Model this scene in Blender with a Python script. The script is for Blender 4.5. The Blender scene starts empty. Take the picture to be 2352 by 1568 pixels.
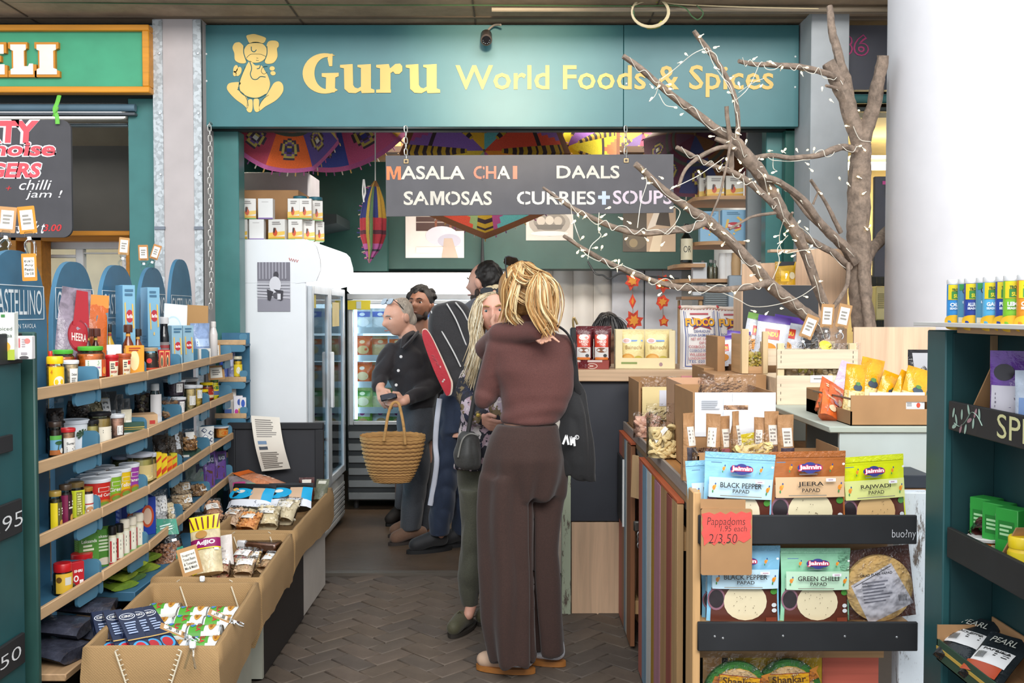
import bpy, math, random
from mathutils import Vector, Matrix, Euler, noise
from math import sin, cos, pi, radians
R = random.Random(11)
S = bpy.context.scene
C = S.collection
# ------------------------------------------------------------------ camera, light, exposure
F = 2352 * 35 / 36
CAMZ = 1.48
PITCH = radians(1.73)
cd = bpy.data.cameras.new('camera'); cd.lens = 35; cd.sensor_width = 36; cd.clip_end = 100
cam = bpy.data.objects.new('camera', cd); C.objects.link(cam)
cam.location = (0, 0, CAMZ); cam.rotation_euler = (pi / 2 - PITCH, 0, 0)
S.camera = cam
S.view_settings.view_transform = 'Standard'; S.view_settings.look = 'None'
S.view_settings.gamma = 1; S.view_settings.use_curve_mapping = False
S.view_settings.exposure = 0.72
W = bpy.data.worlds.new('world'); S.world = W; W.use_nodes = True
nt = W.node_tree; bg = nt.nodes['Background']
bg.inputs[0].default_value = (.86, .93, 1, 1); bg.inputs[1].default_value = .75
def area(name, loc, target, sx, sy, power, col, spread=180):
 l = bpy.data.lights.new(name, 'AREA'); l.shape = 'RECTANGLE'; l.size = sx; l.size_y = sy
 l.energy = power; l.color = col; l.spread = radians(spread)
 o = bpy.data.objects.new(name, l); C.objects.link(o); o.location = loc
 o.rotation_euler = (Vector(target) - Vector(loc)).to_track_quat('-Z', 'Y').to_euler()
 return o
# daylight from the open side of the market hall behind the camera
area('daylight', (1.0, -2.2, 5.2), (0.0, 5.2, 1.2), 6, 2.6, 400, (1, .98, .95))
# warm spotlight under the hall roof that washes the fascia
sp = bpy.data.lights.new('fascia_spot', 'SPOT'); sp.energy = 95; sp.color = (1, .86, .62)
sp.spot_size = radians(44); sp.spot_blend = 1; sp.shadow_soft_size = .08
so = bpy.data.objects.new('fascia_spot', sp); C.objects.link(so); so.location = (-.05, 3.65, 2.92)
so.rotation_euler = (Vector((-.02, 5.5, 2.78)) - so.location).to_track_quat('-Z', 'Y').to_euler()
# ceiling lamps inside the shop and the neighbouring units, plus one added fill
area('shop_light', (.2, 6.9, 2.75), (.2, 6.9, 0), 2.4, .5, 34, (1, .93, .82))
area('shop_light', (.6, 7.0, 2.36), (.5, 8.5, 1.2), 1.4, .2, 13, (1, .95, .88))  # added fill without a fixture, aimed to brighten the fluted back wall
area('deli_lamp', (-2.6, 6.6, 2.6), (-2.6, 6.8, 0), 1.5, .4, 20, (1, .9, .72))
area('neighbour_lamp', (2.8, 6.6, 2.5), (2.8, 6.8, 0), 1.4, .4, 38, (1, .86, .55))
def P(px, py, d):
 a = (px - 1176) / F; b = (784 - py) / F
 y = cos(PITCH) + b * sin(PITCH); z = -sin(PITCH) + b * cos(PITCH)
 k = d / y
 return Vector((a * k, d, CAMZ + z * k))
def PX(px, d, py=715): return P(px, py, d).x
def PZ(py, d): return P(1176, py, d).z
# ------------------------------------------------------------------ materials
MATS = {}
def lin(h):
 if not isinstance(h, str): return tuple(h)[:3]
 h = h.lstrip('#'); o = []
 if len(h) == 3: h = ''.join(x * 2 for x in h)
 for i in (0, 2, 4):
  c = int(h[i:i + 2], 16) / 255
  o.append(c / 12.92 if c <= .04045 else ((c + .055) / 1.055) ** 2.4)
 return tuple(o)
def nodes(name):
 m = bpy.data.materials.new(name); m.use_nodes = True
 t = m.node_tree; b = t.nodes['Principled BSDF']
 return m, t, b
def N(t, typ, **kw):
 n = t.nodes.new(typ)
 for k, v in kw.items():
  if k[0] == '_': n.inputs[k[1:].replace('_', ' ')].default_value = v
  else: setattr(n, k, v)
 return n
def M(h, r=.55, k='plain', s=1.0, metal=0, v=.10, e=0):
 """cached procedural material: h colour, r roughness, k kind, s texture scale, v colour variation, e emission"""
 key = (h, r, k, s, metal, v, e)
 if key in MATS: return MATS[key]
 c = lin(h); m, t, b = nodes(f'{k}_{str(h).lstrip("#")}'); L = t.links.new
 b.inputs['Roughness'].default_value = r; b.inputs['Metallic'].default_value = metal
 tc = N(t, 'ShaderNodeTexCoord'); mp = N(t, 'ShaderNodeMapping'); L(tc.outputs['Object'], mp.inputs['Vector'])
 def ramp(src, amt, dark=None, lo=.3, hi=.7):
  rp = N(t, 'ShaderNodeValToRGB'); L(src, rp.inputs[0])
  d = dark if dark else tuple(x * (1 - amt) for x in c)
  rp.color_ramp.elements[0].color = (*d, 1); rp.color_ramp.elements[0].position = lo
  rp.color_ramp.elements[1].color = (*[min(1, x * (1 + amt * .5)) for x in c], 1); rp.color_ramp.elements[1].position = hi
  return rp
 def bump(src, st, dist=.004):
  bp = N(t, 'ShaderNodeBump', _Strength=st, _Distance=dist); L(src, bp.inputs['Height']); L(bp.outputs[0], b.inputs['Normal'])
 if k == 'clear':
  t.nodes.remove(b)
  tr = N(t, 'ShaderNodeBsdfTransparent'); tr.inputs[0].default_value = (*c, 1)
  gl = N(t, 'ShaderNodeBsdfGlossy', _Roughness=r); lw = N(t, 'ShaderNodeFresnel', _IOR=1.45)
  mx = N(t, 'ShaderNodeMixShader'); L(lw.outputs[0], mx.inputs[0]); L(tr.outputs[0], mx.inputs[1]); L(gl.outputs[0], mx.inputs[2])
  nz = N(t, 'ShaderNodeTexNoise', _Scale=18 * s, _Detail=3); L(mp.outputs[0], nz.inputs['Vector'])
  bp = N(t, 'ShaderNodeBump', _Strength=v * 4, _Distance=.01); L(nz.outputs[0], bp.inputs['Height'])
  L(bp.outputs[0], gl.inputs['Normal']); L(bp.outputs[0], lw.inputs['Normal'])
  L(mx.outputs[0], t.nodes['Material Output'].inputs[0])
 elif k == 'emit':
  b.inputs['Base Color'].default_value = (*c, 1); b.inputs['Emission Color'].default_value = (*c, 1); b.inputs['Emission Strength'].default_value = e
 elif k in ('wood', 'woodx', 'woody'):
  sc = {'wood': (14, 14, .7), 'woodx': (.7, 14, 14), 'woody': (14, .7, 14)}[k]
  mp.inputs['Scale'].default_value = [x * s for x in sc]
  nz = N(t, 'ShaderNodeTexNoise', _Scale=2.2, _Detail=5, _Roughness=.6, _Distortion=.6); L(mp.outputs[0], nz.inputs['Vector'])
  rp = ramp(nz.outputs[0], max(v, .22)); L(rp.outputs[0], b.inputs['Base Color']); bump(nz.outputs[0], .15, .002)
 elif k == 'burlap':
  wx = N(t, 'ShaderNodeTexWave', bands_direction='Z', _Scale=95 * s, _Distortion=2.5); wx.inputs['Detail Scale'].default_value = 3
  wy = N(t, 'ShaderNodeTexWave', bands_direction='DIAGONAL', _Scale=75 * s, _Distortion=2.5)
  L(mp.outputs[0], wx.inputs['Vector']); L(mp.outputs[0], wy.inputs['Vector'])
  mu = N(t, 'ShaderNodeMath', operation='MULTIPLY'); L(wx.outputs['Fac'], mu.inputs[0]); L(wy.outputs['Fac'], mu.inputs[1])
  rp = ramp(mu.outputs[0], .2, lo=0, hi=.8); L(rp.outputs[0], b.inputs['Base Color']); bump(mu.outputs[0], .35, .002)
 elif k == 'cloth':
  nz = N(t, 'ShaderNodeTexNoise', _Scale=260 * s, _Detail=2); L(mp.outputs[0], nz.inputs['Vector'])
  rp = ramp(nz.outputs[0], max(v, .2)); L(rp.outputs[0], b.inputs['Base Color'])
  n2 = N(t, 'ShaderNodeTexNoise', _Scale=14 * s, _Detail=3); L(mp.outputs[0], n2.inputs['Vector']); bump(n2.outputs[0], .25, .012)
  b.inputs['Sheen Weight'].default_value = .15
 elif k == 'speck':
  vo = N(t, 'ShaderNodeTexVoronoi', _Scale=70 * s); L(mp.outputs[0], vo.inputs['Vector'])
  rp = ramp(vo.outputs['Distance'], v, lo=.05, hi=.55); L(rp.outputs[0], b.inputs['Base Color']); bump(vo.outputs['Distance'], .5, .004)
 elif k == 'crinkle':
  nz = N(t, 'ShaderNodeTexNoise', _Scale=26 * s, _Detail=4, _Roughness=.6, _Distortion=.4); L(mp.outputs[0], nz.inputs['Vector'])
  rp = ramp(nz.outputs[0], v); L(rp.outputs[0], b.inputs['Base Color']); bump(nz.outputs[0], .55, .01)
 elif k == 'hair':
  mp.inputs['Scale'].default_value = (90 * s, 90 * s, 5)
  nz = N(t, 'ShaderNodeTexNoise', _Scale=1.2, _Detail=4, _Distortion=.5); L(mp.outputs[0], nz.inputs['Vector'])
  rp = ramp(nz.outputs[0], max(v, .4)); L(rp.outputs[0], b.inputs['Base Color']); bump(nz.outputs[0], .6, .004)
 elif k == 'metalz':
  nz = N(t, 'ShaderNodeTexVoronoi', _Scale=60 * s); L(mp.outputs[0], nz.inputs['Vector'])
  rp = ramp(nz.outputs['Color'], v); L(rp.outputs[0], b.inputs['Base Color'])
 elif k == 'rough':
  nz = N(t, 'ShaderNodeTexNoise', _Scale=5 * s, _Detail=9, _Roughness=.72); L(mp.outputs[0], nz.inputs['Vector'])
  rp = ramp(nz.outputs[0], v); L(rp.outputs[0], b.inputs['Base Color']); bump(nz.outputs[0], .35, .01)
 elif k == 'floral':
  vo = N(t, 'ShaderNodeTexVoronoi', _Scale=15 * s, _Randomness=1); nz = N(t, 'ShaderNodeTexNoise', _Scale=22 * s, _Detail=3); L(mp.outputs[0], nz.inputs['Vector'])
  va = N(t, 'ShaderNodeVectorMath', operation='MULTIPLY_ADD'); L(nz.outputs['Color'], va.inputs[0]); va.inputs[1].default_value = (.09, .09, .09); L(mp.outputs[0], va.inputs[2]); L(va.outputs[0], vo.inputs['Vector'])
  sp = N(t, 'ShaderNodeSeparateColor'); L(vo.outputs['Color'], sp.inputs[0]); rp = N(t, 'ShaderNodeValToRGB'); rp.color_ramp.interpolation = 'CONSTANT'; L(sp.outputs[0], rp.inputs[0])
  el = rp.color_ramp.elements; el[0].color = (*c, 1); el[1].position = .52; el[1].color = (*lin('#b9a9b4'), 1)
  for p_, h_ in ((.66, '#d8cfcc'), (.76, '#7a6a4c'), (.86, '#2c3044'), (.93, '#a58c96')): e_ = el.new(p_); e_.color = (*lin(h_), 1)
  L(rp.outputs[0], b.inputs['Base Color'])
 elif k == 'chip':     # painted wood with the paint worn off in patches
  mp.inputs['Scale'].default_value = (14 * s, 14 * s, 3.2 * s)
  nz = N(t, 'ShaderNodeTexNoise', _Scale=2.4, _Detail=9, _Roughness=.75); L(mp.outputs[0], nz.inputs['Vector'])
  rp = ramp(nz.outputs[0], .1, dark=(.12, .09, .07), lo=.40, hi=.46); L(rp.outputs[0], b.inputs['Base Color']); bump(nz.outputs[0], .3, .003)
 else:
  nz = N(t, 'ShaderNodeTexNoise', _Scale=9 * s, _Detail=4); L(mp.outputs[0], nz.inputs['Vector'])
  rp = ramp(nz.outputs[0], v); L(rp.outputs[0], b.inputs['Base Color'])
 MATS[key] = m
 return m
# ------------------------------------------------------------------ mesh builder
TXT = {}
def tmesh(s, bold=0, outline=0):
 key = (s, bold, outline)
 if key not in TXT:
  cu = bpy.data.curves.new('t', 'FONT'); cu.body = s; cu.resolution_u = 3 if len(s) < 12 else 2; cu.offset = bold
  if outline: cu.fill_mode = 'NONE'; cu.bevel_depth = outline; cu.bevel_resolution = 0
  o = bpy.data.objects.new('t', cu); me = bpy.data.meshes.new_from_object(o)
  vs = [v.co.copy() for v in me.vertices]; fs = [tuple(p.vertices) for p in me.polygons]
  x0 = min(v.x for v in vs); x1 = max(v.x for v in vs); y0 = min(v.y for v in vs); y1 = max(v.y for v in vs)
  TXT[key] = ([((v.x - x0) / (x1 - x0), (v.y - y0) / max(1e-6, y1 - y0)) for v in vs], fs, (x1 - x0) / max(1e-6, y1 - y0))
  bpy.data.objects.remove(o); bpy.data.curves.remove(cu); bpy.data.meshes.remove(me)
 return TXT[key]
class MB:
 def __init__(s): s.v = []; s.f = []; s.m = []; s.mats = []
 def mi(s, m):
  if m not in s.mats: s.mats.append(m)
  return s.mats.index(m)
 def add(s, vs, fs, m, T=None):
  o = len(s.v)
  s.v += [tuple(T @ Vector(v)) for v in vs] if T else [tuple(v) for v in vs]
  s.f += [tuple(i + o for i in f) for f in fs]
  if isinstance(m, list): s.m += [s.mi(x) for x in m]
  else: s.m += [s.mi(m)] * len(fs)
  return s
 def box(s, x0, x1, y0, y1, z0, z1, m, b=0, T=None):
  if x0 > x1: x0, x1 = x1, x0
  if y0 > y1: y0, y1 = y1, y0
  if z0 > z1: z0, z1 = z1, z0
  b = min(b, (x1 - x0) * .45, (y1 - y0) * .45, (z1 - z0) * .45)
  if b <= 0:
   vs = [(x, y, z) for x in (x0, x1) for y in (y0, y1) for z in (z0, z1)]
   return s.add(vs, [(0, 1, 3, 2), (4, 6, 7, 5), (0, 4, 5, 1), (2, 3, 7, 6), (0, 2, 6, 4), (1, 5, 7, 3)], m, T)
  vs = []; X = ((x0, 1), (x1, -1)); Y = ((y0, 1), (y1, -1)); Zs = ((z0, 1), (z1, -1))
  for x, a in X:
   for y, c in Y:
    for z, d in Zs:
     vs += [(x, y + c * b, z + d * b), (x + a * b, y, z + d * b), (x + a * b, y + c * b, z)]
  I = lambda i, j, k, q: (i * 4 + j * 2 + k) * 3 + q
  fs = []
  for i in (0, 1):
   q = [I(i, 0, 0, 0), I(i, 0, 1, 0), I(i, 1, 1, 0), I(i, 1, 0, 0)]; fs.append(tuple(q if i == 0 else q[::-1]))
   q = [I(0, i, 0, 1), I(1, i, 0, 1), I(1, i, 1, 1), I(0, i, 1, 1)]; fs.append(tuple(q if i == 0 else q[::-1]))
   q = [I(0, 0, i, 2), I(0, 1, i, 2), I(1, 1, i, 2), I(1, 0, i, 2)]; fs.append(tuple(q if i == 0 else q[::-1]))
  for i in (0, 1):
   for j in (0, 1):
    fl = (i + j) % 2
    q = [I(i, j, 0, 0), I(i, j, 0, 1), I(i, j, 1, 1), I(i, j, 1, 0)]; fs.append(tuple(q if fl == 0 else q[::-1]))
    q = [I(i, 0, j, 2), I(i, 0, j, 0), I(i, 1, j, 0), I(i, 1, j, 2)]; fs.append(tuple(q if fl == 0 else q[::-1]))
    q = [I(0, i, j, 1), I(0, i, j, 2), I(1, i, j, 2), I(1, i, j, 1)]; fs.append(tuple(q if fl == 0 else q[::-1]))
  for i in (0, 1):
   for j in (0, 1):
    for k in (0, 1):
     q = (I(i, j, k, 0), I(i, j, k, 2), I(i, j, k, 1)); fs.append(q if (i + j + k) % 2 == 0 else q[::-1])
  return s.add(vs, fs, m, T)
 def lathe(s, prof, m, seg=20, T=None, a0=0, a1=2 * pi, sx=1, sy=1):
  full = abs(a1 - a0 - 2 * pi) < 1e-6; n = seg if full else seg + 1; vs = []; fs = []; ms = []
  for r, z in prof:
   for i in range(n):
    a = a0 + (a1 - a0) * i / seg; vs.append((r * sin(a) * sx, -r * cos(a) * sy, z))
  for j in range(len(prof) - 1):
   for i in range(seg):
    k = (i + 1) % n; fs.append((j * n + i, j * n + k, (j + 1) * n + k, (j + 1) * n + i)); ms.append(m[j] if isinstance(m, list) else m)
  if full:
   if prof[0][0] > 1e-5: fs.append(tuple(range(n))[::-1]); ms.append(m[0] if isinstance(m, list) else m)
   if prof[-1][0] > 1e-5: fs.append(tuple(range((len(prof) - 1) * n, len(prof) * n))); ms.append(m[-1] if isinstance(m, list) else m)
  return s.add(vs, fs, ms, T)
 def tube(s, pts, rad, m, seg=8, T=None, cap=True, flat=1.0, jit=0):
  pts = [Vector(p) for p in pts]; n = len(pts)
  if not isinstance(rad, (list, tuple)): rad = [rad] * n
  vs = []; fs = []; up = None
  for i, p in enumerate(pts):
   t = (pts[min(i + 1, n - 1)] - pts[max(i - 1, 0)])
   t = t.normalized() if t.length > 1e-9 else Vector((0, 0, 1))
   if up is None: up = Vector((0, 0, 1)) if abs(t.z) < .9 else Vector((0, 1, 0))
   a = t.cross(up); a = a.normalized() if a.length > 1e-6 else Vector((1, 0, 0)); bb = a.cross(t).normalized(); up = bb
   for k in range(seg):
    q = 2 * pi * k / seg; rr = rad[i] * (1 + (R.uniform(-jit, jit) if jit else 0))
    vs.append(p + a * cos(q) * rr + bb * sin(q) * rr * flat)
  for i in range(n - 1):
   for k in range(seg):
    l = (k + 1) % seg; fs.append((i * seg + k, i * seg + l, (i + 1) * seg + l, (i + 1) * seg + k))
  if cap: fs += [tuple(range(seg))[::-1], tuple(range((n - 1) * seg, n * seg))]
  return s.add(vs, fs, m, T)
 def prism(s, pts, y0, y1, m, T=None, front=None):
  """outline in local x,z extruded from y0 (front) to y1"""
  n = len(pts)
  ar = sum(pts[i][0] * pts[(i + 1) % n][1] - pts[(i + 1) % n][0] * pts[i][1] for i in range(n))
  if ar < 0: pts = pts[::-1]
  vs = [(x, y0, z) for x, z in pts] + [(x, y1, z) for x, z in pts]
  fs = [tuple(range(n)), tuple(range(2 * n - 1, n - 1, -1))] + [(i, i + n, (i + 1) % n + n, (i + 1) % n) for i in range(n)]
  return s.add(vs, fs, [front or m] + [m] * (n + 1), T)
 def grid(s, fn, nu, nv, m, T=None, cu=False):
  vs = [fn(i / nu, j / nv) for j in range(nv + 1) for i in range(nu + 1)]
  fs = []; ms = []
  for j in range(nv):
   for i in range(nu):
    a = j * (nu + 1) + i; fs.append((a, a + 1, a + nu + 2, a + nu + 1)); ms.append(m((i + .5) / nu, (j + .5) / nv) if callable(m) else m)
  return s.add(vs, fs, ms, T)
 def text(s, t, x0, x1, z0, z1, y, m, bold=0, wrap=None, T=None, slant=0, outline=0, fn=None, keep=False):
  uv, fs, asp = tmesh(t, bold, outline); vs = []
  if keep and (x1 - x0) / (z1 - z0) > asp: c = (x0 + x1) / 2; w = asp * (z1 - z0); x0 = c - w / 2; x1 = c + w / 2
  for u, v in uv:
   x = x0 + (x1 - x0) * u + slant * v; z = z0 + (z1 - z0) * v
   if fn: vs.append(fn(x, z))
   elif wrap: a = x / wrap; vs.append((wrap * sin(a), -wrap * cos(a), z))
   else: vs.append((x, y, z))
  return s.add(vs, fs, m, T)
 def mesh(s, name, sharp=38):
  me = bpy.data.meshes.new(name); me.from_pydata(s.v, [], s.f)
  for m in s.mats: me.materials.append(m)
  me.polygons.foreach_set('material_index', s.m)
  me.polygons.foreach_set('use_smooth', [True] * len(s.f))
  me.update(); me.set_sharp_from_angle(angle=radians(sharp))
  return me
def tagit(o, label, cat, group=None):
 o['label'] = label; o['category'] = cat
 if group: o['group'] = group
 return o
def thing(name, label, cat, loc=(0, 0, 0), rz=0, group=None, rx=0, ry=0):
 o = bpy.data.objects.new(name, None); C.objects.link(o); o.empty_display_size = .05
 o.location = loc; o.rotation_euler = (radians(rx), radians(ry), radians(rz))
 return tagit(o, label, cat, group)
def part(name, mb, parent, label=None, w=False, sharp=38):
 """w: the mesh was written in world coordinates"""
 me = mb if isinstance(mb, bpy.types.Mesh) else mb.mesh(name, sharp)
 o = bpy.data.objects.new(name, me); C.objects.link(o); o.parent = parent
 if w:
  root = parent
  while root.parent: root = root.parent
  T = Matrix.Translation(root.location) @ root.rotation_euler.to_matrix().to_4x4()
  me.transform(T.inverted())
 if label: o['label'] = label
 return o
def single(name, mb, label, cat, loc=(0, 0, 0), rz=0, group=None, rx=0, ry=0, sharp=38, w=False):
 me = mb if isinstance(mb, bpy.types.Mesh) else mb.mesh(name, sharp)
 o = bpy.data.objects.new(name, me); C.objects.link(o)
 o.location = loc; o.rotation_euler = (radians(rx), radians(ry), radians(rz))
 if w: me.transform((Matrix.Translation(o.location) @ o.rotation_euler.to_matrix().to_4x4()).inverted())
 return tagit(o, label, cat, group)
def struct(name, mb, parent=None, sharp=38):
 o = bpy.data.objects.new(name, mb.mesh(name, sharp)); C.objects.link(o)
 if parent: o.parent = parent
 else: o['kind'] = 'structure'
 return o
def rrect(x0, x1, z0, z1, r, n=6, top=None):
 """rounded rectangle outline; top = separate radius for the upper corners"""
 rt = r if top is None else top; o = []
 for cx, cz, a, q in ((x1 - r, z0 + r, -90, r), (x1 - rt, z1 - rt, 0, rt), (x0 + rt, z1 - rt, 90, rt), (x0 + r, z0 + r, 180, r)):
  if q <= 0: o.append((cx, cz)); continue
  o += [(cx + q * cos(radians(a + 90 * i / n)), cz + q * sin(radians(a + 90 * i / n))) for i in range(n + 1)]
 return o
def ell(cx, cz, rx, rz, n=24, rot=0):
 r = radians(rot); return [(cx + rx * cos(a) * cos(r) - rz * sin(a) * sin(r), cz + rx * cos(a) * sin(r) + rz * sin(a) * cos(r)) for a in [2 * pi * i / n for i in range(n)]]
def smooth(pts, n=5, closed=False):
 """Catmull-Rom through points"""
 pts = [Vector(p) for p in pts]; o = []; m = len(pts)
 for i in range(m if closed else m - 1):
  g = lambda k: pts[k % m] if closed else pts[max(0, min(m - 1, k))]
  a, b, c, d = g(i - 1), g(i), g(i + 1), g(i + 2)
  for j in range(n):
   t = j / n; o.append(.5 * ((2 * b) + (c - a) * t + (2 * a - 5 * b + 4 * c - d) * t * t + (3 * b - a - 3 * c + d) * t ** 3))
 if not closed: o.append(pts[-1])
 return o
def TR(x=0, y=0, z=0, rx=0, ry=0, rz=0):
 return Matrix.Translation((x, y, z)) @ Euler((radians(rx), radians(ry), radians(rz))).to_matrix().to_4x4()
# ------------------------------------------------------------------ floor, ceiling, walls
DF=5.55
ZC=PZ(57,DF)
floor=struct('floor',MB().box(-4,4,.3,5.6,-.12,-.012,M('#4a4139',.85,'rough')))
struct('floor',MB().box(-4.2,4.2,5.6,9.4,-.12,0,M('#5a4a3c',.32,'rough',v=.25)))
struct('trim_1',MB().box(-1.9,.5,5.57,5.63,-.02,.006,M('#6d655c',.45,metal=.4)))
# herringbone pavers of the hall: each brick a piece of the floor
BRK=[MB().box(-.098,.098,-.048,.048,-.05,0,M(h,.72,'rough',v=.3),.004).mesh('brick')for h in('#5d5248','#63564b','#584e46','#605347')]
q=sin(pi/4)
for i in range(-30,31):
 for j in range(-30,31):
  t4=(i-j)%4
  if t4 not in(0,2):continue
  u,v=(.1*(i+1),.1*(j+.5))if t4==0 else(.1*(i+.5),.1*j)
  x=(u-v)*q;y=(u+v)*q+4.7
  if not(-1.08<x<.62 and 3.62<y<5.53):continue
  b=bpy.data.objects.new('brick',BRK[R.randrange(4)]);C.objects.link(b);b.parent=floor
  b.location=(x,y,R.uniform(-.0035,.0));b.rotation_euler=(R.uniform(-.006,.006),R.uniform(-.006,.006),pi/4+(pi/2 if t4 else 0))
conc=M('#a08b73',.9,'rough',v=.35)
cb=MB().box(-4.5,4.5,5.08,DF+.35,ZC,ZC+.3,conc)
for x in(-2.6,-1.15,-.2,.75,2.2):cb.box(x-.004,x+.004,5.08,DF,ZC-.004,ZC,M('#5d4f42',.9))
cb.box(-4.5,4.5,DF-.16,DF-.13,ZC-.006,ZC,M('#6d5d4c',.9))
struct('ceiling',cb)
struct('ceiling',MB().box(-4.2,4.2,DF+.35,9.3,2.86,2.95,M('#7b6a52',.9,'rough')))
grn=M('#2d5c58',.38,v=.08);grn2=M('#1f4741',.4,v=.12)
struct('wall_back',MB().box(-4.2,4.2,9.2,9.3,0,2.9,M('#3c4a48',.8)))
struct('wall_left',MB().box(-2.02,-1.96,5.7,9.2,0,2.9,grn2).box(-4.2,-4.1,5.6,9.2,0,2.9,M('#c8b894')))
struct('wall_right',MB().box(1.62,1.7,5.75,9.2,0,2.9,M('#b9bcbc',.6)).box(4.1,4.2,5.6,9.2,0,2.9,M('#e2c987',.7)))
# pillars of the arcade
galv=M('#b3b8ba',.42,'metalz',metal=.25,v=.25)
def pillar(name,pl,pr,strips,face,d=5.42):
 x0,x1=PX(pl,d),PX(pr,d);m=MB().box(x0,x1,d,d+.5,0,ZC,M(face,.75,v=.06),.006)
 o=struct(name,m)
 for a,b in strips:
  s=MB().box(PX(a,d),PX(b,d),d-.006,d+.02,0,PZ(45,d),galv,.002)
  struct('corner_guard',s,o)
 return o
pl1=pillar('trim_2',358,468,((357,380),(449,468)),'#b3aaa8')
tie=MB()
for a,b in((357,381),(448,469)):tie.box(PX(a,5.41),PX(b,5.41),5.405,5.416,PZ(527,5.41),PZ(520,5.41),M('#6f7680',.5))
for y in(122,260,400,640):
 for x in(370,458):tie.lathe([(.008,0),(.006,.004),(0,.005)],M('#d8dcde',.3,metal=.8),8,T=TR(PX(x,5.4),5.413,PZ(y,5.41),rx=90))
struct('tie_band',tie,pl1)
d=5.3;pr=MB().box(PX(1858,d),PX(1945,d),d,d+.6,0,ZC,M('#aeb2b4',.7,v=.08),.004)
struct('trim_3',pr)
# round white column at the right, in front of the shop front
struct('trim_4',MB().lathe([(.5,0),(.5,4.2)],M('#dcdadd',.65,v=.03),64,T=TR(PX(2062,4.45)+.51,4.55,0)))
# pilasters and reveals of the opening
def slab(name,pl,pr,d,th,yt,yb,m,b=.003):
 return struct(name,MB().box(PX(pl,d),PX(pr,d),d,d+th,PZ(yb,d)if yb else 0,PZ(yt,d),m,b))
teal=M('#3f7774',.3,v=.1)
slab('trim_5',489,551,5.63,.12,300,None,teal)
slab('trim_6',468,490,5.66,.06,285,None,M('#5b5552',.7))
slab('trim_7',1800,1831,5.6,.14,290,None,M('#22594f',.35))
slab('trim_8',1757,1801,5.66,.1,290,None,teal)
slab('trim_9',1715,1757,5.95,.05,285,600,M('#8f9494',.6))
slab('trim_10',299,359,5.5,.12,226,None,teal)
struct('trim_11',MB().box(PX(-900,5.5),PX(360,5.5),5.52,5.6,PZ(235,5.5),ZC,M('#1e2624',.6)))
struct('trim_12',MB().box(PX(348,5.44),PX(358,5.44),5.44,5.5,PZ(205,5.44),PZ(58,5.44),M('#e7e3dd',.6)))
struct('trim_13',MB().box(PX(468,5.6),PX(1830,5.6),5.6,5.66,PZ(300,5.6),ZC,M('#12201e',.6)))
# ------------------------------------------------------------------ fascia sign
zs0,zs1=PZ(291,5.5),PZ(57,5.5);xs0,xs1=PX(468,5.5),PX(1830,5.5)
sign=thing('shop_sign','wide teal shop fascia with cream lettering and seated elephant emblem','sign',((xs0+xs1)/2,5.5,zs0))
sm=M('#3b7276',.42,v=.05)
part('board',MB().box(xs0,PX(1430,5.5),5.5,5.56,zs0,zs1,sm,.002).box(PX(1430.8,5.5),xs1,5.5,5.56,zs0,zs1,sm,.002),sign,w=True)
cream=M('#dfbc6c',.6,v=.05);ink=M('#33605f',.6)
fp=lambda x,y:(PX(x,5.496,y),PZ(y,5.496))
def onsign(mb,pts,m,y0=5.4965,y1=5.5005):mb.prism([fp(*p)for p in pts],y0,y1,m)
def guru():
 mb=MB();st=[0]
 def o(pts):st[0]+=.00025;onsign(mb,pts,cream,5.4965-st[0])
 A=[(746+51*cos(radians(a)),168.5-46.5*sin(radians(a)))for a in range(62,302,10)]
 B=[(752+30*cos(radians(a)),168-37*sin(radians(a)))for a in range(300,60,-10)]
 o(A+[(776,207)]+B+[(762,128)])
 o([(757,124),(764,123),(763,152),(756,152),(752,134)][::-1]);o([(739,168),(778,167),(778,175),(770,178),(769,212),(748,213),(749,178),(739,176)])
 def u(x):
  o([(x,149),(x+29,147),(x+30,195),(x+34,201),(x+41,203),(x+48,199),(x+48,156),(x+40,154),(x+40,149),(x+71,147),(x+71,203),(x+79,206),(x+79,213),(x+50,214),(x+48,208),(x+36,214),(x+20,213),(x+10,204),(x+9,157),(x,155)])
 u(781);u(932)
 o([(864,149),(893,147),(896,157),(908,147),(919,146),(924,152),(924,163),(917,170),(908,170),(903,164),(897,168),(897,205),(898,206),(898,213),(864,213),(864,206),(873,205),(873,157),(864,155)])
 return mb
part('lettering',guru(),sign,'cream serif lettering',w=True)
mb=MB().text('World Foods & Spices',PX(1047,5.496),PX(1773,5.496),PZ(223,5.496),PZ(149,5.496),5.4965,cream,bold=.012)
part('lettering',mb,sign,'cream sans lettering',w=True)
# seated elephant emblem, flat cut shapes
em=MB();E=lambda*p,m=cream,y=5.4965:onsign(em,p,m,y)
el=lambda cx,cy,rx,ry,rot=0,m=cream,y=5.4965:onsign(em,ell(cx,cy,rx,ry,28,rot),m,y)
sp_=lambda pts,m=cream,y=5.4965:onsign(em,[(p.x,p.y)for p in smooth([(a,b,0)for a,b in pts],4,True)],m,y)
sp_([(566,82),(575,79),(583,78),(592,80),(609,86),(610,92),(604,99),(588,98),(574,99),(568,90)])
el(587,120,27,24)
sp_([(552,98),(560,108),(561,125),(565,143),(552,145),(540,138),(538,122),(534,110),(538,100),(545,97)])
sp_([(617,95),(630,93),(639,97),(640,106),(636,112),(637,130),(628,144),(612,146),(608,138),(613,122),(612,106)])
sp_([(574,140),(586,150),(600,150),(608,162),(616,176),(620,195),(611,216),(592,225),(571,223),(553,212),(549,196),(553,180),(562,158)])
sp_([(553,190),(546,205),(566,222),(569,248),(558,240),(539,226),(522,206),(524,193),(536,189)])
sp_([(622,202),(630,190),(642,187),(650,196),(649,212),(634,230),(610,244),(596,254),(598,238),(610,222)])
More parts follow.
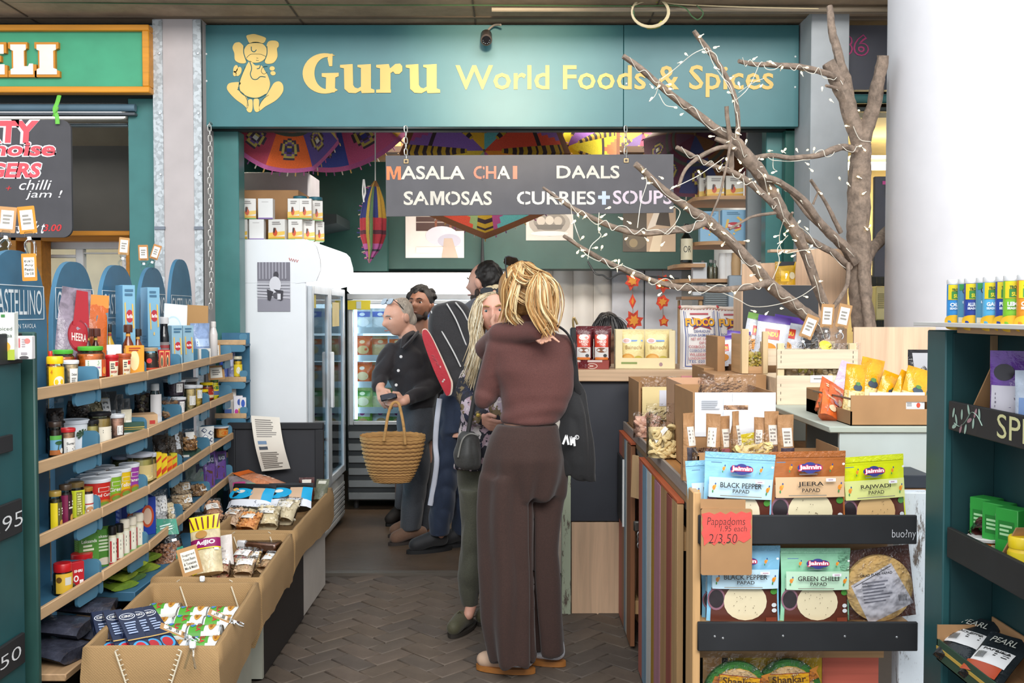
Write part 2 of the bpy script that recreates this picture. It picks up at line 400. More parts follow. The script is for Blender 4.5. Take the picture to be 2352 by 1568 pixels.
sp_([(570,230),(579,229),(580,246),(577,257),(570,257),(566,250),(571,243)]);sp_([(583,228),(594,228),(595,245),(596,254),(588,257),(583,248)])
for x,y,rx,ry,a in((541,158,5,9,15),(548,164,6,11,20),(625,157,6,5,0),(627,168,6,5,10),(539,169,4,6,0)):el(x,y,rx,ry,a)
def line(pts,w=1.1):em.tube([Vector((*fp(a,b),0)).xzy+Vector((0,5.4965,0))for a,b in[(p.x,p.y)for p in smooth([(a,b,0)for a,b in pts],5)]],w*.0024,ink,4,flat=.5)
for pts in([(566,133),(575,125),(588,124),(600,125),(611,130)],[(577,107),(578,116),(584,119),(589,114)],[(573,140),(578,156),(575,170),(580,181),(590,182),(598,176),(610,177)],[(614,152),(604,154),(600,164),(606,170),(613,166)],[(560,106),(560,122),(566,140)],[(613,106),(613,124),(607,140)],[(598,149),(596,156),(590,158)],[(564,152),(553,178),(549,196),(553,212),(571,223),(592,225),(611,216)],[(589,133),(593,134)],[(588,138),(594,139)],[(569,100),(588,98),(604,100)],[(545,205),(560,216),(568,232),(567,245)],[(595,243),(604,228),(617,218)]):line(pts)
part('emblem',em,sign,'cream emblem of a seated elephant figure',w=True)
sc=MB()
for x,y in((479,124),(479,186),(1437,192),(1822,130),(1822,200)):sc.lathe([(.006,0),(.004,.003),(0,.003)],M('#d7dcda',.3),8,T=TR(PX(x,5.5),5.5,PZ(y,5.5),rx=90))
part('screws',sc,sign,w=True)
# security camera on the fascia
cam_o=thing('security_camera','small black dome-nosed security camera on top of the teal fascia','camera',P(1117,88,5.4))
c0=P(1117,78,5.46);c1=P(1117,92,5.36)
part('housing',MB().tube([c0,c0.lerp(c1,.2),c1,c1+(c1-c0)*.04],[.022,.031,.031,.027],M('#4a3f3a',.4),18),cam_o,w=True)
ring=MB().tube([c1+(c1-c0)*.05,c1+(c1-c0)*.12],[.024,.02],M('#17171a',.15),18)
for k in range(10):ring.lathe([(.003,0),(0,.003)],M('#d8d8dc',.2),6,T=Matrix.Translation(c1+(c1-c0)*.1+Vector((.017*cos(k*.628),-.002,.017*sin(k*.628)))))
part('lens',ring,cam_o,w=True)
part('cable',MB().tube(smooth([P(1117,80,5.45),P(1122,68,5.46),P(1135,58,5.45),P(1150,57,5.4)],5),.006,M('#8d8378',.6),8),cam_o,w=True)
# ------------------------------------------------------------------ left neighbour: framed sign, chalkboard, serving hatch
d=5.36;dx=lambda x:PX(x,d);dz=lambda y:PZ(y,d)
dl=thing('deli_sign','green delicatessen sign in an orange timber frame above the left stall','sign',(dx(-150),d,dz(213)))
org=M('#d18a1d',.5,'woodx',v=.2)
part('panel',MB().box(dx(-640),dx(336),d+.02,d+.05,dz(202),dz(70),M('#3f9a72',.5,v=.08)),dl,w=True)
for n,(a,b,e,f)in{'t':(-652,350,57,71),'b':(-652,350,199,213),'l':(-652,-636,71,199),'r':(334,350,71,199)}.items():
 part('frame_rail',MB().box(dx(a),dx(b),d-.01,d+.06,dz(f),dz(e),org,.004),dl,w=True)
def slabl(ch,x):
 if ch=='L':return[(0,97),(44,97),(44,111),(38,114),(38,155),(50,155),(53,148),(64,148),(64,177),(0,177),(0,163),(8,160),(8,114),(0,111)]
 if ch=='I':return[(0,97),(55,97),(55,111),(47,114),(47,160),(57,163),(57,177),(0,177),(0,163),(8,160),(8,114),(0,111)]
 if ch=='E':return[(0,97),(64,97),(64,122),(54,122),(50,112),(36,112),(36,128),(52,128),(52,142),(36,142),(36,160),(50,160),(54,150),(66,150),(66,177),(0,177),(0,163),(8,160),(8,114),(0,111)]
 return[(0,97),(40,97),(60,110),(66,137),(60,164),(40,177),(0,177),(0,163),(8,160),(8,114),(0,111)]
for ch,x in(('D',-112),('E',-40),('L',28),('I',88)):
 pts=slabl(ch,x);mx=sum(p[0]for p in pts)/len(pts)
 m2=MB().prism([(dx(x+a),dz(b))for a,b in pts],d-.002,d+.02,M('#c9821d',.5))
 inn=[(x+mx+(a-mx)*.80,137+(b-137)*.86)for a,b in pts]
 m2.prism([(dx(a),dz(b))for a,b in inn],d-.006,d-.002,M('#f1e6d4',.5))
 part('letter',m2,dl,'raised cream slab-serif letter with orange edge',w=True)
rb=thing('roller_blind','grey-blue rolled awning tube under the orange-framed sign','awning',(dx(-100),5.5,dz(240)))
part('tube',MB().tube([(dx(-600),5.47,dz(238)),(dx(299),5.47,dz(238))],.021,M('#5a7483',.45),14),rb,w=True)
part('bottom_rail',MB().box(dx(-600),dx(299),5.46,5.5,dz(256),dz(249),M('#565b60',.5,metal=.3),.003),rb,w=True)
lt=thing('tube_light','bright white strip light behind the awning of the left stall','light',(dx(0),5.75,dz(262)))
part('lamp',MB().box(PX(-390,5.75),PX(290,5.75),5.72,5.78,PZ(270,5.75),PZ(258,5.75),M('#ffffff',.5,'emit',e=2.2),.01),lt,w=True)
part('housing',MB().box(PX(-390,5.8),PX(300,5.8),5.78,5.86,PZ(276,5.8),PZ(254,5.8),M('#c9c6bd',.6),.01),lt,w=True)
single('curtain_rail',MB().tube([(PX(-500,5.6),5.6,PZ(288,5.6)),(PX(300,5.6),5.6,PZ(288,5.6))],.012,M('#7f8a8d',.35,metal=.6),12),'thin grey metal rail across the left stall opening','rail')
struct('wall_left',MB().box(PX(-900,6.1),PX(330,6.1),6.1,6.16,PZ(535,6.1),PZ(335,6.1),M('#55524c',.8,v=.05)).box(PX(-900,6.3),PX(330,6.3),6.16,6.2,PZ(336,6.1),2.9,M('#a79880',.8)))
hf=thing('hatch_frame','orange timber surround of the left stall window','frame',(PX(190,5.9),5.9,0))
for n,(a,b,e,f,y)in{'lintel':(26,300,530,541,5.82),'soffit':(26,300,541,553,5.9),'jamb':(72,98,541,900,5.9),'side_jamb':(290,300,545,900,5.9),'jamb_left':(22,40,541,900,5.9)}.items():
 part('jamb' if 'jamb' in n else n,MB().box(PX(a,y),PX(b,y),y,y+.12,PZ(f,y),PZ(e,y),M('#c9811f',.5,'woodx',v=.25),.004),hf,w=True)
wn=struct('window_1',MB().box(PX(20,6.6),PX(320,6.6),6.6,6.64,PZ(900,6.6),PZ(540,6.6),M('#f0e8cc',.6,v=.1)))
for a,b,e,f in((76,300,555,572),(76,94,572,900),(178,196,572,900),(284,300,572,900),(108,178,585,592),(108,114,592,900),(196,284,580,583)):
 struct('window_frame',MB().box(PX(a,6.05),PX(b,6.05),6.03,6.08,PZ(f,6.05),PZ(e,6.05),M('#dfe0df',.5),.004),wn)
struct('window_pane',MB().box(PX(94,6.05),PX(284,6.05),6.052,6.056,PZ(900,6.05),PZ(572,6.05),M('#ffffff',.04,'clear',v=0)),wn)
# hanging chalkboard of the left stall
d=5.28;cbd=thing('chalkboard','hanging rounded chalkboard with pink and white lettering under the orange-framed sign','chalkboard',(PX(20,d),d,PZ(545,d)))
part('board',MB().prism(rrect(PX(-170,d),PX(168,d),PZ(545,d),PZ(275,d),.05),d,d+.018,M('#4b494c',.75,v=.1)),cbd,w=True)
pk=M('#dd5a63',.9);wh=M('#eae6e6',.9);red=M('#c93a3c',.9)
cz=lambda y:PZ(y,d);cx_=lambda x:PX(x,d)
def chalk(t,x0,x1,y0,y1,m,bold=.02,sl=0,o=None):
 ch=MB()
 if o:ch.text(t,cx_(x0)-.006,cx_(x1)+.006,cz(y1)-.006,cz(y0)+.006,d-.001,o,bold=bold+.05,slant=sl)
 ch.text(t,cx_(x0),cx_(x1),cz(y1),cz(y0),d-.002,m,bold=bold,slant=sl)
 part('lettering',ch,cbd,w=True)
chalk('PARTY',-115,92,277,328,pk,.05,.01,wh);chalk('vegnoise',-110,128,327,368,pk,.03,.02,wh);chalk('BURGERS',-118,94,374,408,pk,.04,.02,wh)
chalk('chilli',46,116,413,436,wh,.0,.02);chalk('jam !',62,140,437,459,wh,.0,.02);chalk('sweet  +',-60,28,427,440,red,.0,.01);chalk('egg  +',-60,42,517,527,wh,0,.01);chalk('steak t',40,102,508,536,wh,.01,.02);chalk('3.00',102,142,515,531,red,.02,.01)
rib=MB().tube(smooth([(cx_(133),5.33,cz(215)),(cx_(136),5.29,cz(235)),(cx_(134),5.27,cz(252)),(cx_(140),5.265,cz(270)),(cx_(141),5.265,cz(286))],5),.011,M('#6cbf48',.7),8,flat=.35)
rib.tube(smooth([(cx_(131),5.27,cz(268)),(cx_(140),5.262,cz(256)),(cx_(143),5.262,cz(247))],4),.008,M('#7fcf58',.7),6,flat=.4)
part('ribbon',rib,cbd,'bright green ribbon tied through the board',w=True)
# ------------------------------------------------------------------ right neighbour: dark fascia, lit interior, menu boards
d=5.45
s36=thing('number_sign','dark grey fascia with pink outlined number behind the tree','sign',(PX(2100,d),d,PZ(205,d)))
part('board',MB().box(PX(1915,d),PX(2700,d),d,d+.05,PZ(206,d),PZ(58,d),M('#55565f',.5,v=.05)),s36,w=True)
part('lettering',MB().text('36',PX(1921,d),PX(1989,d),PZ(129,d),PZ(79,d),d-.003,M('#c4437f',.5),bold=.05).text('36',PX(1924,d),PX(1986,d),PZ(126,d),PZ(82,d),d-.0042,M('#4b4c55',.5),bold=.0),s36,'pink outlined digits',w=True)
slab('trim_14',1919,1945,5.6,.12,215,None,teal)
struct('trim_15',MB().box(PX(1915,5.55),4,5.56,5.62,PZ(216,5.5),PZ(200,5.5),M('#101716',.6)))
aw=thing('awning_tube','teal rolled awning tube under the dark numbered fascia','awning',(PX(2020,5.5),5.5,PZ(230,5.5)))
part('tube',MB().tube([(PX(1945,5.5),5.5,PZ(227,5.5)),(PX(2400,5.5),5.5,PZ(227,5.5))],.026,M('#3f7272',.45),14),aw,w=True)
part('bottom_rail',MB().box(PX(1945,5.5),PX(2400,5.5),5.48,5.53,PZ(257,5.5),PZ(247,5.5),M('#39403f',.5),.004),aw,w=True)
struct('wall_right',MB().box(PX(1930,7.4),PX(2500,7.4),7.4,7.46,0,2.9,M('#b9a678',.75,v=.08)).box(PX(1930,6),4,5.9,7.4,2.62,2.66,M('#e9e0c4',.7)))
l2=thing('tube_light','glowing warm strip light inside the right neighbouring unit','light',(PX(2000,6.5),6.5,PZ(380,6.5)))
part('lamp',MB().tube([(PX(1946,6.5),6.5,PZ(381,6.5)),(PX(2300,6.5),6.5,PZ(381,6.5))],.028,M('#fff6dc',.5,'emit',e=3),12),l2,w=True)
part('housing',MB().box(PX(1946,6.5),PX(2300,6.5),6.47,6.56,PZ(368,6.5),PZ(358,6.5),M('#b8a678',.6),.005),l2,w=True)
for a,b,e,f,t,ta,tb,te,tf,lab in((1945,1967,405,600,'S',1946,1958,440,462,'narrow dark menu board with pink letter left of the tree trunk'),(2006,2120,405,636,'THIS',2024,2092,415,450,'dark menu board with pink capitals half hidden by the white column')):
 mbd=thing('menu_board',lab,'sign',(PX(a,5.75),5.75,PZ(f,5.75)))
 part('board',MB().box(PX(a,5.75),PX(b,5.75),5.75,5.78,PZ(f,5.75),PZ(e,5.75),M('#5a5a66',.6),.003),mbd,w=True)
 k=MB().text(t,PX(ta,5.745),PX(tb,5.745),PZ(tf,5.745),PZ(te,5.745),5.747,M('#e25aa5',.6),bold=.05)
 if t=='THIS':k.text('S A',PX(2032,5.745),PX(2080,5.745),PZ(530,5.745),PZ(500,5.745),5.747,M('#e8e6e2',.6),bold=.02)
 part('lettering',k,mbd,w=True)
cr=thing('plastic_crate','black plastic lattice crate in the right neighbouring unit','crate',(PX(2030,6),6,PZ(790,6)))
k=MB()
for i in range(9):x=PX(1990+i*12,6);k.box(x,x+.006,6,6.01,PZ(790,6),PZ(632,6),M('#1c2024',.5))
for i in range(9):z=PZ(790-i*19.5,6);k.box(PX(1990,6),PX(2090,6),5.998,6.008,z,z+.006,M('#1c2024',.5))
part('lattice',k,cr,w=True);part('back_panel',MB().box(PX(1990,6),PX(2090,6),6.2,6.22,PZ(790,6),PZ(632,6),M('#2a2c2c',.6)),cr,w=True)
bx=thing('storage_box','cream ventilated storage box beside the black lattice crate','box',(PX(2040,5.9),5.9,PZ(745,5.9)))
k=MB().box(PX(2011,5.9),PX(2110,5.9),5.9,6.0,PZ(735,5.9),PZ(657,5.9),M('#e0d29a',.5),.006)
part('body',k,bx,w=True);k=MB()
for i in range(8):k.box(PX(2016,5.9),PX(2030,5.9),5.897,5.902,PZ(676+i*4.5,5.9),PZ(674+i*4.5,5.9),M('#8f8356',.6))
part('vents',k,bx,w=True)
single('counter',MB().box(PX(1950,5.85),PX(2400,5.85),5.8,6.4,0,PZ(795,6.0),M('#5d7078',.5),.01),'grey-blue counter under the cream storage box','counter')
# conduit and cable loops along the soffit
k=MB().tube([(PX(1130,5.2),5.2,ZC-.02),(PX(2100,5.2),5.2,ZC-.02)],.014,M('#a6957e',.5),10)
k.tube([(PX(2100,5.26),5.26,ZC-.016),(PX(1500,5.26),5.26,ZC-.016)],.01,M('#8f8170',.5),8)
single('conduit',k,'beige conduit pipes running along the concrete soffit','pipe')
g=M('#3b5a36',.6);wv=M('#c9b892',.6);yv=M('#a9a81e',.6);d=5.15
def lp(cx,cy,rx,ry,a0,a1,n=26):return[P(cx+rx*cos(radians(a0+(a1-a0)*i/n)),cy+ry*sin(radians(a0+(a1-a0)*i/n)),d-.0009*i)for i in range(n+1)]
cb=thing('cable_loop','cream and green coiled cable loop hanging from the soffit above the fascia','cable',P(1495,12,d))
part('cream_cable',MB().tube(lp(1494,28,43,35,-160,200),.0055,wv,6).tube(lp(1493,27,41,33,-150,170),.005,wv,6).tube(smooth([P(1450,16,d),P(1480,4,d),P(1520,4,d),P(1560,10,d),P(1700,16,d),P(1880,20,d)],6),.003,wv,5),cb,w=True)
part('green_cable',MB().tube(lp(1496,30,41,32,-120,190),.004,g,6).tube(smooth([P(0,4,d),P(300,8,d),P(520,10,d),P(800,12,d),P(1100,12,d),P(1450,14,d),P(1560,14,d),P(1590,38,d),P(1604,45,d),P(1615,30,d),P(1600,12,d)],8),.0035,g,5),cb,w=True)
part('tape',MB().tube(lp(1494,28,43,35,60,100,8),.009,yv,6).tube([P(1508,60,d),P(1520,48,d-.01)],.004,yv,5).tube([P(1500,0,d),P(1512,4,d)],.008,yv,6),cb,w=True)
# ------------------------------------------------------------------ left display stands: five columns with four trays each, plus a short end stand
GAP=.215
ROWZ=[CAMZ-(1.055+i)*GAP for i in range(4)]
EF=[(-1.388,2.86),(-1.378,3.3),(-1.375,3.72),(-1.42,4.25),(-1.474,4.82),(-1.514,5.36)]
EB=[(-1.52,2.84),(-1.535,3.3),(-1.56,3.74),(-1.61,4.27),(-1.67,4.83),(-1.71,5.34)]
blue=M('#4d7f99',.5,v=.12);bluD=M('#3a6d8a',.55,v=.15);lipw=M('#c9a57c',.6,'woody',v=.2)
LAB=['nearest','second','middle','fourth','farthest']
HEAD=[1.668,1.655,1.665,1.68,1.745]
for c in range(5):
 (x0,y0),(x1,y1)=EF[c],EF[c+1];(a0,b0),(a1,b1)=EB[c],EB[c+1]
 y0+=.005;y1-=.005;b0+=.012;b1-=.012
 st=thing('display_stand',f'blue display stand with wooden-lipped trays, {LAB[c]} of the five beside the pillar','display stand',((a0+a1)/2,(b0+b1)/2,0),0,None)
 L=math.hypot(a1-a0,b1-b0);ux,uy=(a1-a0)/L,(b1-b0)/L
 T=Matrix(((ux,-uy,0,a0),(uy,ux,0,b0),(0,0,1,0),(0,0,0,1)))
 w=L-.02
 out=[(.01,.06),(L-.01,.06),(L-.01,1.38)]+[(L/2+(w/2)*cos(radians(a))*(abs(cos(radians(a)))**-.25 if abs(cos(radians(a)))>.01 else 1),1.38+(HEAD[c]-1.38)*sin(radians(a))**.8)for a in range(8,176,8)]+[(.01,1.38)]
 part('back_panel',MB().prism(out,-.004,.012,bluD,T),st,w=True)
 k=MB();lo,hi=(1.455,1.56);m_=w*.06+.01;whp=M('#e6edf0',.6)
 for(p,q_)in(((m_,lo),(L-m_,lo)),((L-m_,lo),(L-m_,hi)),((L-m_,hi),(m_,hi)),((m_,hi),(m_,lo))):
  k.box(min(p[0],q_[0])-.0012,max(p[0],q_[0])+.0012,-.0055,-.0045,min(p[1],q_[1])-.0012,max(p[1],q_[1])+.0012,whp,T=T)
 k.text('CASTELLINO',m_+.014,L-m_-.014,lo+.014,hi-.012,-.0052,whp,bold=.0,T=T)
 k.text('FANTASIE IN TAVOLA',L*.22,L*.78,lo-.028,lo-.014,-.0052,whp,T=T)
 part('print',k,st,'white lettering in a thin frame',w=True)
 for r,zr in enumerate(ROWZ):
  t=MB();z=zr-.022
  t.add([(x0,y0,z),(x1,y1,z),(a1,b1,z),(a0,b0,z),(x0,y0,z-.012),(x1,y1,z-.012),(a1,b1,z-.012),(a0,b0,z-.012)],[(0,1,2,3),(7,6,5,4),(0,4,5,1),(1,5,6,2),(2,6,7,3),(3,7,4,0)],bluD)
  tr=part('tray',t,st,w=True)
  lx=math.hypot(x1-x0,y1-y0);vx,vy=(x1-x0)/lx,(y1-y0)/lx
  TL=Matrix(((vx,-vy,0,x0),(vy,vx,0,y0),(0,0,1,zr),(0,0,0,1)))
  part('lip',MB().box(.001,lx-.001,-.011,.001,-.031,.004,lipw,.002,TL),tr,'pale wooden lip',w=True)
  part('bracket',MB().prism(rrect(lx-.15,lx-.002,-.075,-.032,.018,5),.002,.012,blue,TL),tr,w=True)
  part('bracket',MB().prism(rrect(.002,.03,-.075,-.032,.01,4),.002,.012,blue,TL),tr,w=True)
  for e,(fx,fy,bx,by)in enumerate(((x0,y0,a0,b0),(x1,y1,a1,b1))):
   l2=math.hypot(bx-fx,by-fy);sx,sy_=(bx-fx)/l2,(by-fy)/l2
   TS=Matrix(((sx,-sy_,0,fx),(sy_,sx,0,fy),(0,0,1,zr),(0,0,0,1)))
   part('side_wing',MB().prism(rrect(-.004,l2*(.85 if e else.4),-.02,.045,.02,5),-.003,.003,blue,TS),tr,w=True)
 f=.62
 px0,px1=a0+(x0-a0)*f,a1+(x1-a1)*f
 part('plinth',MB().add([(px0,y0,0),(px1,y1,0),(a1,b1,0),(a0,b0,0),(px0,y0,.40),(px1,y1,.40),(a1,b1,.40),(a0,b0,.40)],[(3,2,1,0),(4,5,6,7),(0,1,5,4),(1,2,6,5),(2,3,7,6),(3,0,4,7)],M('#3d3126',.6,v=.2)),st,w=True)
st=thing('display_stand','narrow blue end stand of small trays in front of the pilaster and fridge','display stand',(-1.55,5.5,0))
ENDZ=[PZ(783,5.45),PZ(868,5.45),PZ(952,5.45),PZ(1042,5.45)]
part('back_panel',MB().box(-1.63,-1.475,5.59,5.6,.3,1.36,bluD),st,w=True)
for zr in ENDZ:
 tr=part('tray',MB().box(-1.63,-1.47,5.47,5.59,zr-.03,zr-.018,bluD),st,w=True)
 part('lip',MB().box(-1.635,-1.462,5.46,5.47,zr-.022,zr+.006,lipw,.002),tr,w=True)
 part('bracket',MB().prism(rrect(-1.6,-1.465,zr-.06,zr-.022,.018,5),5.462,5.47,blue).prism(rrect(-1.5,-1.458,zr+.004,zr+.04,.014,5),5.474,5.48,blue),tr,w=True)
def shelf(px,row,ins):
 """point on a tray behind picture column px, ins metres behind the lip"""
 d=4.0
 for _ in range(30):
  for i in range(5):
   if d<=EF[i+1][1]or i==4:
    (x0,y0),(x1,y1)=EF[i],EF[i+1];break
  lx=x0+(x1-x0)*(d-y0)/(y1-y0)-ins
  d+=(lx*F/(px-1176)-d)*.5
 return Vector((lx,d,ROWZ[row]-.022))
def sm_(px,row,w,top,ins=None,dp=None):
 """position, width, height from the picture: px centre, w width, top edge"""
 l=shelf(px,row,.05);k=l.y/F;ww=w*k
 l=shelf(px,row,(ww/2+.012)if ins is None else ins)
 return l,ww,PZ(top,l.y)-l.z
# ------------------------------------------------------------------ product builders (local frame: front faces -y, base at z = 0)
def draw(mb,prints,fn,w=1,h=1,rough=.4,nu=1,nv=1):
 """flat print on a surface; fn(u, v, off) maps the face to space. r rect, e ellipse, t text, p polygon, L lines of small print"""
 off=0
 for p in prints:
  off+=.0005;k=p[0];col=p[-1]if k!='t' else p[6]
  m=M(col,rough,v=.04)if isinstance(col,str)else col
  if k=='r':
   u0,u1,v0,v1=p[1:5];mb.grid(lambda a,b:fn(u0+(u1-u0)*a,v0+(v1-v0)*b,off),max(1,int(nu*(u1-u0)+.7)),max(1,int(nv*(v1-v0)+.7)),m)
  elif k=='e':
   cu,cv,ru,rv=p[1:5];n=20;vs=[fn(cu,cv,off)]+[fn(cu+ru*cos(2*pi*i/n),cv+rv*sin(2*pi*i/n),off)for i in range(n)]
   mb.add(vs,[(0,i+1,(i+1)%n+1)for i in range(n)],m)
  elif k=='p':mb.add([fn(a,b,off)for a,b in p[1]],[tuple(range(len(p[1])))],m)
  elif k=='t':mb.text(p[1],p[2],p[3],p[4],p[5],0,m,bold=p[7]if len(p)>7 else.02,fn=lambda x,z:fn(x,z,off))
  elif k=='L':
   u0,u1,v0,v1,n=p[1:6]
   for i in range(n):
    a=v1-(v1-v0)*(i+.2)/n;b=v1-(v1-v0)*(i+.75)/n;e=u1-(u1-u0)*R.uniform(0,.3)
    mb.add([fn(u0,b,off),fn(e,b,off),fn(e,a,off),fn(u0,a,off)],[(0,1,2,3)],m)
def boxfn(w,d,h):return lambda u,v,o:((u-.5)*w,-d/2-o,v*h)
def sidefn(w,d,h,s=1):return lambda u,v,o:(s*(w/2+o),((u-.5)*d)*s,v*h)
def topfn(w,d,h):return lambda u,v,o:((u-.5)*w,(v-.5)*d,h+o)
def cylfn(r,h,span=2.2):return lambda u,v,o:((r+o)*sin((u-.5)*span),-(r+o)*cos((u-.5)*span),v*h)
def carton(label,loc,rz,w,d,h,col,front=(),side=(),left=(),top=(),name='carton',cat='box',group=None,rx=0,ry=0,r=.4,bev=.0015):
 t=thing(name,label,cat,loc,rz,group,rx,ry)
 part('body',MB().box(-w/2,w/2,-d/2,d/2,0,h,M(col,r,v=.05),bev),t)
 k=MB();draw(k,front,boxfn(w,d,h),rough=r);draw(k,side,sidefn(w,d,h),rough=r);draw(k,left,sidefn(w,d,h,-1),rough=r);draw(k,top,topfn(w,d,h),rough=r)
 if k.f:part('print',k,t)
 return t
GLASS=M('#f3fff8',.04,'clear',v=.02);PLASTIC=M('#ffffff',.12,'clear',s=1.5,v=.12);FILM=M('#fbfbfb',.1,'clear',s=2.2,v=.3)
def jar(label,loc,rz,r,h,lid,fill,lab='#f2efe6',prints=(),lz=(.18,.66),span=2.4,name='jar',cat='jar',lidh=.12,neck=.88,group=None,fk='speck',glass=True,lr=.35):
 t=thing(name,label,cat,loc,rz,group);lh=min(lidh*h,.03);b=h-lh
 sh=[(r*.82,0),(r*.97,.02*h),(r,.06*h),(r,b*.84),(r*.96,b*.9),(r*neck,b*.96),(r*neck,b)]
 if glass:
  part('glass',MB().lathe(sh,GLASS,20),t)
  part('contents',MB().lathe([(x*.955,z*.97+.003)for x,z in sh[:-2]]+[(0,b*.9)],M(fill,.45,fk,v=.3),18),t)
 else:part('pot',MB().lathe(sh,M(fill,.4),20),t)
 part('lid',MB().lathe([(r*(neck+.05),b-.001),(r*(neck+.08),b+lh*.15),(r*(neck+.08),h-lh*.15),(r*neck,h),(0,h+.0005)],M(lid,lr),20),t)
 if lab or prints:
  k=MB();H=h*(lz[1]-lz[0]);f0=cylfn(r*1.006,H,span);f=lambda u,v,o:(lambda p:(p[0],p[1],p[2]+lz[0]*h))(f0(u,v,o))
  draw(k,([('r',0,1,0,1,lab)]if lab else[])+list(prints),f,nu=10);part('label',k,t)
 return t
def tub(label,loc,rz,r0,r1,h,lid,body,prints=(),span=2.4,lab=None,name='tub',cat='tub',clear=None,group=None,lz=(.12,.82)):
 """tapered pot with a wider flat lid; clear = contents colour for a see-through one"""
 t=thing(name,label,cat,loc,rz,group);b=h*.9
 sh=[(r0*.95,0),(r0,.02*h),(r1,b)]
 if clear:part('body',MB().lathe(sh,PLASTIC,22),t);part('contents',MB().lathe([(x*.95,z*.92+.003)for x,z in sh]+[(0,b*.94)],M(clear,.6,'speck',v=.3),18),t)
 else:part('body',MB().lathe(sh,M(body,.35),24),t)
 part('lid',MB().lathe([(r1*1.06,b-.002),(r1*1.09,b+.004),(r1*1.09,h-.002),(r1*1.04,h),(r1*1.0,h-.003),(0,h-.003)],M(lid,.35,v=.03)if lid!='clear' else M('#dfe0e2',.3,v=.05),26),t)
 if lab or prints:
  k=MB();H=h*(lz[1]-lz[0])
  def f(u,v,o):
   z=(lz[0]+(lz[1]-lz[0])*v)*h;rr=r0+(r1-r0)*z/b+.0006+o;a=(u-.5)*span
   return(rr*sin(a),-rr*cos(a),z)
  draw(k,([('r',0,1,0,1,lab)]if lab else[])+list(prints),f,nu=10);part('label',k,t)
 return t
def bottle(label,loc,rz,r,h,cap,body,lab=None,prints=(),neck=.36,sho=.58,capz=.86,lz=(.08,.52),name='bottle',cat='bottle',capr=None,clear=False,group=None,span=2.6,necklab=None):
 t=thing(name,label,cat,loc,rz,group);nr=r*neck
 sh=[(r*.9,0),(r,.015*h),(r,sho*h),(r*.86,(sho+.06)*h),(nr*1.15,(sho+.17)*h),(nr,(sho+.22)*h),(nr,capz*h)]
 if sho>.8:sh=[(r*.9,0),(r,.015*h),(r,(capz-.05)*h),(r*.9,capz*h)]
 bm_=GLASS if clear else M(body,.12,v=.1)
 part('glass' if clear else 'body',MB().lathe(sh,bm_,18),t)
 if clear:part('contents',MB().lathe([(x*.93,z*.96+.003)for x,z in sh[:4]]+[(0,(sho+.05)*h)],M(body,.5,'speck',v=.3),14),t)
 c=capr or nr*1.25
 part('cap',MB().lathe([(c,capz*h-.002),(c*1.03,capz*h+.003),(c,h*.985),(c*.8,h),(0,h)],M(cap,.35),16),t)
 k=MB()
 if lab or prints:
  H=h*(lz[1]-lz[0]);f0=cylfn(r*1.008,H,span);f=lambda u,v,o:(lambda p:(p[0],p[1],p[2]+lz[0]*h))(f0(u,v,o))
  draw(k,([('r',0,1,0,1,lab)]if lab else[])+list(prints),f,nu=8)
 if necklab:k.lathe([(nr*1.12,(sho+.2)*h),(nr*1.08,(capz-.03)*h)],M(necklab,.4),14)
 if k.f:part('label',k,t)
 return t
def pouchfn(w,h,t,gus=1,seed=0,waist=.03,top=.9):
 """front surface of a filled pouch: flat sealed top, full belly"""
 def T(u,v):
  e=max(0,1-abs(2*u-1)**2.6)**.55
  pv=(min(1,v/.10)**.5 if gus<.5 else 1)*(1-max(0,(v-.35)/(top-.35))**1.6 if v>.35 else 1)
  return t/2*e*max(0,pv)
 def W_(v):return w*(1-waist*sin(pi*min(1,v/top)))
 def f(u,v,o=0,s=1):
  x=(u-.5)*W_(v);n=noise.noise((u*5+seed,v*6,seed*1.7+s))*.10*t*(1 if.02<u<.98 else.2)
  return(x,-s*(T(u,v)+max(0,n)*.8+o+.0006),v*h)
 return f
def pouch(label,loc,rz,w,h,t,col,prints=(),name='pouch',cat='pouch',rx=0,ry=0,gus=1,seed=None,group=None,zones=None,r=.28,k='crinkle',back=None,v=.1,bare=False):
 seed=R.uniform(0,50)if seed is None else seed
 th=thing(name,label,cat,loc,rz,group,rx,ry);f=pouchfn(w,h,t,gus,seed)
 bm_=col if not isinstance(col,str)else M(col,r,k,v=v)
 def zm(u,v):
  if zones:
   for(u0,u1,v0,v1,c)in zones:
    if u0<=u<=u1 and v0<=v<=v1:return c if not isinstance(c,str)else M(c,r,k,v=.1)
  return bm_
 mb=MB().grid(lambda u,v:f(u,v),12,14,zm).grid(lambda u,v:f(1-u,v,0,-1),8,10,back or bm_)
 n=8;lo=[f(i/n,0)for i in range(n+1)]+[f(1-i/n,0,0,-1)for i in range(n+1)]
 mb.add(lo,[tuple(range(len(lo)))[::-1]],bm_)
 part('bag',mb,th,sharp=60)
 if prints:
  kk=MB();draw(kk,prints,lambda u,v,o:f(u,v,o+.0012),rough=r,nu=10,nv=12);part('print',kk,th,sharp=60)
 return th,f
def lumps(mb,n,x,y,z,s,mats,sy=1,flat=.75,seg=6):
 """n small rounded pieces filling the box x, y, z"""
 for i in range(n):
  a=s*R.uniform(.75,1.2)
  T=TR(R.uniform(*x),R.uniform(*y),R.uniform(*z),R.uniform(-60,60),R.uniform(-60,60),R.uniform(0,360))
  mb.lathe([(0,-a*flat),(a*.75,-a*flat*.55),(a,0),(a*.75,a*flat*.55),(0,a*flat)],R.choice(mats),seg,T=T,sy=sy)
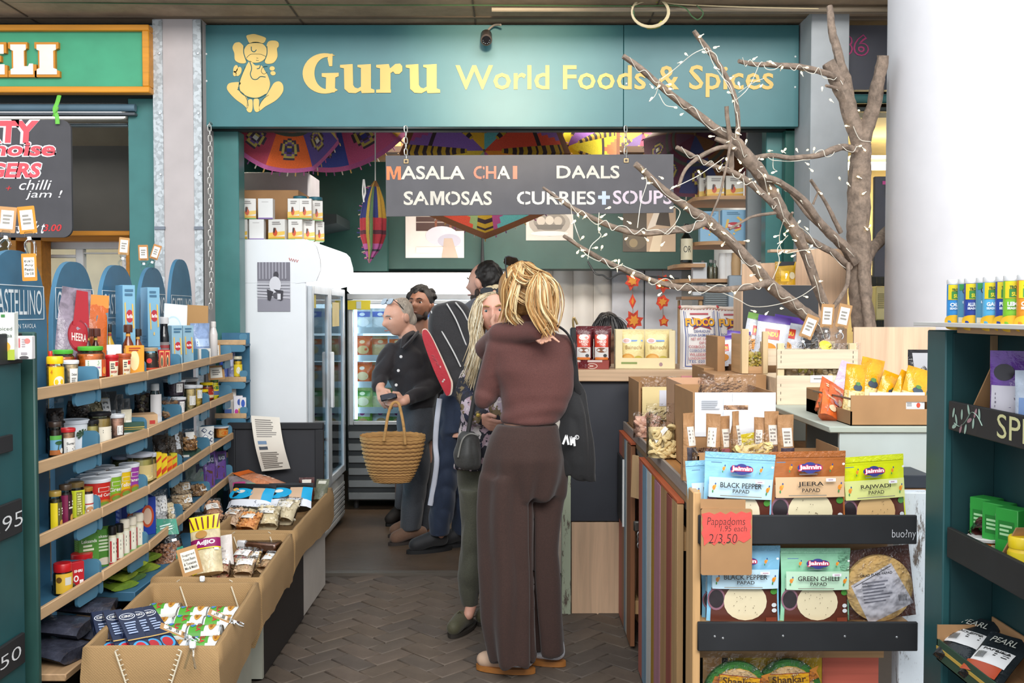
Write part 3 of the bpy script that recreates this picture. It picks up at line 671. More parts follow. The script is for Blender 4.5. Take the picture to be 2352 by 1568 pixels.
def clearbag(label,loc,rz,w,h,t,cols,fillh=.6,s=.01,n=60,prints=(),name='clear_bag',cat='bag',rx=0,ry=0,sy=1,flat=.75,group=None,topk=None,zones=None,seg=6):
 """see-through bag with loose pieces inside"""
 sd=R.uniform(0,50);th=thing(name,label,cat,loc,rz,group,rx,ry);f=pouchfn(w,h,t,1,sd)
 mats=[M(c,.5,v=.2)for c in cols];mb=MB()
 core=MB().grid(lambda u,v:tuple(q*(.86 if i!=2 else fillh)+(.004 if i==2 else 0)for i,q in enumerate(f(u,v))),8,6,mats[0]).grid(lambda u,v:tuple(q*(.86 if i!=2 else fillh)+(.004 if i==2 else 0)for i,q in enumerate(f(1-u,v,0,-1))),8,6,mats[0])
 for i in range(n):
  u=R.uniform(.06,.94);v=R.uniform(.03,fillh*.95);p=f(u,v);a=s*R.uniform(.75,1.2);sg=R.choice((1,1,1,-1))
  core.lathe([(0,-a*flat),(a*.75,-a*flat*.55),(a,0),(a*.75,a*flat*.55),(0,a*flat)],R.choice(mats),seg,T=TR(p[0]*.93,(p[1]*.9+a*.35)*sg,p[2]+a*.6,R.uniform(-50,50),R.uniform(-50,50),R.uniform(0,360)),sy=sy)
 c=part('contents',core,th);c['kind']='stuff'
 part('bag',MB().grid(lambda u,v:f(u,v),12,14,(lambda u,v:next((M(z[4],.3,'crinkle')for z in(zones or())if z[0]<=u<=z[1]and z[2]<=v<=z[3]),FILM))).grid(lambda u,v:f(1-u,v,0,-1),8,10,FILM),th,sharp=70)
 if prints:
  kk=MB();draw(kk,prints,lambda u,v,o:f(u,v,o+.0015),rough=.4,nu=10,nv=12);part('label',kk,th,sharp=60)
 return th
def can(label,loc,rz,r,h,col,prints=(),rx=0,ry=0,span=2.6,name='can',cat='can',group=None,lab=None):
 t=thing(name,label,cat,loc,rz,group,rx,ry);mt=M('#c9cbcc',.25,metal=.9)
 part('body',MB().lathe([(r*.98,0),(r,.003),(r,.006)],mt,22).lathe([(r*.975,.006),(r*.975,h-.006)],M(col,.3,v=.04),22).lathe([(r,h-.006),(r,h-.002),(r*.97,h),(r*.92,h-.003),(0,h-.003)],mt,22),t)
 if prints or lab:
  k=MB();f0=cylfn(r*.98,h-.014,span);f=lambda u,v,o:(lambda p:(p[0],p[1],p[2]+.007))(f0(u,v,o))
  draw(k,([('r',0,1,0,1,lab)]if lab else[])+list(prints),f,nu=10);part('label',k,t)
 return t
def tag(label,loc,rz,w,h,lines=3,rx=0,ry=0,card='#bd905c',clip=True,up=True,txt=None,name='price_tag',paper='#efe9dc',clipl=.045):
 """kraft card with a printed slip held by a clear clip; origin at the clip end of the card"""
 t=thing(name,label,'price tag',loc,rz,None,rx,ry);z0=0
 part('card',MB().prism(rrect(-w/2,w/2,z0,z0+h,.003,3),-.001,.001,M(card,.8,v=.12)),t)
 k=MB();pr=[('r',.14,.86,.14,.86,paper)]
 if txt:
  n=len(txt)
  for i,s in enumerate(txt):pr.append(('t',s,.2,.8,.8-(i+.85)*.6/n,.8-(i+.2)*.6/n,'#33302c',.01))
 else:pr.append(('L',.26,.76,.3,.72,lines,'#8f8a82'))
 draw(k,pr,lambda u,v,o:((u-.5)*w,-.0012-o,z0+v*h),rough=.8);part('slip',k,t)
 if clip:
  c=MB();q=M('#eef2f4',.1,'clear',v=.05);
  c.box(-.012,.012,-.004,.004,-.012,.006,q,.002).tube([(0,0,-.01),(0,0,-.02)],.006,M('#f4f4f4',.3),8)
  c.tube(smooth([(-.004,0,-.02),(-.014,0,-.032),(-.01,0,-clipl)],4),.004,q,6).tube(smooth([(.004,0,-.02),(.014,0,-.032),(.01,0,-clipl)],4),.004,q,6)
  part('clip',c,t,'clear plastic clip')
 return t
# ------------------------------------------------------------------ goods on the left display stands
RZ=52
def JAR(px,row,w,top,label,lid,fill,ins=None,**k):
 l,ww,h=sm_(px,row,w,top,ins);return jar(label,l,k.pop('rz',RZ),ww/2,h,lid,fill,**k)
def TUB(px,row,w,top,label,lid,body,ins=None,tap=.86,**k):
 l,ww,h=sm_(px,row,w,top,ins);return tub(label,l,k.pop('rz',RZ),ww/2.18*tap,ww/2.18,h,lid,body,**k)
def BOT(px,row,w,top,label,cap,body,ins=None,**k):
 l,ww,h=sm_(px,row,w,top,ins);return bottle(label,l,k.pop('rz',RZ),ww/2,h,cap,body,**k)
def BOX(px,row,w,top,label,col,dp=.05,ins=None,lift=0,**k):
 l,ww,h=sm_(px,row,w,top,ins if ins is not None else dp*.5+.03)
 l=l+Vector((0,0,lift));return carton(label,l,k.pop('rz',38),ww,dp,h-lift,col,**k)
def BAG(px,row,w,top,label,cols,t=.06,ins=None,lift=0,**k):
 l,ww,h=sm_(px,row,w,top,ins if ins is not None else t*.5+.025)
 l=l+Vector((0,0,lift));return clearbag(label,l,k.pop('rz',40),ww,h-lift,t,cols,**k)
def PCH(px,row,w,top,label,col,prints=(),t=.05,ins=None,lift=0,**k):
 l,ww,h=sm_(px,row,w,top,ins if ins is not None else t*.5+.025)
 l=l+Vector((0,0,lift));return pouch(label,l,k.pop('rz',40),ww,h-lift,t,col,prints,**k)
txtlab=lambda c,tc,s:[('r',0,1,0,1,c),('t',s,.2,.8,.55,.75,tc),('L',.2,.8,.1,.48,4,'#666460')]
small=[('L',.15,.85,.15,.85,5,'#6b6862')]
# ---- row A, front
JAR(125,0,38,818,'yellow-lidded jar with yellow label at the near end of the top tray','#f2c500','#d99b1c',prints=[('r',0,1,0,1,'#f3c311'),('e',.5,.35,.26,.26,'#e9e2cf'),('p',[(.2,.12),(.8,.12),(.8,.24),(.2,.24)],'#c4451c'),('t','4',.1,.2,.7,.9,'#d8861b')],lab=None,lz=(.05,.7),lidh=.2)
TUB(161,0,36,827,'clear tub of pale flakes with white label beside the yellow-lidded jar','clear',None,clear='#d8c29c',prints=[('t','Deluxe',.2,.8,.6,.75,'#555'),('L',.2,.7,.2,.5,3,'#77736d')],lab='#efece4',lz=(.1,.72),span=1.2)
kim=[('r',0,1,0,1,'#dfe2d3'),('t','Kapusta',.1,.6,.45,.62,'#9c62a8'),('L',.1,.6,.65,.95,3,'#7c9c6a'),('r',.66,1,0,1,'#d5552a'),('e',.82,.35,.12,.22,'#ee9a46')]
JAR(207,0,64,795,'large green-lidded jar of orange pickle on the top tray','#55b83c','#c8601c',prints=kim,lab=None,neck=.8,lidh=.1,span=1.7,lz=(.22,.66))
JAR(143,0,54,803,'green-lidded jar of orange pickle standing behind the clear tub','#55b83c','#c25a1a',ins=.115,prints=kim,lab=None,neck=.8,lidh=.1)
BOT(115,0,20,806,'red-capped squat bottle half hidden behind the yellow-lidded jar','#d8321f','#b8472a',ins=.12,sho=.85,capz=.85)
def paste(px,w,top,lab,c):TUB(px,0,w,top,lab,c,c,tap=.84,prints=[('r',0,1,0,1,'#efe3c4'),('r',.55,.95,.72,.95,'#d3322c'),('t','ssamjang',.12,.8,.3,.5,c),('L',.12,.5,.55,.9,3,'#555'),('r',.1,.3,.05,.22,'#e3b53a')],lz=(.12,.78),span=1.3)
paste(253,38,815,'red pepper paste tub with cream label on the top tray','#c01f24')
paste(283,34,812,'rust-brown paste tub with cream label beside the red tub','#b0522a')
BOX(232,0,92,792,'torn open white carton with green-lidded jar in front of it','#eef0f2',dp=.03,ins=.125,rz=45)
# ---- row A, behind
f1=PCH(152,0,96,655,'crumpled clear bag of dried chillies with red panel leaning on the blue header',M('#8d7f8c',.25,'crinkle',v=.5),[('e',.62,.5,.3,.17,'#8e1420'),('e',.62,.5,.27,.145,'#a8202b'),('t','HEERA',.42,.85,.44,.52,'#e6cfc8'),('p',[(.45,.6),(.95,.6),(.9,.98),(.6,.98)],'#a81c28'),('p',[(.3,.02),(.85,.02),(.95,.3),(.6,.34)],'#a81c28'),('t','Whole',.42,.8,.19,.26,'#f0e4e0'),('t','Kashmiri',.42,.86,.1,.17,'#f0e4e0')],t=.07,ins=.13,rx=-8,rz=50,ry=8,name='chilli_bag',cat='bag')
PCH(214,0,62,675,'orange packet of dried fruit with clear corner behind the large pickle jar','#c8601f',[('p',[(.35,.3),(.95,.05),(.98,.8),(.5,.75)],'#5f8190'),('p',[(0,.8),(1,.85),(1,1),(0,1)],'#d98936')],t=.05,ins=.14,rx=-6,ry=4)
PCH(189,0,30,758,'bright yellow packet with red oval peeking behind the orange jar','#efcf1e',[('e',.5,.55,.35,.12,'#c9271f')],t=.03,ins=.12)
for px,lab in((201,'brown ball-capped sauce bottle behind the pickle jar, nearer of two'),(219,'brown ball-capped sauce bottle behind the pickle jar, farther of two')):
 BOT(px,0,21,754,lab,'#5a2c20','#4a2a22',ins=.105,lab='#e6b94a',prints=[('r',0,1,.3,.6,'#3a2620')],necklab='#e8c04c',capr=.017)
BOT(251,0,25,744,'slim dark-capped bottle of amber sauce behind the white carton','#1e1c1d','#caa030',ins=.13,lab='#d9a93c',prints=[('r',.2,.8,.2,.8,'#2b3436')],necklab='#9a3d34')
hot=[('e',.5,.6,.35,.25,'#e98f1d'),('t','Valle',.25,.75,.66,.84,'#a5311d'),('e',.5,.35,.2,.18,'#5c86ac')]
BOT(294,0,26,745,'hot sauce bottle with wooden cap and orange label, nearer of two','#59301f','#6e3016',ins=.07,lab='#f0b62d',prints=hot,necklab='#e7a23d',capr=.016,lz=(.05,.55))
BOT(316,0,25,755,'hot sauce bottle with dark cap and orange label, farther of two','#2f2420','#7a3a1c',ins=.075,lab='#f0b62d',prints=hot,necklab='#d8a44c',capr=.015,lz=(.05,.55))
BOX(308,0,40,793,'small orange carton printed with a woman figure before the hot sauce bottles','#e99a2c',dp=.02,ins=.022,front=[('e',.45,.55,.26,.3,'#f6d9a0'),('r',.2,.8,.05,.18,'#d5601f'),('L',.15,.85,.82,.95,2,'#a53a1d')])
JAR(345,0,34,798,'dark jar with tan lid and orange-black label on the top tray','#b59a78','#3b2a20',lab='#2a1c18',prints=[('e',.2,.7,.14,.2,'#d8403b'),('L',.3,.9,.4,.8,3,'#d0842e'),('r',0,1,0,.15,'#c54728')],fk='plain')
for px,lab in((368,'slim red tea-tin carton with oval portrait, left of the pair'),(381,'slim red tea-tin carton with oval portrait, right of the pair')):
 BOX(px,0,13,803,lab,'#c3282b',dp=.03,ins=.03,front=[('r',.12,.88,.05,.95,'#e0b368'),('r',.2,.8,.1,.9,'#b3202a'),('e',.5,.5,.2,.28,'#e7c98b'),('e',.5,.48,.13,.2,'#3a4a40')])
BOT(376,0,35,728,'tall black soy sauce bottle with clear cap and pale label','#d9d4d2','#141013',ins=.085,lab='#8f837f',prints=[('L',.1,.9,.3,.9,6,'#3a2c30'),('r',.1,.7,.72,.86,'#a03c3c')],neck=.52,sho=.62,capz=.88,lz=(.1,.52))
BOX(394,0,14,790,'narrow yellow and black sauce carton beside the soy bottle','#1d1b1a',dp=.025,ins=.05,front=[('e',.5,.65,.4,.18,'#e8d12a'),('t','C',.3,.7,.56,.74,'#c5201d'),('r',0,1,.2,.4,'#b8292a')])
pasta=lambda:[('e',.55,.52,.3,.10,'#b8323d'),('t','Barilla',.32,.78,.49,.55,'#f2eef0',.03),('p',[(.12,.72),(.22,.74),(.3,.3),(.2,.28)],'#e0b75a'),('p',[(.72,.72),(.84,.7),(.92,.34),(.8,.32)],'#e0b75a'),('L',.15,.9,.82,.95,2,'#46708c')]
for px,top,lab in((288,655,'tall pale blue pasta carton stood on another, nearer of two'),(345,660,'tall pale blue pasta carton stood on another, farther of two')):
 l,ww,h=sm_(px,0,58,top,.12);low=.10
 carton(lab.replace('tall pale blue pasta carton stood on another','lower pale blue pasta carton under a taller one'),l,40,ww*.54,.088,low-.002,'#6fa9cc',name='pasta_carton')
 carton(lab,l+Vector((0,0,low)),40,ww*.5,.085,h-low,'#77aed0',left=[('L',.1,.9,.05,.2,3,'#5d97ba')],front=[('r',0,1,0,1,'#7fb0c9')]+pasta()+[('e',.5,.22,.06,.03,'#e3bb6b')],name='pasta_carton')
for px,lab in((402,'slim pale blue pasta packet at the lip of the top tray, left of two'),(428,'slim pale blue pasta packet at the lip of the top tray, right of two')):
 BOX(px,0,25,747,lab,'#8fb3c4',dp=.04,ins=.035,front=pasta(),name='pasta_carton',rz=45)
l,ww,h=sm_(399,0,58,697,.12);carton('white leaflet board with pale blue print leaning behind the pasta packets',l,40,ww,.008,h,'#e4eaee',front=[('e',.4,.62,.35,.18,'#c3dcec'),('e',.4,.62,.3,.15,'#dfeaf2'),('L',.3,.8,.3,.5,3,'#5d93bd'),('r',.1,.6,.1,.2,'#bcd4e4')],rx=-7,ry=5,name='leaflet',cat='leaflet')
l,ww,h=sm_(452,0,52,700,.12);carton('plain brown cardboard sheet leaning at the far end of the top tray',l,35,ww,.006,h,'#b48a58',r=.8,rx=-6,ry=3,name='cardboard_sheet',cat='cardboard')
PCH(459,0,46,742,'blue and clear bag of brown rusks on the far top tray',M('#8ca2c8',.25,'crinkle',v=.3),[('p',[(.1,.05),(.9,.05),(.9,.35),(.1,.3)],'#9a6a45'),('r',.15,.85,.4,.6,'#a9bfe0'),('L',.2,.8,.42,.55,2,'#4c6aa8')],t=.08,ins=.06)
BOT(490,0,19,738,'small white plastic bottle at the far end of the top tray','#e6e0da','#e4ddd8',ins=.06,sho=.66,neck=.5,capz=.86)
BOX(468,0,30,800,'low white carton with barcode stripes under the bag of rusks','#dcd8cf',dp=.02,ins=.022,front=[('r',a,a+.05,.3,.8,'#8f8378')for a in(.5,.6,.7,.8)],rz=50)
# ---- end stand
for i,(x,y,w,h,c,lab)in enumerate(((515,806,22,62,'#4460b4','shiny blue packet leaning on the short end stand, top tray'),(532,805,18,62,'#8488b0','pale violet packet beside the yellow-labelled jar on the end stand'))):
 pouch(lab,P(x,866,5.52),20,w*5.5/F,h*5.5/F,.03,M(c,.2,'crinkle',v=.35),[('r',.2,.8,.4,.8,'#2f58d0' if i==0 else '#9aa0c4')],rx=-8)
jar('small jar with yellow fruit label on the end stand',Vector((PX(545,5.53),5.53,ENDZ[1]-.018)),25,.024,.135,'#d9d2b4','#d8a41d',prints=[('r',0,1,0,1,'#f0d22c'),('e',.5,.5,.2,.3,'#e7e3cc'),('e',.8,.3,.14,.2,'#8a9c2a')],lab=None)
BOX2=lambda lab,x,zi,w,h,c,f,**k:carton(lab,Vector((PX(x,5.53),5.53,ENDZ[zi]-.018)),18,w*5.53/F,.04,h*5.53/F,c,front=f,**k)
BOX2('white carton with pink and orange print on the second end tray',545,2,20,48,'#e6e2e8',[('e',.6,.7,.2,.15,'#3b58a8'),('e',.3,.25,.2,.12,'#c9359a'),('r',.5,.8,.1,.4,'#d8b23f')])
BOX2('second white carton with blue print beside the pink-printed one',556,2,14,44,'#e9e4e6',[('e',.5,.7,.3,.2,'#2f5ab8'),('r',.2,.8,.1,.4,'#e0c34f')])
BOX2('clear-looking beige tub carton with blue print on the end stand',527,2,26,70,'#c9c0b4',[('r',0,.6,0,.25,'#4865a8'),('r',.5,.95,.5,.9,'#ddd6cc')])
for x,lab in((528,'slim tomato tin on the lowest end tray, left of three'),(541,'slim tomato tin on the lowest end tray, middle of three'),(553,'slim tomato tin on the lowest end tray, right of three')):
 can(lab,Vector((PX(x,5.53),5.53,ENDZ[3]-.018)),20,.0145,.115,'#d8dcc9',[('r',0,1,0,.45,'#9aa83a'),('e',.5,.3,.25,.2,'#d23a24'),('e',.75,.15,.2,.14,'#d23a24'),('L',.2,.8,.6,.85,2,'#7a3a2a')])
# ---- row B
wl=[('t','Kalonji',.2,.8,.6,.78,'#444'),('L',.15,.7,.2,.5,3,'#777')]
JAR(122,1,28,968,'coconut jar with dark lid and blue-green palm label at the near end','#3a2a20','#3a2418',lab='#74a9c8',prints=[('r',0,1,.78,1,'#5fae4b'),('p',[(.45,.1),(.52,.1),(.6,.6),(.55,.6)],'#3b4a2a'),('e',.58,.62,.25,.1,'#2f5a35'),('r',0,1,0,.25,'#b56a35'),('e',.75,.2,.14,.14,'#e9e4d8')],fk='plain',neck=.95)
TUB(166,1,70,963,'large white tub printed with a palm tree','#d7dbe2','#e4e8ec',tap=.94,ins=.085,prints=[('p',[(.6,.12),(.63,.12),(.58,.6),(.555,.6)],'#5a3f2a')]+[('p',[(.57,.62),(.57+.2*cos(radians(a)),.62+.2*sin(radians(a))),(.57+.2*cos(radians(a+18)),.6+.2*sin(radians(a+18)))],'#2e4a2c')for a in range(-30,215,30)]+[('e',.72,.2,.05,.08,'#8c9c2a')],lz=(.03,.88),span=2.6)
TUB(151,1,36,983,'clear sugar tub with red lid and white label','#c92a2c',None,clear='#b48a68',prints=txtlab('#ede9e2','#444','Sugar'),lz=(.1,.68),tap=.95,span=1.9)
dsl=[('r',.05,.25,.1,.9,'#c42a30'),('L',.4,.9,.6,.85,2,'#555'),('r',0,1,0,.06,'#b9482f')]
JAR(208,1,30,964,'small black-lidded jar with cream label beside the palm tub','#1d1c1e','#c5a868',lab='#efe6d2',prints=dsl,lz=(.05,.5),neck=.95,fk='plain')
JAR(226,1,50,946,'taller black-lidded jar of tan paste with cream and red label','#1d1c1e','#b58a4c',lab='#efe6d2',prints=dsl,lz=(.1,.58),neck=.95,fk='plain',lidh=.1)
TUB(264,1,38,951,'clear tub of pink salt with white label','clear',None,clear='#c99e88',tap=.95,prints=small,lab='#eeeae4',lz=(.25,.6),span=.8)
BOX(303,1,44,968,'low dark green carton tray with cream band on the second tray','#2f5240',dp=.05,ins=.04,front=[('r',0,1,.05,.3,'#e6e2d6'),('r',0,1,.62,.68,'#c9a54c'),('r',0,1,.5,.54,'#c9a54c')],rz=30)
PCH(288,1,24,940,'cream paper packet standing in the green carton tray','#ded3b8',[('r',.3,.9,.2,.6,'#eee8da')],t=.03,ins=.06)
BAG(124,1,40,915,'dark brown bag of seeds at the near end of the second tray',['#3a2b22','#4a382c'],t=.07,ins=.12,fillh=.8,n=50,s=.006)
BAG(178,1,62,905,'clear bag of grey-black seeds with white label, lying back',['#4a4038','#5c5046','#35302c'],t=.08,ins=.125,fillh=.85,n=90,s=.005,prints=[('r',.55,.98,.1,.4,'#e9e9e9')]+[('t','Kalonji',.6,.92,.28,.36,'#444')],rx=-10)
BAG(226,1,62,900,'clear bag of pale rice with white label beside the black seeds',['#cabd98','#d8cca8'],t=.08,ins=.125,fillh=.85,n=90,s=.005,prints=[('r',.6,.95,.45,.85,'#dcdcda'),('L',.64,.9,.5,.8,3,'#777')],rx=-10)
for i,(px,top)in enumerate(((255,898),(270,905),(284,915))):
 PCH(px,1,36,top,['dark grey packet with barcode sticker, nearest of three leaning','dark grey packet with barcode sticker, middle of three leaning','dark grey packet with barcode sticker, farthest of three leaning'][i],'#474a4c',[('r',.3,.75,.3,.55,'#8c9298'),('L',.35,.7,.32,.5,3,'#3a3d40')],t=.04,ins=.13-i*.01,rx=-12)
bx_=BOX(318,1,74,950,'shallow pale wooden display box on the second tray','#d3ab80',dp=.10,ins=.085,front=[('r',.75,.92,.35,.6,'#c93c34')],rz=28,r=.7)
BAG(330,1,50,880,'clear bag of brown date blocks behind the white-labelled bottle',['#3c2c26','#4e3a30','#8a8064'],t=.06,ins=.12,fillh=.7,n=40,s=.012)
BOT(354,1,28,880,'clear bottle with white and maroon label','#cfd2d3','#4a4a4c',clear=True,ins=.06,lab='#e9e6e4',prints=[('p',[(0,0),(1,0),(1,.5),(0,.3)],'#7c2440'),('L',.5,.85,.1,.35,2,'#e7d5da'),('r',.4,.8,.05,.2,'#ececec')],neck=.55,sho=.66,capz=.84,lz=(.04,.74))
BAG(386,1,40,912,'clear bag of dried mushrooms beside the maroon-labelled bottle',['#8d6a48','#a58460','#6a4c34'],t=.06,fillh=.72,n=45,s=.012)
TUB(408,1,34,912,'lower tub of dark purple olives with white label','clear',None,clear='#4a3744',prints=small,lab='#eeeae6',lz=(.2,.8),span=.8,tap=.95)
l,ww,h=sm_(398,1,54,872,.085);hb=PZ(909,l.y)-l.z
for_=tub('wide tub of dark purple olives stacked on a smaller one',l+Vector((0,0,hb)),RZ,ww/2.2*.94,ww/2.2,h-hb,'clear',None,clear='#3f3340',prints=small,lab='#eeeae6',lz=(.25,.8),span=.7)
TUB(434,1,30,884,'clear tub of cream paste with white label, left of two','clear',None,clear='#d8c48e',prints=small,lab='#eeeae2',lz=(.25,.6),span=1.2,tap=.95)
TUB(452,1,24,884,'clear tub of yellow paste with white label, right of two','clear',None,clear='#d6b654',prints=small,lab='#eeeae2',lz=(.45,.8),span=1.2,tap=.95)
JAR(473,1,32,878,'yellow-lidded jar of red relish with red label on the second tray','#eecb12','#9c3a1e',lab='#b93423',prints=[('r',0,1,.1,.4,'#e9d7a6'),('L',.2,.8,.5,.8,2,'#f1dfb4')],ins=.075)
JAR(466,1,22,894,'small yellow-lidded jar of green relish in front of the red one','#eecb12','#77702a',lab='#a9a79c',prints=[('r',0,1,0,.25,'#e6c52a')],ins=.03)
JAR(491,1,20,868,'green-lidded yellow mustard jar at the far end of the second tray','#2f7a35','#e6c81f',lab='#f0d52c',prints=[('r',.2,.8,.1,.5,'#5a6a9c'),('e',.5,.8,.3,.15,'#3f7a3a')],ins=.06,fk='plain')
BOX(512,1,14,893,'small white and green carton at the far end of the second tray','#dfe3da',dp=.03,front=[('e',.5,.3,.25,.2,'#6a9a3c')])
TUB(421,1,70,868,'dark clear tub behind the stacked olive tubs','clear',None,clear='#54504e',ins=.135,tap=.95)
# ---- row C
lbl3=lambda c,c2:[('r',0,1,0,1,c),('r',0,.45,0,1,c2),('e',.75,.2,.16,.14,'#d8a24a'),('L',.5,.95,.5,.8,3,'#e9e4d0')]
JAR(121,2,28,1127,'gold-lidded pickle jar with yellow label at the near end of the third tray','#a8893c','#4a3a1c',lab=None,prints=lbl3('#5f5a33','#ecd321'),lz=(.06,.72))
JAR(145,2,28,1112,'dark pickle jar with maroon label on the third tray','#4a3a2a','#2c1a18',lab=None,prints=lbl3('#3a1a24','#7d1d46'),lz=(.06,.76))
JAR(170,2,36,1106,'pickle jar with lime yellow label and bronze lid on the third tray','#6f5a34','#4a3c1c',lab=None,prints=[('r',0,1,0,1,'#cfd52f'),('r',.3,.62,.05,.95,'#8d8a3c'),('L',.35,.58,.1,.9,9,'#dcdc9a'),('e',.85,.3,.1,.1,'#7a9c3c')],lz=(.1,.8))
JAR(195,2,26,1118,'small jar with gold lid and white nut label','#a5772c','#6a3018',lab='#e8e2da',prints=[('r',0,1,.5,.56,'#b83b33'),('e',.5,.22,.3,.2,'#c99468')],lz=(.06,.78),fk='plain')
cur=lambda c,w_:[('r',0,1,0,1,c),('r',.3,.7,.62,.8,'#e9e2d2'),('r',.33,.67,.64,.78,c),('t',w_,.2,.8,.4,.56,'#f3ece2'),('e',.5,.12,.3,.2,'#c9772c'),('e',.5,.12,.2,.12,'#7d9c3c')]
for px,w,top,lab,c,w_,ins in((215,70,1097,'white-lidded curry paste pot with red label','#cb2a20','Red Curry',.065),(248,54,1085,'white-lidded curry paste pot with green label','#86b52e','Green',.062),(272,50,1074,'white-lidded curry paste pot with yellow label','#e9c01c','Yellow',.06),(293,46,1063,'white-lidded curry paste pot with purple label','#9a3d9c','Panang',.058)):
 TUB(px,2,w,top,lab,'#e6e8ec',c,ins=ins,prints=cur(c,w_),lz=(.04,.9),tap=.9,rz=60)
for px,top,lab in((165,1101,'white pot lid behind the red-labelled curry pot, nearest of the back row'),(192,1090,'white pot lid in the back row, second nearest'),(214,1079,'white pot lid in the back row, second farthest'),(236,1069,'white pot lid in the back row, farthest')):
 TUB(px,2,50,top,lab.replace('white pot lid','white-lidded pot'),'#e6e8ec','#d8c8b8',ins=.14,tap=.9)
must=lambda:[('L',.2,.8,.5,.85,3,'#4a5ea0'),('e',.5,.25,.25,.15,'#e6d49a')]
JAR(318,2,58,1040,'large mustard jar with striped lid and blue script on the third tray','#cfd2dc','#cfb267',lab='#dcc484',prints=must(),lidh=.09,neck=.95,ins=.062,fk='plain')
JAR(279,2,50,1046,'mustard jar with striped lid behind the purple-labelled pot','#c6c9d8','#c5a65c',lab='#d6bd7c',prints=must(),lidh=.09,neck=.95,ins=.135,fk='plain')
JAR(342,2,26,1039,'jar of wholegrain mustard seeds beside the large mustard jar','#cfd2dc','#a4854a',lab='#c0a268',prints=[('L',.2,.8,.4,.6,2,'#4a5ea0')],neck=.95)
for px,top,c,lab in((358,1038,'#ecc81a','yellow stock-cube packet, nearest of four on the third tray'),(371,1041,'#eccb22','yellow stock-cube packet, second of four on the third tray'),(383,1047,'#e8a21f','orange stock-cube packet, third of four on the third tray'),(394,1040,'#c9bd2a','green-yellow stock-cube packet, last of four on the third tray')):
 BOX(px,2,15,top,lab,c,dp=.03,ins=.03,front=[('p',[(.1,.1),(.9,.3),(.9,.5),(.1,.3)],'#d8481f'),('p',[(.1,.6),(.9,.8),(.9,.9),(.1,.7)],'#d8481f')])
BOX(427,2,54,1030,'open dark green carton tray holding a bag of nuts','#2c4a3b',dp=.09,ins=.07,front=[('r',.0,.5,.0,.3,'#e6e3da')],rz=30)
BAG(366,2,40,982,'tall clear bag of dark seeds, nearer of two behind the yellow packets',['#4a3a2c','#5a4636'],t=.06,ins=.1,fillh=.8,n=60,s=.006)
BAG(396,2,46,980,'tall clear bag of grey-brown lentils with white flash, farther of two',['#6a5a48','#574838','#7d6a54'],t=.07,ins=.08,fillh=.82,n=80,s=.005,prints=[('p',[(.5,.4),(.75,.4),(.7,.95),(.5,.95)],'#cfd2d4')])
BAG(432,2,36,984,'clear bag of mixed nuts standing in the green carton',['#a97c4c','#8d6238','#c29a68'],t=.05,ins=.05,lift=.03,fillh=.6,n=45,s=.009,prints=[('r',.2,.8,.55,.85,'#e8e4dc')])
PCH(472,2,36,979,'white packet with dark blue diamond pattern','#e6e6e2',[('p',[(x,y-.12),(x+.2,y),(x,y+.12),(x-.2,y)],'#3a4870')for x,y in((.3,.2),(.72,.35),(.3,.52),(.72,.68),(.3,.82))]+[('p',[(x,y-.08),(x+.13,y),(x,y+.08),(x-.13,y)],'#e6e6e2')for x,y in((.3,.2),(.72,.35),(.3,.52),(.72,.68),(.3,.82))],t=.05)
TUB(504,2,40,978,'clear tub of orange sweets at the far end of the third tray','clear',None,clear='#d0812c',tap=.92,lab='#e0a04a',prints=[('e',.5,.5,.3,.3,'#e3691f')],lz=(.2,.7),span=1.6)
# ---- row D
JAR(136,3,42,1292,'red-lidded peanut butter jar with yellow label, nearest on the lowest tray','#c81a20','#a57436',lab='#e6b93a',prints=[('r',.4,.7,.4,.8,'#d5d2c8'),('e',.15,.7,.12,.15,'#6a4a1c')],lidh=.25,lz=(.08,.7))
JAR(181,3,50,1269,'red-lidded jar with white label behind the red packet','#c81a20','#8a5a2c',lab='#ede7dc',prints=[('L',.1,.6,.6,.85,2,'#444'),('e',.6,.25,.3,.25,'#d99a3c'),('r',0,1,.48,.55,'#c0322c')],lidh=.22,ins=.07,lz=(.08,.72))
BOX(168,3,30,1289,'small red spice packet with white emblem at the lip of the lowest tray','#b8202a',dp=.02,ins=.024,front=[('t','SHRI',.2,.85,.62,.72,'#f0e4e0',.04),('e',.35,.4,.2,.12,'#efe6e2'),('e',.35,.4,.1,.07,'#b8202a'),('r',.6,.9,.2,.34,'#efe6e2')],rz=50)
BAG(138,3,52,1338,'squat clear bag of dried tea leaves at the near end of the lowest tray',['#4a4a30','#5c5738','#333322'],t=.07,ins=.05,fillh=.8,n=60,s=.006)
for px,w,top,lab in((192,44,1222,'bright green carton of rusks, nearer of two'),(228,52,1212,'bright green carton of rusks, farther of two')):
 BOX(px,3,w,top,lab,'#6fa53c',dp=.055,ins=.07,left=[('L',.12,.8,.5,.9,8,'#9cc473')],front=[('r',0,1,0,1,'#4f8a32'),('L',.2,.8,.4,.75,4,'#dfe8c8'),('t','Leksands',.12,.9,.78,.86,'#eef2e0'),('e',.5,.15,.35,.1,'#e3d3bf')],rz=40)
red_l=[('r',.08,.24,.12,.88,'#c22f36'),('L',.4,.9,.4,.85,3,'#5a5a52'),('r',0,1,0,.1,'#c0484a')]
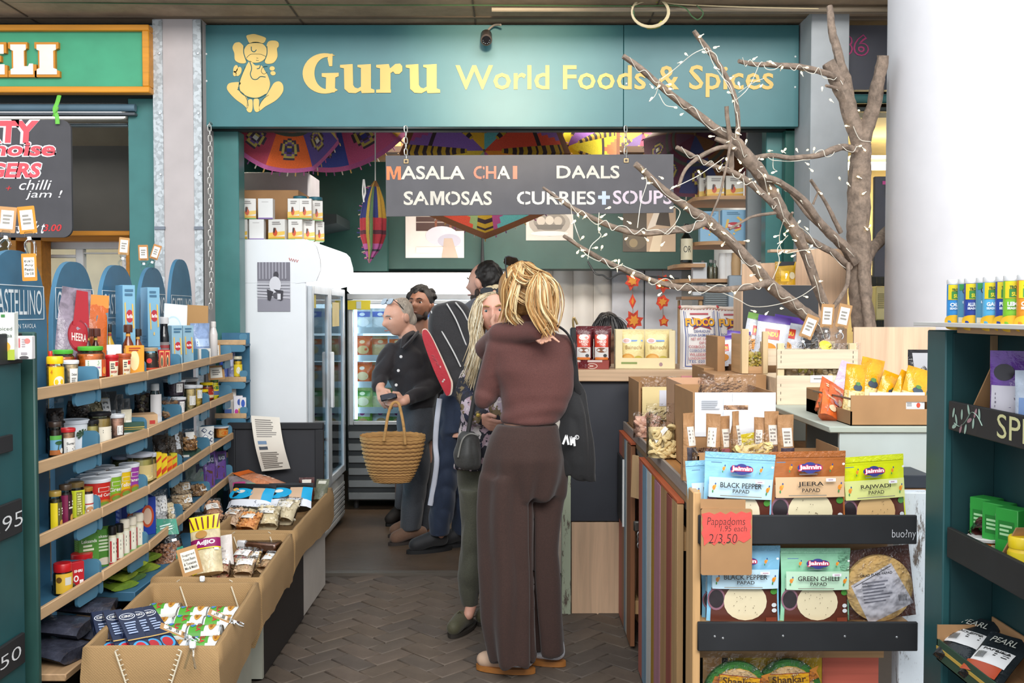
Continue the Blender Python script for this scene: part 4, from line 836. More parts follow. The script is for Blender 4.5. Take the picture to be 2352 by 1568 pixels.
for px,w,top,lab,cap in((252,17,1207,'black-capped spice shaker with white label, nearer of two','#151416'),(268,18,1202,'black-capped spice shaker with white label, farther of two','#151416'),(281,20,1192,'cream-capped spice shaker, nearest of three','#e2d8c4'),(297,20,1186,'cream-capped spice shaker, middle of three','#e2d8c4'),(312,22,1178,'cream-capped spice shaker, farthest of three','#e2d8c4')):
 BOT(px,3,w,top,lab,cap,'#d8d0b4',lab='#e6e2cf',prints=red_l if cap=='#151416' else red_l[:2]+[('r',0,1,0,.14,'#8fb56a')],sho=.72,capz=.8,neck=.85,lz=(.05,.72))
for px,w,top,lab in((284,34,1148,'royal blue salt carton behind the shakers, nearer of two'),(322,50,1140,'royal blue salt carton behind the shakers, farther of two')):
 BOX(px,3,w,top,lab,'#2343a5',dp=.07,ins=.09,left=[('L',.15,.85,.2,.85,6,'#8496cf')],front=[('e',.6,.5,.3,.3,'#d3552f'),('e',.6,.5,.2,.22,'#e7c3a8')],rz=40)
for px,w,top,lab,cols,lf,ins in((358,46,1124,'clear bag of white flour on the lowest tray',['#e8e8e8','#f1f1f1'],0,.06),(413,54,1130,'clear bag of almond flakes with white label, in front',['#c9ad86','#d8c09c','#b5946a'],0,.05),(410,54,1103,'clear bag of oat flakes with white label, behind',['#c4a986','#d2bb98'],.02,.11),(452,44,1108,'clear bag of brown nuts on the far lowest tray',['#9a7650','#b08c62','#7d5c3c'],0,.05),(382,24,1145,'small cream block in clear wrap beside the flour',['#dcc9a0','#e3d3ae'],0,.035)):
 BAG(px,3,w,top,lab,cols,t=.07,ins=ins,lift=lf,fillh=.8,n=60,s=.008,prints=[('r',.5,.9,.45,.8,'#e9e7e2'),('L',.55,.85,.5,.75,3,'#7a7772')])
PCH(443,3,46,1056,'teal and clear bag of seeds with navy panel on the far lowest tray',M('#77847c',.25,'crinkle',v=.35),[('p',[(.5,.6),(.95,.65),(.95,.9),(.55,.85)],'#26304e'),('p',[(.7,.05),(.95,.05),(.95,.6),(.75,.6)],'#3f9a86')],t=.06,ins=.10)
for px,lab in((474,'purple and clear bag of brown seeds with navy panel, left of two'),(500,'purple and clear bag of brown seeds with navy panel, right of two')):
 PCH(px,3,36,1036,lab,'#6f4f9a',[('p',[(.2,.05),(.75,.05),(.7,.45),(.3,.5)],'#6a4a3a'),('p',[(.35,.62),(.9,.66),(.9,.9),(.4,.88)],'#26304e'),('t','BLACK',.42,.86,.7,.82,'#cdd2e0')],t=.05,ins=.06)
# ---- price tags clipped on headers and lips
tag('orange price card clipped over the chalkboard edge, leftmost of the tall pair',P(14,534,3.0),8,.05,.078,rx=-4,ry=4,card='#b88a5a')
tag('orange price card held high above the first blue header',P(66,536,3.02),8,.05,.082,ry=-6,card='#cf8a2e',clipl=.07)
tag('orange price card with five lines hanging on the first blue header',P(69,645,2.99),10,.042,.082,ry=-2,card='#cf8a2e',clip=False,txt=['MIX & MATCH','Any','Pesto','2 for 5.00'])
tag('kraft price card above the middle blue header',P(283,585,4.05),20,.04,.07,ry=5)
tag('kraft price card above the fourth blue header, upright one',P(330,598,4.5),20,.042,.07,ry=-2,card='#b8804a')
tag('kraft price card above the fourth blue header, tilted one',P(352,595,4.52),20,.036,.068,ry=18,card='#b8804a')
tag('kraft price card on the lip before the bag of rusks',P(496,824,5.25),30,.05,.085,rx=-8,clip=False)
tag('kraft price card standing at the far second tray',P(498,872,5.2),30,.085,.075,rx=-8,ry=-3,clip=False)
# ---- low bin of green packets below the lowest tray
bn=thing('wooden_shelf','plain wooden bottom shelf under the nearest blue stand','shelf',(-1.3,3.2,.40))
part('board',MB().box(-1.52,-1.30,2.87,3.5,.402,.424,M('#b3906a',.65,'woody',v=.3),.003),bn,w=True)
part('board',MB().box(-1.50,-1.352,3.54,4.5,.44,.475,M('#33637f',.6),.003),bn,'blue painted board',w=True)
part('batten',MB().box(-1.46,-1.44,3.6,4.4,.402,.44,M('#33637f',.6)),bn,w=True)
for i in range(9):
 px,top,lay=[(262,0,0),(290,0,0),(316,0,0),(345,0,0),(272,1,1),(300,1,1),(328,1,1),(285,2,2),(312,2,2)][i]
 l=shelf(px,3,.05)
 pouch('green and yellow bean packet in the low blue bin, '+['first of the bottom layer','second of the bottom layer','third of the bottom layer','fourth of the bottom layer','first of the middle layer','second of the middle layer','third of the middle layer','nearer on top','farther on top'][i],(l.x+.03,l.y,.487+.026*lay),70+R.uniform(-25,25),.12,.12,.02,M(R.choice(['#7d9a34','#97a83a','#5f7d38']),.25,'crinkle',v=.3),[('r',.15,.85,.3,.5,'#3a4a2a'),('L',.2,.8,.32,.48,2,'#c9c9a0'),('e',.5,.72,.3,.12,'#b8cfa8')],rx=-84,group='green bean packets in the low bin')
for i,(x,y)in enumerate(((-1.36,2.98),(-1.36,3.18),(-1.38,3.08),(-1.38,3.3))):
 pouch('dark plastic-wrapped packet on the wooden bottom shelf, '+['lower nearer one','lower farther one','upper nearer one','upper farther one'][i],(x+.05,y,.447+.045*(i//2)),75+i*9,.16,.2,.04,M('#3a3c48',.15,'crinkle',v=.5),rx=-83,group='dark wrapped packets on the bottom shelf')
# ------------------------------------------------------------------ burlap-lined bins and cabinets in front of the blue stands
def atz(px,py,z):
 k=P(px,py,1).z-CAMZ;return P(px,py,(z-CAMZ)/k)
bur=M('#a58459',.9,'burlap',v=.2);twine=M('#d8ccb4',.8)
ZB=.53
TRO=[(2.80,3.48,-1.222,-.834,-1.272,-.893),(3.53,4.25,-1.292,-.896,-1.30,-.944),(4.30,5.36,-1.31,-.946,-1.34,-.972)]
TL_=['nearest burlap-lined bin holding cans and dark blue cartons','middle burlap-lined bin of nuts and pulses','farthest burlap-lined bin below the black panel']
for i,(ya,yb,xa0,xa1,xb0,xb1)in enumerate(TRO):
 t=thing('burlap_bin',TL_[i],'bin',((xa0+xa1)/2,(ya+yb)/2,.36),group=None)
 zf,th=.385,.016
 ring=lambda g,z:[(xa0+g,ya+g,z),(xa1-g,ya+g,z),(xb1-g,yb-g,z),(xb0+g,yb-g,z)]
 def dens(q,n=12):
  o=[]
  for k in range(4):
   a,b=Vector(q[k]),Vector(q[(k+1)%4])
   o+=[a.lerp(b,j/n)for j in range(n)]
  return o
 n=48;hem=[(.15+.05*noise.noise((k*.21,i*3.3,0))+(.11 if k<12 else 0)+(.03 if 12<=k<24 else 0))for k in range(n)]
 rows=[]
 wob=lambda v,a,s:v+Vector((noise.noise(v*9+Vector((s,0,0))),noise.noise(v*9+Vector((0,s,0))),.6*noise.noise(v*7+Vector((0,0,s)))))*a
 rows.append([wob(v,.004,1)for v in dens(ring(th+.006,zf))])
 rows.append([wob(v,.006,2)for v in dens(ring(th,(zf+ZB)/2))])
 rows.append([wob(v,.005,3)for v in dens(ring(th,ZB-.006))])
 rows.append([wob(v,.005,4)for v in dens(ring(th*.5,ZB))])
 rows.append([wob(v,.005,5)for v in dens(ring(0,ZB-.005))])
 r0=dens(ring(-.006,ZB))
 for f in(.35,.7,1):
  rows.append([wob(Vector((v.x,v.y,ZB-hem[k]*f)),.009*f+.003,6+f)for k,v in enumerate(r0)])
 vs=[v for r in rows for v in r];fs=[tuple(range(n))]
 fs=[tuple(range(n))]+[(r*n+k,(r+1)*n+k,(r+1)*n+(k+1)%n,r*n+(k+1)%n)for r in range(len(rows)-1)for k in range(n)]
 part('burlap_lining',MB().add(vs,fs,bur),t,w=True,sharp=80)
 b=MB();q=ring(th+.004,zf-.004)+ring(th+.004,zf-.02)
 b.add(q,[(0,1,2,3),(7,6,5,4),(0,4,5,1),(1,5,6,2),(2,6,7,3),(3,7,4,0)],M('#7d6548',.7,'wood'))
 part('base_board',b,t,w=True)
 st=MB()
 ymid=ya-.008
 for(xs,sgn)in((xa0+.10,1),(xa1-.10,-1)):
  p0=Vector((xs,ymid-.002,ZB-.01));pts=[p0+Vector((sgn*.055*k/6,-.004,-.17*k/6))for k in range(7)]if i==0 else[p0+Vector((sgn*.01*k/3,-.004,-.06*k/3))for k in range(4)]
  st.tube(pts,.0024,twine,5)
  for k in range(len(pts)*2-2):
   a=pts[k//2].lerp(pts[min(k//2+1,len(pts)-1)],(k%2)/2);st.tube([a,a+Vector((.010*sgn,-.002,.006))],.0018,twine,4)
 for xs in(xb0+.11,xb1-.09):
  p0=Vector((xs,yb-th-.006,ZB-.012));st.tube([p0,p0+Vector((.018,-.004,-.05)),p0+Vector((.03,-.006,-.085))],.0025,twine,5)
 part('stitching',st,t,'pale twine stitches',w=True)
cabg=M('#a4a496',.7,v=.08)
single('cabinet',MB().box(-1.24,-1.02,2.95,3.86,0,.358,cabg,.004),'grey-green plinth under the nearest burlap bin','cabinet')
cb1=thing('cabinet','black-sided low cabinet under the middle burlap bin','cabinet',(-1.15,4.3,0))
part('body',MB().box(-1.30,-1.005,3.985,4.765,0,.362,M('#1f1b1a',.6,v=.1),.003),cb1,w=True)
part('end_panel',MB().box(-1.30,-1.003,3.965,3.985,0,.362,cabg,.002),cb1,w=True)
single('cabinet',MB().box(-1.30,-1.01,4.775,5.35,0,.362,M('#b9b2ab',.6,v=.06),.004),'pale grey low cabinet under the farthest burlap bin','cabinet')
# --- bin 1: cartons of tomato paste and cans
cir=lambda:[('e',.5,.84,.42,.07,'#d9dde4'),('e',.5,.84,.38,.058,'#1d2947'),('t','CIRIO',.2,.8,.815,.865,'#e8e6e0'),('L',.2,.8,.45,.72,5,'#9aa8c4'),('e',.5,.16,.4,.13,'#3d9bd0'),('e',.5,.16,.27,.1,'#b81f2a'),('r',0,1,.32,.34,'#c8a25a')]
for k,(px,py,z,lab)in enumerate(((385,1486,.475,'farthest right of the leaning row in the near bin'),(352,1494,.485,'second from the right in the near bin'),(322,1500,.49,'middle of the row in the near bin'),(285,1502,.485,'second from the left in the near bin'),(248,1504,.475,'leftmost of the row in the near bin'))):
 p=atz(px,py,z)
 carton('dark blue tomato paste carton, '+lab,p+Vector((0,.03,-.03)),44-k*3,.056,.036,.215,'#16223f',front=cir(),left=[('L',.2,.8,.2,.8,4,'#5a6a90')],rx=-66,name='tomato_paste_carton',cat='carton',r=.3)
stl=lambda:[('r',0,1,.02,.44,'#4e9c2f'),('r',.2,.8,.42,.52,'#4e9c2f'),('t','STELLA',.2,.8,.26,.42,'#b8292f',.05),('e',.5,.13,.12,.08,'#4a86c4'),('e',.5,.76,.26,.12,'#c9923a'),('e',.42,.78,.08,.04,'#a5672a'),('e',.58,.74,.08,.04,'#a5672a')]
cans=[(378,1384,0,-84,'back left corner'),(360,1418,0,-78,'left end'),(446,1392,0,-88,'back row, middle'),(515,1392,0,-88,'back row, right'),(438,1412,0,-87,'second row, middle'),(507,1412,0,-88,'second row, right'),(420,1431,0,-86,'third row, left'),(470,1434,0,-86,'third row, right'),(478,1460,.03,-82,'front right'),(392,1470,0,-84,'front row, left')]
for px,py,dz_,rz,lab in cans:
 p=atz(px,py,.47+dz_)
 ax=Vector((-sin(radians(rz)),cos(radians(rz)),0))
 can('green and white can of beans lying in the near bin, '+lab,p-ax*.055+Vector((0,0,-.038)),rz,.036,.11,'#e6e8e4',stl(),rx=-90)
p=atz(385,1488,.49);can('blue tomato can lying at the front edge of the near bin, left',p+Vector((-.11,.02,-.05)),-88,.034,.11,'#233a8c',[('r',0,1,.4,.7,'#e6e2e4'),('e',.5,.55,.2,.12,'#c9302a'),('t','STELLA',.25,.75,.1,.24,'#b8292f',.04)],rx=-90)
can('blue tomato can lying at the front edge of the near bin, right',p+Vector((.012,.02,-.05)),-88,.034,.11,'#233a8c',[('r',0,1,.3,.95,'#e6e2e4'),('L',.3,.7,.4,.8,3,'#555')],rx=-90)
tag('kraft price card lying over the cans at the left of the near bin',atz(395,1456,.535)+Vector((.04,-.01,0)),105,.05,.075,rx=-62,txt=['Tinned','Tomatoes'])
tag('kraft price card lying over the cans at the right of the near bin',atz(528,1424,.535),100,.055,.07,rx=-64,txt=['Tins','Beans'])
for px,py,dd,lab in((443,1488,2.785,'clear plastic price clip on the front rim of the near bin'),(465,1335,3.505,'clear plastic price clip on the front rim of the middle bin')):
 t=thing('price_clip',lab,'clip',P(px,py,dd));c=MB();q=M('#eef2f4',.1,'clear',v=.05)
 part('pivot',MB().box(-.009,.009,-.008,.004,.0,.02,M('#eceff0',.3),.003),t)
 part('legs',c.tube([(-.004,-.006,.0),(-.008,-.02,-.02),(-.016,-.024,-.05)],.004,q,6).tube([(.004,-.006,.0),(.008,-.02,-.02),(.016,-.024,-.05)],.004,q,6),t)
# --- bin 2: bags of nuts
p=atz(388,1318,.43)
clearbag('tall clear bag of hazelnuts with teal panels leaning in the middle bin',p,15,.155,.26,.06,['#8a5f42','#a07150','#74492f'],fillh=.45,n=110,s=.009,rx=-22,ry=-14,prints=[('p',[(.42,.62),(.98,.55),(.98,.8),(.5,.88)],'#2f8f74'),('L',.55,.9,.64,.76,3,'#cfe3da'),('p',[(.7,.0),(1,.0),(1,.36),(.86,.34)],'#2f8f74'),('p',[(0,.45),(.14,.5),(.12,.75),(0,.7)],'#2f8f74'),('r',.78,.9,.45,.49,'#eeeeec')])
t_,f_=pouch('yellow and maroon striped snack bag with clear front in the middle bin',atz(478,1318,.43),8,.12,.24,.06,M('#d9c9a0',.3,'crinkle',v=.3),[('r',0,1,.74,1,'#e6d422')]+[('p',[(a,.76),(a+.05,.76),(a+.02+(a-.5)*.3,.98),(a-.03+(a-.5)*.3,.98)],'#6e2230')for a in(.12,.28,.44,.6,.76,.9)]+[('r',0,1,.42,.58,'#8d1a5c'),('t','AdJiO',.2,.85,.45,.55,'#ece4e8',.04),('r',0,1,.40,.42,'#e6d422'),('r',.0,.2,.0,.1,'#e6d422'),('e',.4,.66,.2,.07,'#b98a4c'),('r',.82,.95,.36,.4,'#f0efec')],rx=-26,ry=-8,name='snack_bag',cat='bag')
tag('large kraft price card with five printed lines in the middle bin',atz(448,1316,.50)+Vector((0,-.02,0)),12,.075,.105,rx=-16,ry=-16,txt=['Sugared','Tinned Beans','& Tomatoes','Mix & Match','xx'][:4],clip=False)
pouch('white frosted paper bag behind the small nut bags',atz(515,1300,.44),10,.08,.13,.03,'#d3cbc6',[('L',.2,.7,.4,.6,2,'#b0a5a0')],rx=-30,ry=-8)
for k,(px,py,rz,lab,cols)in enumerate(((508,1312,10,'front left',['#c2a080','#a8584c']),(548,1292,-8,'centre left',['#c9ad88','#9c4a44']),(575,1296,5,'centre, with pale peanuts',['#d8bc8c','#cfae78']),(610,1302,-15,'right',['#cfb088','#b8946c']),(528,1276,12,'back left',['#8a3a38','#a5524a']),(578,1276,-5,'back middle',['#8a3a38','#b07a68']),(622,1284,-12,'back right',['#b8946c','#9c4a44']),(560,1314,3,'front right',['#c9ad88','#c2a080']))):
 p=atz(px,py,.43+.012*(k%2));clearbag('small clear bag of pink-skinned nuts with white label, middle bin, '+lab,p+Vector((0,-.02,-.01)),rz,.085,.12,.045,cols,fillh=.75,n=40,s=.007,rx=-62,prints=[('r',.12,.88,.35,.75,'#ecebe8'),('L',.2,.8,.4,.7,4,'#8d8a86')])
t=thing('date_tray','clear-topped tray of dates with silver end in the middle bin','tray',atz(598,1262,.46),-16)
part('tray',MB().box(-.09,.09,-.035,.035,0,.035,M('#6e4a36',.4,v=.3),.006),t);part('wrap',MB().box(-.093,.093,-.038,.038,-.001,.042,PLASTIC,.008),t);part('label',MB().box(-.094,-.05,-.0385,.0385,0,.0425,M('#d9d9dc',.3),.006),t)
# --- bin 3: pasta, rice and pulses
for k,(px,py,w,h,c,rz,lab)in enumerate(((495,1202,.10,.15,['#b98a68','#c99a78'],30,'brown bag with white sticker, left'),(525,1212,.11,.13,['#c2a488','#b8977a'],-20,'beige bag with white sticker, left centre'),(570,1190,.13,.16,['#d8c9a0','#e0d4b0'],8,'cream pasta bag, centre back'),(565,1220,.11,.12,['#d9995a','#cf8a4c'],-10,'orange pulse bag, centre front'),(612,1212,.12,.14,['#d6c6a0','#e3d8bc'],6,'cream pasta bag, right front'),(648,1198,.12,.15,['#d4c7a8','#e6dcc4'],-12,'pale bag of ginger-coloured pieces, right'),(620,1180,.11,.12,['#c98a5a','#d29a6c'],14,'tan bag, behind the right pasta bags'),(485,1225,.10,.11,['#b8937a','#a98064'],50,'dusky brown bag, front left corner'))):
 p=atz(px,py,.475);clearbag('clear bag in the farthest bin: '+lab,p,rz,w,h,.07,c,fillh=.85,n=50,s=.010,rx=-48,prints=[('r',.15,.75,.42,.72,'#eae6df'),('L',.22,.7,.46,.68,3,'#8d8881')])
til=[('r',0,1,.8,1,'#17191c'),('r',.5,1,.28,.8,'#c9a98c'),('e',.25,.55,.3,.24,'#1f9fd0'),('e',.25,.62,.1,.08,'#e6e2d8'),('e',.1,.72,.07,.07,'#e3a43c'),('r',.78,1,.28,.8,'#1f9fd0'),('r',0,1,0,.28,'#dfe2ea'),('L',.06,.9,.03,.26,5,'#6d7484')]
for px,py,lab in((572,1166,'black and blue rice pouch lying in the farthest bin, left of two'),(664,1164,'black and blue rice pouch lying in the farthest bin, right of two')):
 p=atz(px,py,.52);pouch(lab,p+Vector((0,-.01,-.01)),4 if px>600 else-6,.22,.15,.06,'#17191c',til,rx=-42,name='rice_pouch')
pouch('orange and clear bag of crisps lying at the back of the farthest bin',atz(655,1128,.55),66,.13,.30,.06,M('#c9825c',.25,'crinkle',v=.4),[('r',0,1,.84,1,'#e06a1c'),('L',.2,.8,.3,.6,3,'#d9b49c'),('r',.6,.75,.5,.56,'#f0eeea')],rx=-74)
pouch('grey and magenta bag under the orange crisps bag',atz(566,1142,.53),20,.16,.16,.05,M('#8a7f80',.25,'crinkle',v=.4),[('r',.1,.5,.4,.6,'#b03a74'),('r',.55,.9,.3,.5,'#7a9a80')],rx=-55)
pouch('dark brown packet at the back right of the farthest bin',atz(704,1150,.49),10,.08,.13,.05,M('#4a2420',.25,'crinkle',v=.4),[('r',.2,.8,.7,.9,'#d9d2c8')],rx=-30)
pouch('grey-green packet in the back right corner of the farthest bin',atz(734,1150,.49),-8,.07,.12,.05,M('#6c6e5c',.25,'crinkle',v=.4),[('r',.2,.8,.75,.92,'#cfccc0')],rx=-30)
# black panel in front of the fridge, curled notice
bp=thing('panel_board','black framed board standing in front of the white fridge','board',(-1.25,5.42,0))
xa,xb,za,zb=PX(523,5.44),PX(742,5.44),.45,PZ(970,5.44);blk=M('#2b2c31',.6,v=.12)
part('panel',MB().box(xa+.02,xb-.02,5.43,5.45,0,zb-.02,blk),bp,w=True)
for n_,a,b,e,f in(('frame_rail',xa,xb,zb-.035,zb),('frame_rail',xa,xa+.04,0,zb-.036),('frame_rail',xb-.045,xb,0,zb-.036)):
 part(n_,MB().box(a,b,5.418,5.452,e,f,M('#232428',.5),.003),bp,w=True)
nt_=thing('notice','long curled paper notice taped over the black framed board','notice',P(612,1075,5.38))
za,zb=PZ(1078,5.38),PZ(957,5.38);pf=lambda u,v,o=0:Vector((PX(614,5.38)-.075+.15*u+.045*(1-v)**1.2-.02*v*v,5.40-.05*sin(pi*(1-v))-.035*(1-v)**2-o+.02*(u-.5),za+(zb-za)*v+.012*(u-.5)*(1-2*v)))
part('sheet',MB().grid(lambda u,v:pf(u,v),6,14,M('#d9d2c6',.7,v=.05)),nt_,w=True)
k=MB();draw(k,[('L',.12,.85,.62,.95,9,'#77716a'),('r',.12,.42,.40,.56,'#2f3a48'),('r',.12,.42,.5,.56,'#5a7a9c'),('L',.12,.85,.04,.36,9,'#77716a')],pf,nu=4,nv=6);part('print',k,nt_,w=True)
# ------------------------------------------------------------------ right side: counter, table, gates, papad rack, spice rack
ply=M('#dcb998',.6,'wood',v=.2);pine=M('#c49a68',.55,'wood',v=.3);pinex=M('#b8936a',.55,'woodx',v=.25);card_=M('#a87f56',.85,v=.12);card2=M('#96714c',.85,v=.1)
navy=M('#33363e',.55,v=.1)
ct=thing('counter','long serving counter with navy front, plywood base and pale wooden top','counter',(.9,5.1,0))
ZT=1.195;d=4.85
part('top',MB().box(.27,1.62,4.82,5.42,ZT-.055,ZT,M('#cfae8c',.5,'woodx',v=.2),.004),ct,w=True)
part('front_panel',MB().box(.285,1.6,d,d+.03,PZ(1197,d),ZT-.056,navy,.002),ct,'navy front panel',w=True)
part('lower_panel',MB().box(.292,1.6,d-.004,d+.03,PZ(1415,d),PZ(1199,d),ply,.002),ct,'plywood lower panel',w=True)
part('end_post',MB().box(.245,.287,d-.01,d+.06,PZ(1432,d),ZT-.06,M('#aab49c',.6,'chip',v=.1)),ct,'pale green chipped post',w=True)
part('foot',MB().box(.30,.325,d,d+.3,0,PZ(1415,d),ply).box(.52,.54,d,d+.3,0,PZ(1415,d),ply),ct,w=True)
part('carcass',MB().box(.30,1.6,d+.04,5.4,.06,ZT-.06,M('#3a332d',.7)),ct,w=True)
single('sticky_note',MB().box(PX(1566,4.81),PX(1612,4.81),4.812,4.8185,PZ(876,4.81),PZ(863,4.81),M('#e59a9c',.8)),'small pink note on the edge of the counter top','note')
# goods on the counter
t=carton('red-brown display box of coffee packs on the left end of the counter',(PX(1360,4.98),4.98,ZT),-4,.165,.15,.045,'#8e3a30',front=[('e',.5,.35,.16,.3,'#dccfc0'),('e',.5,.35,.14,.24,'#8e3a30'),('L',.42,.58,.25,.45,1,'#dccfc0'),('r',.05,.8,.78,1,'#cdbab4')],name='display_box')
for i,(x,y_)in enumerate(((1341,4.93),(1382,4.93),(1343,5.0),(1384,5.0),(1346,5.06),(1386,5.06))):
 lab=['red coffee pack, front left in the display box','red coffee pack, front right in the display box','red coffee pack, middle left in the display box','red coffee pack, middle right in the display box','red coffee pack, back left in the display box','red coffee pack, back right in the display box'][i]
 pouch(lab,(PX(x,y_),y_,ZT+.006),-4,.078,.205,.05,'#5f1a20',[('r',.08,.92,.5,.8,'#c7402a'),('e',.5,.74,.32,.07,'#e8d7c4'),('t','UNICO',.2,.8,.6,.66,'#f0dccf',.03),('t','TAZA',.35,.75,.54,.59,'#f0dccf',.03),('r',.06,.94,.24,.5,'#d8d4d0'),('e',.5,.43,.34,.06,'#7c4a2c'),('e',.72,.3,.12,.04,'#4a4a4c'),('r',.08,.9,.2,.26,'#d87838')],k='crinkle',r=.2,name='coffee_pack',cat='packet')
bs=thing('display_box','cream cardboard display box with two biscuit packs behind its cut-out front','box',(PX(1480,5.0),5.0,ZT),-4)
w_,h_,dp_=.295,.195,.17;cm=M('#e8d9ad',.6,v=.05);k=MB()
k.prism([(-w_/2,0),(w_/2,0),(w_/2,h_*.98),(w_/2-.03,h_*.98),(w_/2-.03,.055),(-w_/2+.035,.055),(-w_/2+.035,h_),(-w_/2,h_)],-dp_/2,-dp_/2+.003,cm)
k.box(-w_/2,-w_/2+.003,-dp_/2,dp_/2,0,h_,cm).box(w_/2-.003,w_/2,-dp_/2,dp_/2,0,h_*.98,M('#d2b98a',.6)).box(-w_/2,w_/2,dp_/2-.003,dp_/2,0,h_,cm).box(-w_/2,w_/2,-dp_/2,dp_/2,0,.004,cm)
part('carton',k,bs)
k=MB();draw(k,[('L',.1,.4,.1,.2,1,'#8a9a5a'),('e',.76,.12,.03,.05,'#a8888a')],boxfn(w_,dp_,h_));part('print',k,bs)
for x,lab in((-.062,'cream biscuit pack with a round biscuit picture, left in the display box'),(.06,'cream biscuit pack with a round biscuit picture, right in the display box')):
 o=Matrix.Rotation(radians(-4),3,'Z')@Vector((x,-.045,0))
 pouch(lab,Vector((PX(1480,5.0),5.0,ZT+.006))+o,-4,.118,.185,.05,'#ecd898',[('e',.25,.72,.2,.07,'#e6e4ea'),('e',.25,.72,.13,.05,'#d9a8a0'),('L',.45,.95,.68,.76,1,'#5a8ac4'),('t','Bainechi',.2,.9,.5,.6,'#a8884a',0),('e',.3,.22,.3,.16,'#e3a44c'),('e',.3,.22,.22,.12,'#e8b562'),('e',.75,.22,.2,.1,'#c4b04a'),('r',.1,.9,.02,.08,'#f0c25c')],name='biscuit_pack',cat='packet',r=.35,v=.06)
# rice sacks
def sack(label,loc,rz,w,h,t_,clip=1):
 th,f=pouch(label,loc,rz,w,h,t_,M('#ddd8d4',.6,'rough',v=.1),[],name='rice_sack',cat='sack',gus=1,v=.05)
 fr=[('r',.04,.96,.03,.96,'#e3ddd8')]
 for a,b,c,e in((.08,.10,.05,.92),(.9,.92,.05,.92),(.08,.92,.04,.055),(.13,.14,.08,.9),(.86,.87,.08,.9)):fr.append(('r',a,b,c,e,'#4a5a94'))
 fr+=[('L',.25,.8,.84,.89,1,'#b5525a'),('p',[(.28,.62),(.36,.72),(.28,.82),(.5,.77),(.8,.83),(.7,.72),(.8,.62),(.5,.67)],'#8d2f3c'),('t','FUDCO',.12,.92,.665,.79,'#2c3a78',.06),('t','FUDCO',.1,.9,.675,.8,'#e8a51f',.05)]
 for s,y,c,x0,x1 in(('DEHRADUNI',.575,'#46548c',.3,.74),('SONA BASMATI RICE',.515,'#46548c',.14,.9),('NET WT. 5 KGS',.455,'#b5525a',.2,.7),('EXP 07.10.2023',.395,'#b5525a',.42,.88),('COSBOLD ESTATE',.335,'#b5525a',.14,.88),('COSBOLD ROAD',.275,'#46548c',.16,.72),('WILLESDEN',.215,'#b5525a',.16,.62),('LONDON NW10 9NY',.155,'#b5525a',.14,.8),('TEL 020 8838',.105,'#46548c',.14,.84),('www.co.uk',.06,'#b5525a',.2,.7)):fr.append(('t',s,x0,x1,y,y+.042,c,.01))
 k=MB();draw(k,fr,lambda u,v,o:f(u,v,o*1.4+.0012),rough=.6,nu=10,nv=14);part('print',k,th,sharp=60)
 hem=MB().tube([Vector(f(u/10,.965+.01*sin(u)))+Vector((0,0,0))for u in range(11)],.009,M('#dcc9ba',.8,'crinkle',v=.15),8);part('rolled_top',hem,th)
 st=MB()
 for u in range(12):st.tube([Vector(f(.03+u*.085,.93))+Vector((0,-.003,0)),Vector(f(.06+u*.085,.945))+Vector((0,-.003,0))],.002,M('#b04a4a',.7),4)
 for u in(0,1):st.lathe([(0,-.012),(.012,0),(0,.012)],M('#b33a3a',.7),6,T=Matrix.Translation(Vector(f(u,.97))))
 part('stitching',st,th)
sack('white rice sack with yellow and red lettering, left of two on the counter',(PX(1606,4.93),4.95,ZT),8,.19,.315,.11)
sack('white rice sack with yellow and red lettering, right of two on the counter',(PX(1690,5.05),5.12,ZT),4,.20,.31,.11)
# plywood back panels with a black fronted box
pb=thing('plywood_screen','stepped plywood back panel standing behind the fairy-light tree','panel',(1.35,4.8,0))
dd=4.78;part('panel',MB().prism([(PX(1704,dd),.9),(PX(1946,dd),.9),(PX(1946,dd),PZ(571,dd)),(PX(1829,dd),PZ(571,dd)),(PX(1829,dd),PZ(601,dd)),(PX(1704,dd),PZ(606,dd))],dd,dd+.012,ply),pb,w=True)
part('ledge',MB().box(PX(1766,4.74),PX(1829,4.74),4.72,4.778,PZ(579,4.74),PZ(573,4.74),ply),pb,w=True)
bb=thing('black_box','black fronted plywood box before the back panel, under the yellow snack bag','box',(PX(1790,4.6),4.66,ZT))
part('front',MB().box(PX(1707,4.6),PX(1880,4.6),4.6,4.606,ZT+.001,PZ(655,4.6),M('#3b3c3f',.7,v=.12)),bb,w=True)
part('carcass',MB().box(PX(1704,4.6),PX(1882,4.6),4.607,4.775,ZT+.001,PZ(654,4.6),ply),bb,w=True)
pouch('yellow snack bag with dark tied top on the black box',(PX(1803,4.68),4.68,PZ(654,4.6)+.001),5,.10,.11,.05,M('#c99a1c',.2,'crinkle',v=.35),[('r',.2,.6,.15,.6,'#e8b814'),('p',[(.1,.8),(.9,.85),(.95,1),(.3,1)],'#2c2b30'),('e',.75,.4,.15,.15,'#d9c9a4')])
# --- table
TZ=.945
tb=thing('table','wooden display table with grey metal edging behind the striped gates','table',(.85,3.9,0))
part('top',MB().box(.548,1.40,2.9,4.80,TZ-.03,TZ,M('#b07a44',.5,'woody',v=.3),.003),tb,w=True)
part('edging',MB().box(.538,.548,2.9,4.80,TZ-.035,TZ+.004,M('#9b8f86',.5,'woody',v=.2)).box(.541,.56,2.9,4.80,TZ-.06,TZ-.036,M('#8d7455',.6,'woody')).box(.545,.57,2.9,4.8,TZ-.085,TZ-.061,M('#77736c',.5)),tb,'grey worn edging',w=True)
for x,y in((.62,3.05),(1.34,3.05),(.62,4.72),(1.34,4.72)):part('leg',MB().box(x-.025,x+.025,y-.025,y+.025,0,TZ-.031,pine,.003),tb,w=True)
